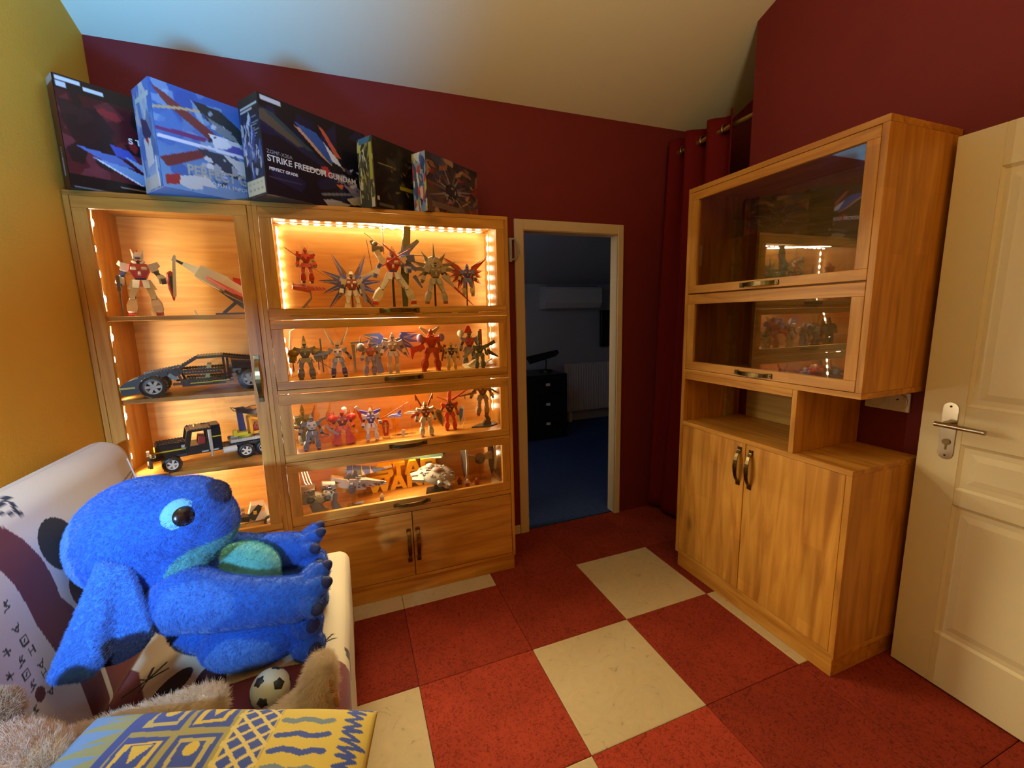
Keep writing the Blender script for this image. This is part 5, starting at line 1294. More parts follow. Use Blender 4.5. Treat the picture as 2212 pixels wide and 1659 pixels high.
m.prism([(-.105, .1), (-.06, .122), (-.06, .09), (-.1, .07)], 'y', -HW * .96, HW * .96); m.prism([(.13, .108), (.25, .102), (.25, .126), (.13, .140)], 'y', -HW * .94, HW * .94); m.box(-.06, .10, -HW * .9, HW * .9, .035, .05); m.prism([(.005, .158), (.1, .160), (.1, .165), (.005, .163)], 'y', -HW * .9, HW * .9); m.build('body_panels', CARB, t)
m = MB()
for k in range(14):
    x = .13 + .12 * rng.random(); z = .065 + .05 * rng.random(); m.cbox((x, rng.uniform(-.07, .07), z), (.008 + .01 * rng.random(), .01, .006 + .006 * rng.random()), rng.choice((0, 0, 1)))
m.build('engine', [GREY, DGREY], t)
m = MB(); m.limb((.03, -.035, .055), (.045, -.035, .125), (.02, .008), (.018, .008), side=(0, 1, 0)); m.limb((-.01, -.035, .058), (.03, -.035, .058), (.02, .008), (.02, .008)); m.limb((.03, .035, .055), (.045, .035, .125), (.02, .008), (.018, .008), side=(0, 1, 0)); m.build('seat', C(206, 190, 130), t)
m = MB(); m.box(-.263, -.215, -HW - .001, -HW + .002, .046, .053); m.box(-.03, .05, -HW - .008, -HW - .004, .047, .051); m.box(.05, .115, -HW - .008, -HW - .004, .049, .053); m.box(-.265, -.262, -HW, HW, .044, .052); m.build('yellow_trim', C(214, 196, 40), t)
m = MB(); m.box(-.155, -.135, -HW - .004, -HW, .075, .095); m.limb((-.10, -HW - .003, .095), (-.075, -HW - .003, .07), (.008, .003), (.008, .003)); m.build('grey_link', C(120, 140, 150), t)
for x, y, r in ((-.155, -HW - .004, .0475), (-.155, HW + .004, .0475), (.195, -HW - .004, .048), (.195, HW + .004, .048)): wheel(t, (x, y, r), r, .034, BLK, LGREY, 6)

# --- black truck with yellow crane
t = thing('brick_truck', 'black brick-built tow truck with a yellow crane in the tall cabinet', 'toy truck', (-1.80, .262, .830), .36, local=True)
HW = .062
m = MB()
for s in (-1, 1):
    beam(m, (-.225, s * .035, .062), (.235, s * .035, .062), .006)
m.box(-.21, .22, -.03, .03, .052, .066); m.build('chassis', DGREY, t)
m = MB(); m.box(-.205, -.10, -.052, .052, .07, .118)
for y in (-.045, -.015, .015, .045): beam(m, (-.20, y, .120), (-.10, y, .120), .0045)
m.build('hood', CARB, t)
m = MB(); m.box(-.10, -.005, -HW, HW, .06, .10); m.box(-.002, .035, -HW, HW, .06, .165)
for s in (-1, 1):
    beam(m, (-.10, s * HW, .10), (-.085, s * HW, .165)); beam(m, (-.09, s * HW, .10), (-.075, s * HW, .165)); beam(m, (-.015, s * HW, .10), (-.015, s * HW, .165)); beam(m, (-.085, s * HW, .168), (.0, s * HW, .168))
m.box(-.088, .0, -HW, HW, .162, .170); m.box(.0, .035, -.05, .05, .165, .178); m.build('cab', CARB, t)
m = MB(); m.box(-.075, -.03, -.05, .05, .1705, .174); m.build('roof_plate', GREY, t)
m = MB(); m.cyl((-.055, 0, .174), (-.055, 0, .188), .006); m.build('beacon', GOLD, t)
m = MB(); m.limb((-.045, -.03, .075), (-.035, -.03, .13), (.016, .012), (.014, .012), side=(0, 1, 0)); m.limb((-.045, .03, .075), (-.035, .03, .13), (.016, .012), (.014, .012), side=(0, 1, 0)); m.build('seat', C(170, 40, 44), t)
m = MB(); m.box(-.206, -.10, -HW + .008, -HW + .011, .090, .096); m.box(.0, .036, -HW - .002, -HW, .125, .130); m.box(-.21, -.205, -.05, .05, .088, .098); m.build('yellow_trim', C(206, 188, 40), t)
for s in (-1, 1):
    m = MB(); m.cyl((-.008, s * (HW + .008), .07), (-.008, s * (HW + .008), .165), .007, n=12); m.cyl((-.008, s * (HW + .008), .04), (-.008, s * (HW + .008), .07), .004, n=8); m.build('exhaust_stack', LGREY, t)
    m = MB(); m.cyl((.035, s * (HW - .006), .052), (.09, s * (HW - .006), .052), .0155, n=14); m.build('fuel_tank', WHT, t)
    m = MB(); m.cyl((-.115, s * .058, .104), (-.095, s * .058, .104), .008, n=10); m.build('air_filter', LGREY, t)
m = MB()
for k in range(7): m.cbox((-.225, -.05 + k * .0165, .045 + (k % 2) * .012), (.006, .006, .016))
m.cbox((-.232, 0, .04), (.004, .06, .006)); m.cbox((-.230, -.045, .075), (.005, .012, .010)); m.cbox((-.230, .045, .075), (.005, .012, .010)); m.build('bumper', C(206, 200, 188, .2, .6), t)
m = MB(); m.box(-.05, .03, -HW - .004, -HW, .060, .075); m.build('side_step', BLK, t)
m = MB(); m.box(-.045, -.02, -HW - .0055, -HW - .0038, .064, .071); m.box(-.005, .018, -HW - .0055, -HW - .0038, .064, .071); m.build('step_plate', LGREY, t)
m = MB(); beam(m, (.07, -.045, .085), (.24, -.045, .085), .006); beam(m, (.07, .045, .085), (.24, .045, .085), .006); m.box(.07, .235, -.045, .045, .076, .082); m.limb((.235, 0, .085), (.262, 0, .075), (.045, .008), (.03, .005), side=(0, 1, 0)); m.build('rear_deck', LGREY, t)
for x in (-.155, .125, .20):
    for s in (-1, 1): wheel(t, (x, s * (HW + .002), .035), .035, .028, BLK, WHT, 5)
m = MB(); m.cyl((.14, 0, .091), (.14, 0, .105), .032, n=16); m.box(.09, .145, -.045, .02, .105, .12); m.box(.085, .10, -.05, -.03, .105, .135); m.build('crane_turntable', C(206, 190, 44), t)
m = MB()
for s in (-1, 1):
    m.limb((.165, s * .03, .105), (.16, s * .03, .185), (.006, .006), (.006, .006)); m.limb((.215, s * .03, .105), (.205, s * .03, .17), (.006, .006), (.006, .006)); m.limb((.16, s * .03, .185), (.205, s * .03, .17), (.006, .006), (.006, .006)); m.limb((.165, s * .03, .108), (.215, s * .03, .108), (.006, .006), (.006, .006))
m.box(.155, .162, -.03, .03, .11, .18); m.box(.20, .25, -.035, -.028, .165, .172); m.box(.244, .25, -.035, -.028, .145, .172); m.build('crane_cab', C(226, 160, 28), t)
m = MB(); m.box(.175, .195, -.012, .012, .11, .135); m.limb((.18, 0, .13), (.19, 0, .15), (.01, .004), (.01, .004), side=(0, 1, 0)); m.build('crane_seat', C(150, 44, 30), t)
m = MB(); m.limb((.13, 0, .12), (.125, 0, .215), (.014, .012), (.012, .010)); m.build('crane_post', C(40, 48, 96), t)
m = MB(); m.limb((.115, 0, .225), (.205, 0, .195), (.012, .012), (.010, .009)); m.cbox((.13, 0, .225), (.018, .014, .010)); m.cbox((.165, 0, .215), (.012, .018, .008)); m.build('crane_boom', CARB, t)
for k, (a, b_) in enumerate(((.10, .015), (.18, .022))):
    m = MB(); m.tube([(.13, -.012, .222), (a, -.02, .24), (a - .012 + k * .05, -.022, .245 - k * .01), (a + k * .05, -.02, .225), (.135 + k * .03, -.012, .215)], .0018, 6); m.build('hose', BLK, t)
m = MB(); m.limb((.205, -.03, .18), (.225, -.03, .20), (.006, .012), (.005, .01)); m.limb((.21, .02, .175), (.235, .02, .185), (.006, .008), (.005, .008)); m.build('crane_hook_block', C(200, 196, 184, .25, .5), t)

# --- half-built yellow and white brick vehicle on the floor of the tall cabinet
t = thing('brick_racer', 'white, black and yellow brick-built racer on the bottom shelf of the tall cabinet', 'toy vehicle', (-1.69, .24, .494), .2, local=True)
m = MB()
for y in (-.05, -.02, .02, .05): beam(m, (-.115, y, .012), (.115, y, .012), .006)
for x in (-.1, -.03, .04, .1): beam(m, (x, -.06, .024), (x, .06, .024), .006, studs=False)
m.build('frame', C(216, 190, 120), t)
m = MB(); m.add([(.0, -.055, .028), (.11, -.055, .03), (.11, .05, .03), (.0, .05, .028), (.02, -.03, .10), (.075, -.04, .095), (.075, .03, .095), (.02, .03, .10)], [(0, 3, 2, 1), (4, 5, 6, 7), (0, 1, 5, 4), (1, 2, 6, 5), (2, 3, 7, 6), (3, 0, 4, 7)]); m.build('windscreen_panel', WHT, t)
m = MB(); m.limb((.015, -.058, .045), (.06, -.048, .098), (.02, .003), (.012, .003)); m.limb((-.05, -.05, .06), (.01, -.05, .05), (.012, .02), (.012, .02)); m.build('black_panel', BLK, t)
m = MB(); m.limb((.08, -.06, .03), (.13, -.06, .055), (.03, .004), (.008, .003), side=(0, 1, 0)); m.limb((-.12, -.06, .03), (-.06, -.055, .05), (.03, .004), (.02, .003), side=(0, 1, 0)); m.build('white_fairing', WHT, t)
m = MB()
for k in range(10): m.cbox((rng.uniform(-.11, .0), rng.uniform(-.06, .05), .04 + .04 * rng.random()), (.007, .007, .007))
m.build('loose_bricks', GREY, t)
for x in (-.03, .035, .07): m = MB(); m.cbox((x, -.058, .062 + x * .3), (.007, .006, .007)); m.build('yellow_brick', C(226, 170, 40), t)
for x in (-.09, .09):
    for s in (-1, 1): wheel(t, (x, s * .07, .022), .022, .02, BLK, LGREY, 5)

# --- wide cabinet, top compartment (floor z 1.494)
Z1 = 1.4945
def ex(t, hd):
    rod_part(t, (-.52, -.1, .98), (.02, -.1, .56), .012, BRN, 'pole_weapon', .010); rod_part(t, (.1, -.1, .48), (.72, -.08, .06), .010, BRN, 'pole_weapon')
    m = MB(); m.limb((.15, -.02, .93), (.20, .0, .45), (.06, .03), (.045, .02)); m.build('side_binder', WHT, t); m = MB(); m.limb((-.2, .0, .9), (-.24, .0, .5), (.035, .03), (.03, .02)); m.build('side_binder', RED, t)
    # the flying platform under its feet, and the stand
    m = MB(); m.limb((-.42, -.05, -.10), (.05, -.02, -.16), (.05, .10), (.07, .14)); m.limb((-.05, -.02, -.15), (.46, -.02, -.17), (.06, .15), (.03, .09))
    for k in range(4): m.limb((.12 + k * .09, -.16, -.12), (.20 + k * .09, -.2, -.2), (.02, .03), (.01, .01))
    m.limb((-.3, 0, -.09), (-.42, 0, .04), (.01, .05), (.006, .02)); m.build('flight_platform', PINK, t)
    m = MB(); m.limb((.04, 0, -.22), (.06, 0, -.45), (.02, .02), (.02, .02)); m.limb((.06, 0, -.43), (-.16, 0, -.68), (.03, .02), (.035, .022)); m.limb((-.14, 0, -.66), (-.44, 0, -.95), (.035, .022), (.03, .02)); m.limb((-.10, 0, -.60), (.1, 0, -.93), (.012, .012), (.012, .012)); m.prism([(-.55, -.2), (.15, -.2), (.15, .2), (-.55, .2)], 'z', -.958, -.93); m.build('stand', GREY, t)
robot('red robot model riding a pink flying platform, leftmost in the top lit compartment', (-1.322, .28, 1.652), .165, .15, (RED, RED, RED, BRN, DGREY), (.11, .11, 0), ((20, 0, 20), (20, 0, 20)), fins=((-42, .24, WHT), (48, .26, WHT)), bulk=1.1, extra=ex)
blue_w = [(s, a, L_, .12, BLU_, C(120, 64, 66)) for s in (-1, 1) for a, L_ in ((24, .66), (62, .52), (84, .54), (112, .50), (142, .66))]
def ex(t, hd):
    m = MB(); m.limb((.22, -.05, .72), (.28, -.08, .28), (.05, .03), (.03, .02)); m.build('hip_cannon', LAV, t)
    for s in (-1, 1): m = MB(); m.limb((s * .12, .05, .93), (s * .2, .06, 1.10), (.05, .02), (.02, .01)); m.build('shoulder_fin', BRN, t)
robot('white robot model with a fan of long blue wings in the top compartment', (-1.123, .27, Z1), .215, .05, (WHT, C(150, 60, 60), WHT, DGREY, WHT), (.13, .13, 0), ((22, 0, 12), (16, 0, 12)), wings=blue_w, fins=((-30, .07, GOLD), (30, .07, GOLD)), extra=ex, stand=(0.0, BRN))
def ex(t, hd):
    # big dark green cannon behind the right shoulder, blue wing binder, crossed red blades, grey launcher pack on the left
    m = MB(); m.limb((.20, .16, -.05), (.22, .16, .55), (.045, .03), (.075, .05)); m.limb((.22, .16, .55), (.32, .16, 1.40), (.075, .05), (.06, .04)); m.limb((.14, .16, .7), (.24, .16, 1.2), (.02, .02), (.016, .016)); m.build('long_cannon', C(78, 84, 66), t)
    m = MB(); m.limb((.16, .10, .86), (.50, .10, 1.16), (.075, .03), (.03, .014)); m.limb((.18, .10, .82), (.44, .08, .62), (.06, .03), (.03, .014)); m.limb((.38, .06, .52), (.52, .05, .30), (.035, .02), (.012, .01)); m.limb((.16, .05, .80), (.40, .04, .84), (.07, .04), (.06, .03)); m.build('wing_binder', C(98, 116, 200), t)
    for q in (((-.20, -.13, .66), (.32, -.13, .98)), ((-.14, -.12, 1.03), (.22, -.14, .66)), ((-.16, -.1, 1.06), (.1, -.12, .82))): rod_part(t, q[0], q[1], .011, RED, 'red_blade', .008)
    rod_part(t, (.35, .05, .88), (.62, .05, .88), .007, BRN, 'thin_barrel', .006); rod_part(t, (-.13, .08, .9), (-.13, .08, 1.5), .010, BRN, 'thin_barrel', .008); rod_part(t, (-.45, .0, 1.24), (-.13, 0, 1.0), .006, BRN, 'thin_barrel', .005); rod_part(t, (-.42, .0, 1.12), (-.36, 0, .60), .007, BRN, 'thin_barrel', .006)
    m = MB(); m.cbox((-.24, .06, .98), (.10, .06, .05), 0, ch=.3); m.limb((-.3, .05, 1.02), (-.34, .05, 1.12), (.03, .03), (.03, .02)); m.limb((-.26, .04, .94), (-.2, .02, .80), (.05, .05), (.04, .04), 1); m.ell((-.28, 0, 1.06), (.05, .04, .04), 8, 6, 0); m.build('launcher_pack', [DGREY, LGREY], t)
    m = MB(); m.limb((-.55, 0, .49), (-.30, .0, .58), (.02, .02), (.035, .03)); m.build('forearm_gun', WHT, t)
robot('largest white robot model with red and blue chest and wide legs, mid top compartment', (-.917, .27, 1.545), .285, 0.0, (WHT, RED, WHT, BLU_, RED), (.34, .34, .02), ((40, 0, 10), (26, 20, 50)), fins=((-26, .07, WHT), (26, .07, WHT)), extra=ex, stand=(.0505, BLK))
gw = [(s, a, L_, .10, GREY, LGREY, (.03, .10, .80), 4) for s in (-1, 1) for a, L_ in ((34, .34), (72, .42), (92, .50), (118, .30))]
def ex(t, hd):
    m = MB(); m.lathe([(0, .09), (.20, .10), (.225, .12), (.20, .15), (0, .15)], (0, 0, .86), 20, ax='y'); m.build('ring_pack', LGREY, t)
    m = MB(); m.limb((0, .1, 1.0), (0, .1, 1.36), (.035, .03), (.004, .004)); m.build('top_spike', GREY, t)
    m = MB(); m.limb((.16, -.06, .64), (.42, -.1, .36), (.05, .04), (.02, .02)); m.build('arm_cannon', LGREY, t); rod_part(t, (.40, -.1, .38), (.86, -.12, -.06), .024, RED, 'red_blade', .006)
robot('grey robot model with a ring of spikes behind it, in the top compartment', (-.697, .28, 1.545), .235, 0.0, (LGREY, GREY, LGREY, DGREY, C(150, 90, 80)), (.21, .21, 0), ((38, 0, 10), (38, 0, 10)), wings=gw, fins=((-20, .05, GOLD), (20, .05, GOLD)), extra=ex, stand=(.0505, BLK))
rw = [(s, a, L_, .16, RED, DGREY) for s in (-1, 1) for a, L_ in ((52, .78), (80, .40), (104, .38), (128, .42), (158, .46))]
def ex(t, hd):
    rod_part(t, (-.35, -.1, .1), (-.10, -.12, .34), .010, BRN, 'sword', .006)
robot('small blue robot model with spread red wings, rightmost in the top compartment', (-.524, .27, 1.584), .170, -.05, (C(120, 130, 200), C(90, 80, 170), C(214, 196, 150), DGREY, C(200, 170, 140)), (.13, .17, 0), ((30, 0, 10), (20, 10, 40)), wings=rw, extra=ex, stand=(.0895, DGREY))
t = thing('white_visor', 'small white curved visor piece lying in front in the top compartment', 'model part', (-.83, .18, Z1))
m = MB(); m.tube([(-.865, .18, 1.4985), (-.855, .178, 1.525), (-.83, .176, 1.535), (-.805, .178, 1.528), (-.79, .18, 1.4985)], .004, 6); m.build('rim', LGREY, t); m = MB(); m.ell((-.885, .2, 1.505), (.014, .012, .010), 10, 6); m.build('knob', GREY, t)

# --- second compartment (floor z 1.183)
Z2 = 1.1835
def ex(t, hd):
    m = MB(); m.limb((.385, -.03, 1.05), (.40, -.03, .16), (.018, .05), (.016, .05)); m.build('tall_shield', GRN_, t); rod_part(t, (.28, -.08, .50), (.68, -.1, .18), .012, BRN, 'lance', .008)
    for s in (-1, 1):
        m = MB(); m.ell((s * .27, 0, .70), (.13, .12, .11), 10, 8); m.limb((s * .30, 0, .66), (s * .32, 0, .46), (.06, .07), (.08, .08)); m.build('shoulder_armor', OLIVE, t)
        m = MB(); m.limb((s * .3, .06, .5), (s * .3, .06, .22), (.012, .02), (.016, .02)); m.build('hanging_blade', BRN, t)
    m = MB(); m.limb((0, .02, .95), (0, .02, 1.14), (.05, .05), (.012, .02)); m.build('crest', BLK, t)
robot('bulky dark green robot model with a tall thin shield, leftmost in the second compartment', (-1.365, .27, Z2), .190, .1, (OLIVE, GRN_, OLIVE, BLK, OLIVE), (.14, .14, 0), ((30, 0, 8), (30, 0, 8)), bulk=1.2, extra=ex)
def ex(t, hd):
    for s in (-1, 1):
        m = MB(); m.limb((s * .10, .06, .92), (s * .33, .06, 1.42), (.028, .02), (.018, .012), 0); m.limb((s * .16, .05, 1.0), (s * .30, .05, 1.32), (.012, .012), (.008, .008), 1); m.build('long_ear_blade', [C(90, 110, 140), LGREY], t)
    m = MB(); m.limb((-.62, -.05, .78), (-.2, -.02, .70), (.035, .03), (.03, .03)); m.limb((-.62, -.05, .66), (-.22, -.04, .72), (.03, .03), (.05, .04)); m.build('arm_gun', C(70, 84, 104), t)
    m = MB(); m.limb((.36, -.02, .96), (.62, -.02, .98), (.03, .06), (.03, .05), side=(0, 0, 1)); m.limb((.42, -.02, .92), (.44, -.02, .10), (.05, .03), (.02, .02)); m.limb((.54, 0, .92), (.5, 0, .68), (.02, .02), (.01, .01)); m.build('hammer', C(96, 100, 96), t)
robot('dark blue and black robot model with two long ear blades, in the second compartment', (-1.215, .27, Z2), .178, 0.0, (C(92, 112, 140), LGREY, NAVY, BLK, BLK), (.16, .16, 0), ((58, 0, 20), (48, 0, 10)), fins=((-34, .1, GOLD), (34, .1, GOLD)), extra=ex)
def ex(t, hd):
    m = MB(); m.limb((.16, -.10, .62), (.26, -.12, .06), (.06, .016), (.10, .014)); m.build('broad_blue_shield', C(108, 116, 190), t)
    m = MB(); m.ell((-.26, -.02, .84), (.12, .10, .13), 10, 8); m.limb((-.27, 0, .95), (-.23, 0, 1.18), (.02, .02), (.008, .01)); m.build('shoulder_pod', C(110, 110, 128), t)
robot('grey and blue robot model holding a broad blue shield, in the second compartment', (-1.06, .26, Z2), .175, .15, (C(126, 124, 148), C(170, 70, 60), C(116, 116, 146), DGREY, C(120, 120, 150)), (.16, .08, 0), ((24, 0, 20), (20, 10, 20)), extra=ex)
bw = [(s, a, L_, W_, c1, c2, (.10, .13, .86)) for s in (-1, 1) for a, L_, W_, c1, c2 in ((78, .50, .24, BLU_, BLU_), (96, .66, .12, C(90, 90, 180), LAV), (116, .62, .16, BLU_, GOLD), (146, .50, .22, LAV, C(120, 116, 170)))]
robot('white and grey robot model with big blue wings spread sideways, middle of the second compartment', (-.943, .29, Z2), .208, 0.0, (C(170, 160, 180), C(150, 140, 150), C(196, 180, 166), DGREY, LGREY), (.09, .09, 0), ((34, 0, 14), (34, 0, 14)), wings=bw)
def ex(t, hd):
    for s in (-1, 1):
        m = MB(); m.limb((s * .07, .06, .92), (s * .24, .06, 1.06), (.06, .02), (.02, .01)); m.build('head_fan', LGREY, t)
        m = MB(); m.ell((s * .26, 0, .80), (.09, .09, .10), 10, 8); m.build('shoulder_armor', C(130, 110, 170), t)
    m = MB(); m.limb((-.2, -.08, .60), (-.52, -.1, .52), (.06, .05), (.07, .04)); m.limb((-.48, -.1, .52), (-.5, -.1, .32), (.05, .03), (.01, .01)); m.build('claw_arm', RED, t)
robot('deep red robot model with a pale fan-shaped head, in the second compartment', (-.74, .28, Z2), .225, .1, (C(170, 44, 36), RED, C(160, 44, 36), BRN, RED), (.20, .15, 0), ((34, 0, 30), (18, 0, 10)), extra=ex, bulk=1.1)
def ex(t, hd):
    for s in (-1, 1): m = MB(); m.limb((s * .2, .1, .95), (s * .34, .1, .35), (.05, .015), (.03, .01)); m.build('side_wing', C(214, 190, 150) if s > 0 else C(120, 60, 60), t)
robot('small cream and gold robot model between two taller ones, second compartment', (-.638, .25, Z2), .148, 0.0, (C(196, 170, 130), NAVY, C(206, 170, 110), DGREY, GOLD), (.12, .14, 0), ((20, 0, 10), (20, 0, 10)), fins=((-28, .12, GOLD), (28, .12, GOLD)), extra=ex)
def ex(t, hd):
    m = MB(); m.limb((-.02, .08, .95), (.0, .08, 1.16), (.12, .06), (.03, .02)); m.limb((.34, .05, 1.05), (.36, .05, .55), (.035, .02), (.02, .01)); m.build('red_pack', RED, t); m = MB(); m.ell((-.24, 0, .95), (.10, .09, .10), 10, 8); m.build('round_shoulder', C(206, 206, 190), t)
robot('red and steel grey robot model at the back right of the second compartment', (-.50, .37, Z2), .205, -.1, (C(124, 124, 130), RED, C(110, 112, 124), BLK, NAVY), (.14, .14, 0), ((26, 0, 10), (26, 0, 10)), extra=ex, bulk=1.1)
def ex(t, hd):
    m = MB(); m.limb((.16, .1, .72), (.62, .1, .95), (.05, .02), (.07, .02)); m.limb((.3, .1, .62), (.80, .1, .35), (.09, .02), (.012, .01)); m.build('dark_wing', C(64, 66, 96), t); m = MB(); m.limb((-.16, .0, .78), (-.62, -.05, .42), (.05, .02), (.07, .02)); m.build('grey_wing', C(150, 152, 136), t); m = MB(); m.limb((.0, .1, .9), (.05, .1, 1.35), (.06, .03), (.05, .02)); m.build('back_pylon', C(112, 120, 96), t)
robot('dark green robot model with angled wings, front right of the second compartment', (-.478, .24, Z2), .155, 0.0, (C(96, 104, 92), GRN_, C(84, 92, 82), BLK, BLK), (.12, .12, 0), ((30, 0, 10), (30, 0, 10)), extra=ex, bulk=1.15)
t = thing('paper_model', 'crumpled cream paper piece lying behind the dark green robot model', 'paper', (-.46, .32, Z2), local=True)
m = MB(); m.limb((-.09, 0, .005), (.09, .02, .02), (.03, .004), (.028, .004), side=(0, 1, .4)); m.limb((-.07, .0, .01), (-.02, .02, .04), (.02, .003), (.015, .003), side=(0, 1, 0)); m.limb((.02, .01, .012), (.08, .0, .045), (.02, .003), (.015, .003), side=(0, 1, 0)); m.build('sheet', C(236, 222, 180), t)
tag(MB().limb((-.80, .2, 1.184), (-.795, .2, 1.196), (.012, .002), (.002, .002)).build('grey_fin_piece', DGREY), 'tiny dark fin piece on the floor left of the deep red robot model', 'model part')

# --- third compartment (floor z .836)
Z3 = .8365
def ex(t, hd):
    m = MB(); m.limb((-.1, -.1, .80), (-.02, -.12, .1), (.11, .02), (.05, .012)); m.limb((.12, -.1, .76), (.2, -.1, .0), (.06, .02), (.03, .01)); m.build('cloak_plate', C(96, 112, 100), t); m = MB(); m.limb((0, 0, .93), (0, 0, 1.14), (.06, .05), (.01, .01)); m.build('pointed_hood', C(80, 90, 92), t)
robot('grey green hooded robot model beside the led strip, leftmost in the third compartment', (-1.412, .34, Z3), .185, .2, (C(150, 146, 130), C(120, 124, 112), C(140, 140, 126), DGREY, GREY), (.1, .1, 0), ((16, 0, 8), (24, 0, 8)), extra=ex)
def ex(t, hd):
    m = MB(); m.limb((.02, .1, .85), (.14, .1, 1.26), (.04, .03), (.012, .012)); m.build('back_blade', BRN, t); m = MB(); m.limb((.2, .0, .82), (.42, .0, .9), (.04, .03), (.01, .01)); m.limb((.2, 0, .48), (.44, 0, .36), (.03, .02), (.008, .008)); m.limb((-.3, -.05, .72), (-.6, -.08, .75), (.03, .03), (.03, .03)); m.build('spiked_armor', C(98, 84, 84), t)
robot('dark charcoal and silver robot model with a raised back blade, third compartment', (-1.362, .20, Z3), .178, .15, (C(112, 108, 104), LGREY, C(110, 100, 96), C(54, 44, 46), C(120, 60, 60)), (.20, .13, 0), ((40, 10, 20), (20, 0, 10)), extra=ex)
def ex(t, hd):
    m = MB(); m.ell((.07, .06, 1.0), (.075, .07, .075), 14, 10); m.limb((.07, .06, .88), (.07, .06, .95), (.06, .05), (.07, .06)); m.build('white_dome', C(236, 226, 210), t)
    for s in (-1, 1):
        m = MB(); m.ell((s * .26, 0, .78), (.12, .11, .11), 10, 8); m.limb((s * .3, 0, .86), (s * .36, 0, .98), (.02, .02), (.004, .004)); m.limb((s * .2, 0, .88), (s * .22, 0, 1.0), (.02, .02), (.004, .004)); m.build('spiked_shoulder', RED, t)
        m = MB(); m.limb((s * .13, -.01, .36), (s * .19, .0, .05), (.07, .08), (.135, .12)); m.build('flared_leg_armor', C(178, 58, 38), t)
    m = MB(); m.tube([(-.2, .05, .9), (-.36, .05, .95), (-.42, .05, .8), (-.34, .03, .62), (-.24, 0, .56)], .010, 6); m.build('hose', C(150, 70, 40), t)
    m = MB(); m.limb((.42, -.05, 1.02), (.56, -.06, .48), (.05, .016), (.02, .01), 0); m.limb((.56, -.06, .50), (.64, -.06, .28), (.03, .012), (.004, .004), 1); m.limb((.38, -.05, 1.06), (.47, -.05, .93), (.04, .03), (.03, .03), 1); m.build('battle_axe', [RED, LGREY], t)
    m = MB(); m.limb((-.34, -.1, .5), (-.12, -.12, .34), (.03, .04), (.025, .03)); m.limb((-.44, -.1, .66), (-.34, -.1, .5), (.02, .02), (.03, .03)); m.build('heavy_gun', GREY, t)
robot('stout red robot model with a white dome head and flared legs, third compartment', (-1.222, .24, Z3), .182, .05, (C(186, 62, 40), C(110, 56, 50), C(178, 58, 38), C(84, 44, 44), C(150, 50, 40)), (.19, .19, 0), ((32, 0, 20), (32, 10, 20)), extra=ex, bulk=1.25)
def ex(t, hd):
    rod_part(t, (.18, -.08, .62), (1.12, -.05, 1.10), .014, C(170, 60, 40), 'long_red_lance', .012)
    for s in (-1, 1): m = MB(); m.limb((s * .1, .06, .86), (s * .3, .05, .94), (.05, .03), (.03, .02)); m.build('shoulder_wing', C(64, 70, 170), t)
robot('slim white and blue robot model holding a long red lance, third compartment', (-1.083, .24, Z3), .175, 0.0, (C(206, 190, 180), C(80, 76, 150), LGREY, NAVY, C(190, 120, 110)), (.12, .14, 0), ((20, 0, 10), (26, 10, 60)), fins=((-24, .12, GOLD), (24, .12, GOLD)), extra=ex)
t = thing('display_shield', 'red and gold toy shield on a clear stand in the third compartment', 'model part', (-1.010, .27, Z3), local=True)
m = MB(); m.prism([(-.010, .100), (.010, .100), (.019, .078), (.012, .012), (-.012, .012), (-.019, .078)], 'y', -.003, .003); s_ = m.build('plate', C(150, 40, 38), t)
m = MB(); m.prism([(-.0045, .088), (.0045, .088), (.003, .03), (-.003, .03)], 'y', -.0045, -.003); m.box(-.011, .011, -.0045, -.003, .066, .071); m.build('gold_cross', GOLD, s_)
m = MB(); m.box(-.02, .02, -.015, .02, 0, .004); m.box(-.02, -.017, .006, .009, .004, .105); m.box(.017, .02, .006, .009, .004, .105); m.build('clear_stand', CLEAR, t)
def small_jet(label, p, L_, c1, c2, rot, wires=False):
    t = thing('mini_jet', label, 'aircraft model', p, rot, local=True)
    m = MB(); m.limb((-L_ / 2, 0, 0), (-L_ * .1, 0, .004), (.002, .002), (.009, .007)); m.limb((-L_ * .1, 0, .004), (L_ / 2, 0, .004), (.009, .007), (.006, .006)); m.build('fuselage', c1, t)
    for s in (-1, 1): m = MB(); m.prism([(-L_ * .1, s * .006), (L_ * .3, s * .006), (L_ * .42, s * .035), (L_ * .25, s * .035)], 'z', 0, .004); m.build('wing', c2, t)
    m = MB(); m.limb((L_ * .3, 0, .008), (L_ * .45, 0, .03), (.002, .01), (.002, .004), side=(0, 1, 0)); m.build('tail_fin', c2, t)
    m = MB(); m.cyl((0, 0, 0), (0, .0, -p[2] + Z3 + .003), .0022); m.cyl((0, 0, -p[2] + Z3), (0, 0, -p[2] + Z3 + .003), .022, n=14); m.build('clear_stand', CLEAR, t)
    if wires: m = MB(); m.tube([(-.02, 0, .008), (-.035, 0, .012), (-.04, 0, .07)], .0022); m.tube([(-.0, 0, .008), (-.005, 0, .05)], .0022); m.tube([(.01, 0, .008), (.035, 0, .012), (.045, 0, .0)], .0022); m.build('red_wire', C(220, 80, 60), t)
small_jet('tiny blue and white jet model on a clear stand, third compartment', (-.957, .30, .945), .075, LAV, BLU_, .1)
small_jet('tiny grey jet model with bent red wires on a clear stand, third compartment', (-.868, .30, .952), .08, C(196, 184, 170), GREY, -.2, True)
t = thing('bird_model', 'tiny grey winged model standing on the third shelf floor', 'model part', (-.925, .25, Z3), local=True)
m = MB(); m.limb((.0, 0, .004), (.006, 0, .040), (.007, .006), (.008, .007)); m.build('body', LGREY, t); m = MB(); m.limb((-.03, 0, .016), (.03, .0, .014), (.003, .004), (.002, .003), side=(0, 1, 0)); m.build('wing', BRN, t)
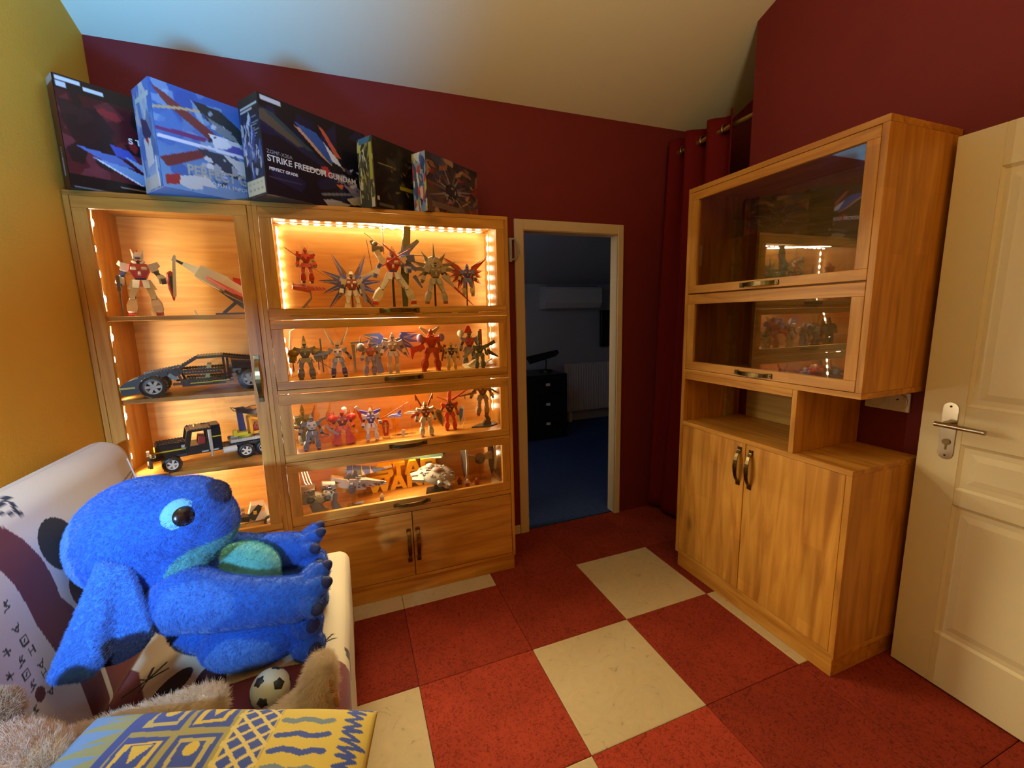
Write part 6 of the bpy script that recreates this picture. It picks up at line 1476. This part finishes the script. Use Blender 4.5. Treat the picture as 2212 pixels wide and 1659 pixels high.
def ex(t, hd):
    for s in (-1, 1): m = MB(); m.limb((s * .1, .05, .88), (s * .25, .06, 1.22), (.026, .02), (.010, .008)); m.limb((s * .25, .06, 1.22), (s * .23, .06, 1.05), (.012, .01), (.02, .012)); m.build('long_ear_blade', C(120, 56, 56), t)
    shield(t, Vector((.42, -.02, .48)), .44, .09, [C(160, 140, 120), BRN], -.3, -.25); rod_part(t, (.2, .05, .80), (.62, .05, .62), .012, C(140, 60, 50), 'thin_barrel', .008)
    m = MB(); m.limb((-.2, 0, .72), (-.42, -.05, .60), (.05, .05), (.03, .03)); m.build('red_forearm', RED, t)
robot('white robot model with two tall dark red ear blades and a shield, third compartment', (-.803, .21, Z3), .190, .1, (C(206, 186, 166), C(150, 50, 44), LGREY, BRN, C(170, 130, 130)), (.13, .15, 0), ((30, 0, 20), (26, 0, 14)), extra=ex)
def ex(t, hd):
    shield(t, Vector((.33, -.05, .44)), .52, .085, [C(226, 220, 214), C(80, 110, 190)], -.5, .12)
    m = MB(); m.limb((0, .08, .9), (.06, .08, 1.3), (.06, .03), (.04, .02)); m.build('tall_crest', C(206, 70, 64), t); m = MB(); m.limb((.1, .1, .9), (.62, .08, 1.22), (.03, .02), (.015, .012)); m.limb((-.06, 0, .9), (-.36, 0, 1.05), (.012, .01), (.012, .008)); m.build('red_binder', C(196, 60, 56), t)
    m = MB(); m.tube([(.36, .1, .38), (.50, .12, .32), (.40, .12, .02)], .012, 6); m.build('clear_arm', C(236, 210, 170), t)
robot('red robot model with a blue and white shield, right part of the third compartment', (-.655, .28, Z3), .188, -.05, (C(190, 50, 46), C(70, 60, 70), C(186, 60, 40), BRN, C(150, 40, 50)), (.10, .14, 0), ((36, 0, 14), (20, 0, 10)), extra=ex, fins=((-46, .1, WHT), (46, .1, WHT)))
def ex(t, hd):
    m = MB(); m.limb((-.18, -.05, .66), (-.66, -.08, .58), (.03, .03), (.014, .014)); m.limb((-.5, -.07, .6), (-.5, -.07, .5), (.012, .012), (.01, .01)); m.build('long_gun', BRN, t); m = MB(); m.limb((.2, .05, .75), (.62, .05, .46), (.03, .02), (.008, .008)); m.build('tail_boom', C(120, 110, 110), t)
    m = MB(); m.limb((.08, .0, .0), (.16, .02, -.16), (.05, .05), (.06, .06)); m.prism([(-.36, -.14), (.12, -.2), (.4, .0), (.36, .2), (-.1, .16)], 'z', -.30, -.27); m.limb((.13, .02, -.16), (.1, .02, -.28), (.08, .06), (.12, .08)); m.build('stand', DGREY, t)
robot('brownish grey robot model flying on a black stand, rightmost in the third compartment', (-.455, .29, .900), .212, -.1, (C(150, 132, 120), C(110, 60, 60), C(166, 146, 130), C(80, 66, 66), C(150, 70, 60)), (.14, .10, .06), ((46, 0, 20), (30, 0, 20)), extra=ex)

# --- lowest compartment (floor z .494)
Z4 = .4945
t = thing('lander_model', 'grey brick-built walker with a ribbed hull at the left of the lowest compartment', 'spacecraft model', (-1.38, .2, Z4), 0)
m = MB(); m.prism([(.155, .585), (.165, .645), (.225, .655), (.26, .62), (.25, .575), (.2, .56)], 'x', -1.440, -1.375)
for k in range(9): m.limb((-1.44, .158 + k * .010, .648 + .006 * math.sin(k * .4)), (-1.372, .158 + k * .010, .640 + .006 * math.sin(k * .4)), (.002, .002), (.002, .002))
m.build('ribbed_hull', GREY, t, bevel=.003)
m = MB(); m.cyl((-1.385, .185, .60), (-1.335, .185, .585), .030, .026, 14); m.cyl((-1.34, .18, .605), (-1.295, .18, .595), .028, .028, 14); m.cyl((-1.345, .20, .645), (-1.285, .21, .635), .026, .022, 14); m.build('tank', C(170, 160, 146), t)
m = MB(); m.limb((-1.385, .18, .575), (-1.365, .175, .53), (.022, .018), (.026, .02)); m.limb((-1.365, .172, .53), (-1.335, .16, .5085), (.022, .02), (.030, .014)); m.build('leg', C(124, 116, 120), t)
m = MB(); m.limb((-1.285, .2, .60), (-1.295, .195, .55), (.014, .014), (.012, .012)); m.limb((-1.295, .195, .55), (-1.275, .19, .4955), (.014, .012), (.022, .014)); m.build('leg', DGREY, t)
m = MB(); m.limb((-1.40, .150, .4965), (-1.365, .148, .503), (.012, .004), (.012, .004), side=(0, 1, 0)); m.build('foot_plate', LGREY, t)
def greebles(t, boxes, n, mats, seed):
    """fine raised detail too small to pick apart"""
    r = random.Random(seed); m = MB()
    for _ in range(n):
        x0, x1, y0, y1, z0, z1 = r.choice(boxes)
        m.cbox((r.uniform(x0, x1), r.uniform(y0, y1), r.uniform(z0, z1)), (r.uniform(.002, .008), r.uniform(.002, .005), r.uniform(.0015, .005)), r.randrange(len(mats)))
    o = m.build('surface_detail', mats, t); o['kind'] = 'stuff'; return o
greebles(t, [(-1.44, -1.375, .152, .162, .585, .65), (-1.385, -1.30, .155, .17, .575, .63), (-1.34, -1.28, .16, .185, .60, .655)], 60, [GREY, DGREY, LGREY, BRN], 3)
for x, z, r_ in ((-1.395, .60, .020), (-1.318, .598, .016)):
    m = MB(); m.lathe([(r_ * .5, .0), (r_, .0), (r_, -.008), (r_ * .6, -.010)], (x, .155, z), 14, ax='y'); m.build('hub', DGREY, t)
t = thing('long_fighter_model', 'long grey brick-built fighter with a needle nose in the lowest compartment', 'spacecraft model', (-1.2, .26, Z4), 0)
m = MB(); m.limb((-1.215, .26, .615), (-1.13, .255, .605), (.026, .030), (.022, .026), side=(0, 1, 0)); m.limb((-1.14, .255, .612), (-1.03, .25, .593), (.018, .022), (.006, .006), side=(0, 1, 0)); m.limb((-1.12, .255, .595), (-1.04, .25, .588), (.010, .01), (.004, .004), side=(0, 1, 0)); m.build('fuselage', C(150, 142, 128), t)
m = MB(); m.limb((-1.30, .25, .665), (-1.225, .255, .635), (.022, .008), (.024, .010), side=(0, 1, 0)); m.limb((-1.29, .26, .625), (-1.215, .26, .618), (.03, .008), (.03, .02), side=(0, 1, 0)); m.build('wing', C(186, 176, 158), t)
m = MB(); m.cyl((-1.205, .235, .590), (-1.205, .215, .590), .019, .019, 14); m.cyl((-1.205, .214, .590), (-1.205, .212, .590), .010, .010, 10); m.build('engine_ring', DGREY, t)
m = MB(); m.limb((-1.185, .26, .63), (-1.18, .26, .685), (.018, .012), (.006, .006)); m.limb((-1.235, .26, .64), (-1.20, .26, .655), (.014, .012), (.016, .012)); m.build('top_fin', DGREY, t)
m = MB(); m.box(-1.245, -1.238, .232, .24, .58, .63); m.build('green_stripe', C(150, 160, 60), t)
m = MB(); m.box(-1.21, -1.19, .25, .27, .495, .59); m.box(-1.235, -1.165, .235, .285, .4945, .498); m.build('clear_stand', CLEAR, t)
greebles(t, [(-1.215, -1.12, .225, .24, .595, .64), (-1.215, -1.13, .23, .28, .635, .65), (-1.12, -1.04, .235, .245, .59, .61), (-1.29, -1.23, .235, .25, .62, .66)], 70, [DGREY, GREY, LGREY, BRN], 5)
t = thing('blue_starship_model', 'blue and white striped wedge starship model raised at the back of the lowest compartment', 'spacecraft model', (-1.12, .38, Z4), 0)
def wedge(m, x0, x1, y, z, w0, w1, h0, mi=0): m.add([(x0, y - w0, z), (x0, y + w0, z), (x1, y + w1, z), (x1, y - w1, z), (x0, y - w0 * .6, z + h0), (x0, y + w0 * .6, z + h0), (x1, y + w1 * .5, z + .004), (x1, y - w1 * .5, z + .004)], [(3, 2, 1, 0), (4, 5, 6, 7), (0, 1, 5, 4), (1, 2, 6, 5), (2, 3, 7, 6), (3, 0, 4, 7)], mi)
m = MB(); wedge(m, -1.225, -1.02, .37, .632, .085, .012, .036); m.build('hull', C(54, 96, 200), t)
for k in range(3):
    m = MB(); x = -1.195 + k * .045; w_ = .085 - (x + 1.225) * .36; wedge(m, x, x + .02, .37, .6305, w_ + .002, w_ - .006, .036 - k * .007); m.build('white_stripe', C(232, 224, 196), t)
m = MB(); m.limb((-1.03, .37, .638), (-.985, .37, .640), (.010, .006), (.004, .004), side=(0, 1, 0)); m.build('nose', WHT, t)
m = MB(); m.cyl((-1.22, .32, .632), (-1.235, .32, .632), .010, .012, 10); m.cyl((-1.22, .42, .632), (-1.235, .42, .632), .010, .012, 10); m.build('engine', LGREY, t)
m = MB(); m.box(-1.15, -1.135, .365, .375, .499, .632); m.box(-1.18, -1.105, .34, .40, .4945, .499); m.build('clear_stand', CLEAR, t)

# big yellow block letters: two rows
YL = C(246, 182, 22, .45)
t = thing('letter_sign', 'large yellow block-letter sign in two rows, in the lowest lit compartment', 'sign', (-.95, .39, Z4), 0)
LET = {
 'S': [(0, 0), (.86, 0), (1, .12), (1, .46), (.86, .58), (.30, .58), (.30, .76), (1, .76), (1, 1), (.14, 1), (0, .88), (0, .50), (.14, .38), (.70, .38), (.70, .24), (0, .24)],
 'T': [(.34, 0), (.66, 0), (.66, .76), (1, .76), (1, 1), (0, 1), (0, .76), (.34, .76)],
 'A': [(0, 0), (.27, 0), (.33, .2), (.67, .2), (.73, 0), (1, 0), (.70, 1), (.30, 1)],
 'R': [(0, 0), (.28, 0), (.28, .34), (.46, .34), (.70, 0), (1, 0), (.76, .38), (.96, .50), (.96, .88), (.82, 1), (0, 1)],
 'W': [(.18, 0), (.38, 0), (.5, .5), (.62, 0), (.82, 0), (1, 1), (.74, 1), (.69, .5), (.60, 1), (.40, 1), (.31, .5), (.26, 1), (0, 1)]}
HOLE = {'A': [(.41, .38), (.59, .38), (.5, .68)], 'R': [(.28, .56), (.68, .56), (.68, .78), (.28, .78)]}
def letter(ch, x, z, w_, h_):
    m = MB(); m.prism([(x + a * w_, z + b_ * h_) for a, b_ in LET[ch]], 'y', .372, .408); o = m.build('letter', YL, t, bevel=.0025, seg=2)
    if ch in HOLE:
        m = MB(); m.prism([(x + a * w_, z + b_ * h_) for a, b_ in HOLE[ch]], 'y', .3705, .3725); m.build('letter_counter', BRN, o)
x0, hh = -1.075, .079
for ch, x, w_ in (('S', -1.072, .092), ('T', -.986, .074), ('A', -.915, .096), ('R', -.820, .090)): letter(ch, x, .575, w_, hh)
m = MB(); m.box(-1.120, -1.070, .372, .408, .575, .594); m.build('letter_tail', YL, t, bevel=.0025)
for ch, x, w_ in (('W', -1.120, .122), ('A', -1.002, .096), ('R', -.905, .092), ('S', -.808, .094)): letter(ch, x, .4955, w_, hh)

# grey disc-shaped spaceship on a black stand
t = thing('saucer_model', 'round light grey detailed spaceship model tilted on a black stand, lowest compartment', 'spacecraft model', (-.755, .255, .596), local=True)
R = Matrix.Rotation(math.radians(11), 4, 'X') @ Matrix.Rotation(math.radians(7), 4, 'Y') @ Matrix.Scale(.94, 4)
SG = C(150, 142, 130, .55)
m = MB(); m.lathe([(0, -.022), (.07, -.018), (.112, -.005), (.114, .005), (.072, .020), (.03, .026), (0, .027)], n=36, M=R); hull = m.build('hull', SG, t)
m = MB(); m.lathe([(.026, .024), (.026, .036), (.016, .040), (0, .041)], n=16, M=R); m.build('turret', C(150, 120, 110), t)
for k in range(40):
    a = rng.uniform(0, 2 * PI); r_ = rng.uniform(.035, .098); z = .020 + .006 - (r_ - .03) * .16 if r_ < .072 else .018 - (r_ - .072) * .30
    m = MB(); m.cbox((0, 0, 0), (rng.uniform(.004, .013), rng.uniform(.002, .006), .0028), 0, M=R @ Matrix.Rotation(a, 4, 'Z') @ Matrix.Translation((r_, 0, z + .001))); m.build('hull_panel', rng.choice((C(124, 116, 106, .55), C(172, 164, 150, .5), C(98, 92, 86, .6))), t)
for s in (-1, 1):
    m = MB(); m.limb((-.085, s * .035 - .02, .0), (-.150, s * .022 - .02, -.002), (.024, .010), (.015, .006), side=(0, 1, 0), M=R); m.build('bow_prong', SG, t)
m = MB(); m.limb((.03, -.10, -.004), (.05, -.132, -.006), (.018, .014), (.016, .012), side=(1, 0, 0), M=R); m.cyl((.05, -.12, -.006), (.055, -.142, -.006), .016, .014, 14, M=R); m.build('side_pod', C(140, 128, 118, .5), t)
m = MB(); m.cyl((.0, -.098, .0), (.0, -.122, .0), .018, .016, 14, M=R); m.build('side_port', GREY, t)
m = MB(); m.lathe([(.0, .052), (.012, .05), (.024, .042), (.026, .040)], (-.03, .05, -.008), 14, M=R); m.build('dish', LGREY, t)
m = MB(); m.limb((.0, 0, -.02), (-.005, 0, -.085), (.010, .010), (.012, .010)); m.limb((-.012, 0, -.05), (.012, 0, -.06), (.008, .012), (.008, .012)); m.prism([(-.07, -.045), (.06, -.045), (.08, .045), (-.05, .045)], 'z', -.1012, -.088); st_ = m.build('stand', BLK, t)
m = MB(); m.box(-.01, .02, -.047, -.0455, -.099, -.090); m.build('name_plate', LGREY, st_)
# green and white shuttle at the back
t = thing('green_shuttle_model', 'green and white wedge shuttle model on a thin pin behind the letter sign', 'spacecraft model', (-.80, .42, Z4), 0)
m = MB(); wedge(m, -.69, -.925, .42, .655, .055, .006, .035); m.build('hull', C(104, 132, 110), t); m = MB(); wedge(m, -.70, -.80, .42, .652, .062, .035, .016); m.build('white_belly', C(224, 220, 196), t)
m = MB(); m.limb((-.69, .42, .67), (-.665, .42, .685), (.045, .012), (.03, .008), side=(0, 1, 0)); m.build('tail', DGREY, t)
for x in (-.82, -.79, -.76): m = MB(); m.cbox((x, .372, .682), (.006, .004, .005)); m.build('hull_block', C(206, 204, 180), t)
m = MB(); m.cyl((-.82, .42, .4945), (-.82, .42, .655), .002); m.cyl((-.82, .42, .4945), (-.82, .42, .498), .02, n=12); m.build('pin', DGREY, t)
# twin-panel fighter at the right
t = thing('panel_fighter_model', 'dark grey fighter model hung between two tall side panels, right of the lowest compartment', 'spacecraft model', (-.47, .33, Z4), 0)
for x, q in ((-.565, 1), (-.392, 1)):
    m = MB(); m.prism([(.27, .615), (.285, .72), (.36, .735), (.415, .66), (.40, .55), (.345, .4955), (.30, .53)], 'x', x - .006, x + .006, 0); p_ = m.build('side_panel', LGREY, t, bevel=.002)
    m = MB(); m.prism([(.285, .618), (.296, .71), (.355, .722), (.402, .656), (.389, .556), (.343, .51), (.308, .538)], 'x', x - .008, x + .008, 0); m.build('panel_inlay', C(74, 66, 66), p_)
m = MB(); m.ell((-.475, .33, .625), (.034, .034, .034), 16, 10); m.build('cabin', C(120, 108, 100), t); m = MB(); m.cyl((-.475, .302, .620), (-.475, .292, .619), .022, .018, 8); m.build('front_window', C(90, 78, 60), t)
for s in (-1, 1): m = MB(); m.limb((-.475 + s * .028, .33, .63), (-.475 + s * .085, .33, .64), (.014, .012), (.022, .018)); m.build('strut', C(170, 158, 144), t)
m = MB(); m.box(-.515, -.435, .31, .35, .4945, .5); m.box(-.479, -.471, .326, .334, .5, .592); m.build('clear_stand', CLEAR, t)
t = thing('white_fan_base', 'pale triangular base piece under the right side panel of the lowest compartment', 'model part', (-.40, .25, Z4), local=True)
m = MB(); m.prism([(-.05, -.06), (.02, -.06), (.0, .06), (-.012, .06)], 'z', 0, .006); m.build('plate', C(226, 214, 180), t); m = MB(); m.limb((.0, .06, .07), (.022, -.05, .012), (.004, .006), (.004, .006)); m.build('strut', BRN, t)
# small figures
def minifig(label, x, y, s, body, legs_m, head_m):
    t = thing('mini_figure', label, 'toy figure', (x, y, Z4), 0, group='small brick figures on the lowest shelf', local=True, scale=s)
    m = MB()
    for q in (-1, 1): m.box(q * .15 - .13, q * .15 + .13, -.16, .12, 0, .38)
    m.box(-.29, .29, -.14, .14, .36, .46); m.build('legs', legs_m, t)
    m = MB(); m.limb((0, 0, .46), (0, 0, .78), (.30, .15), (.20, .14)); m.build('torso', body, t)
    for q in (-1, 1): m = MB(); m.limb((q * .24, 0, .74), (q * .36, -.08, .50), (.07, .07), (.06, .06)); m.ell((q * .36, -.1, .47), (.06, .06, .06), 8, 6); m.build('arm', body, t)
    m = MB(); m.cyl((0, 0, .79), (0, 0, 1.0), .15, .15, 12); m.cyl((0, 0, 1.0), (0, 0, 1.05), .08, .08, 10); m.build('head', head_m, t)
minifig('tiny tan figure standing in front of the yellow letter sign', -1.057, .26, .036, C(190, 170, 110), C(130, 110, 90), C(206, 196, 130))
minifig('tiny dark figure half hidden behind the disc spaceship', -.655, .38, .036, BRN, BLK, C(120, 80, 60))
minifig('tiny brown figure, leftmost of the three right of the disc spaceship', -.612, .30, .040, C(120, 70, 56), C(110, 66, 54), BRN)
minifig('tiny white and red figure, middle of the three right of the disc spaceship', -.578, .25, .044, C(206, 180, 170), C(150, 90, 80), WHT)
minifig('tiny reddish figure, rightmost of the three right of the disc spaceship', -.520, .255, .040, C(150, 70, 50), C(120, 70, 60), C(170, 120, 80))
tag(MB().limb((-1.20, .27, .4945), (-1.15, .27, .4985), (.006, .003), (.006, .003), side=(0, 1, 0)).build('white_strip', WHT), 'tiny white strip lying left of the yellow letter sign', 'model part')
# thin white lead hanging in the second compartment
tag(MB().tube([(-1.465, .425, 1.195), (-1.455, .43, 1.30), (-1.44, .43, 1.42), (-1.40, .43, 1.445), (-1.33, .43, 1.45)], .0035, 6).build('white_lead', WHT), 'thin white lead curving up the left of the second compartment', 'cable')
for k in range(3):
    o = MB().tube([(-1.455 + k * .012, .40, .79), (-1.45 + k * .012, .36, .70), (-1.43 + k * .014, .30, .64), (-1.41 + k * .01, .28, .62)], .0022, 6).build('led_lead', M['tape'])
    tag(o, ('leftmost', 'middle', 'rightmost')[k] + ' of three pale leads hanging behind the ribbed grey walker model', 'cable', 'led leads in the lowest compartment')
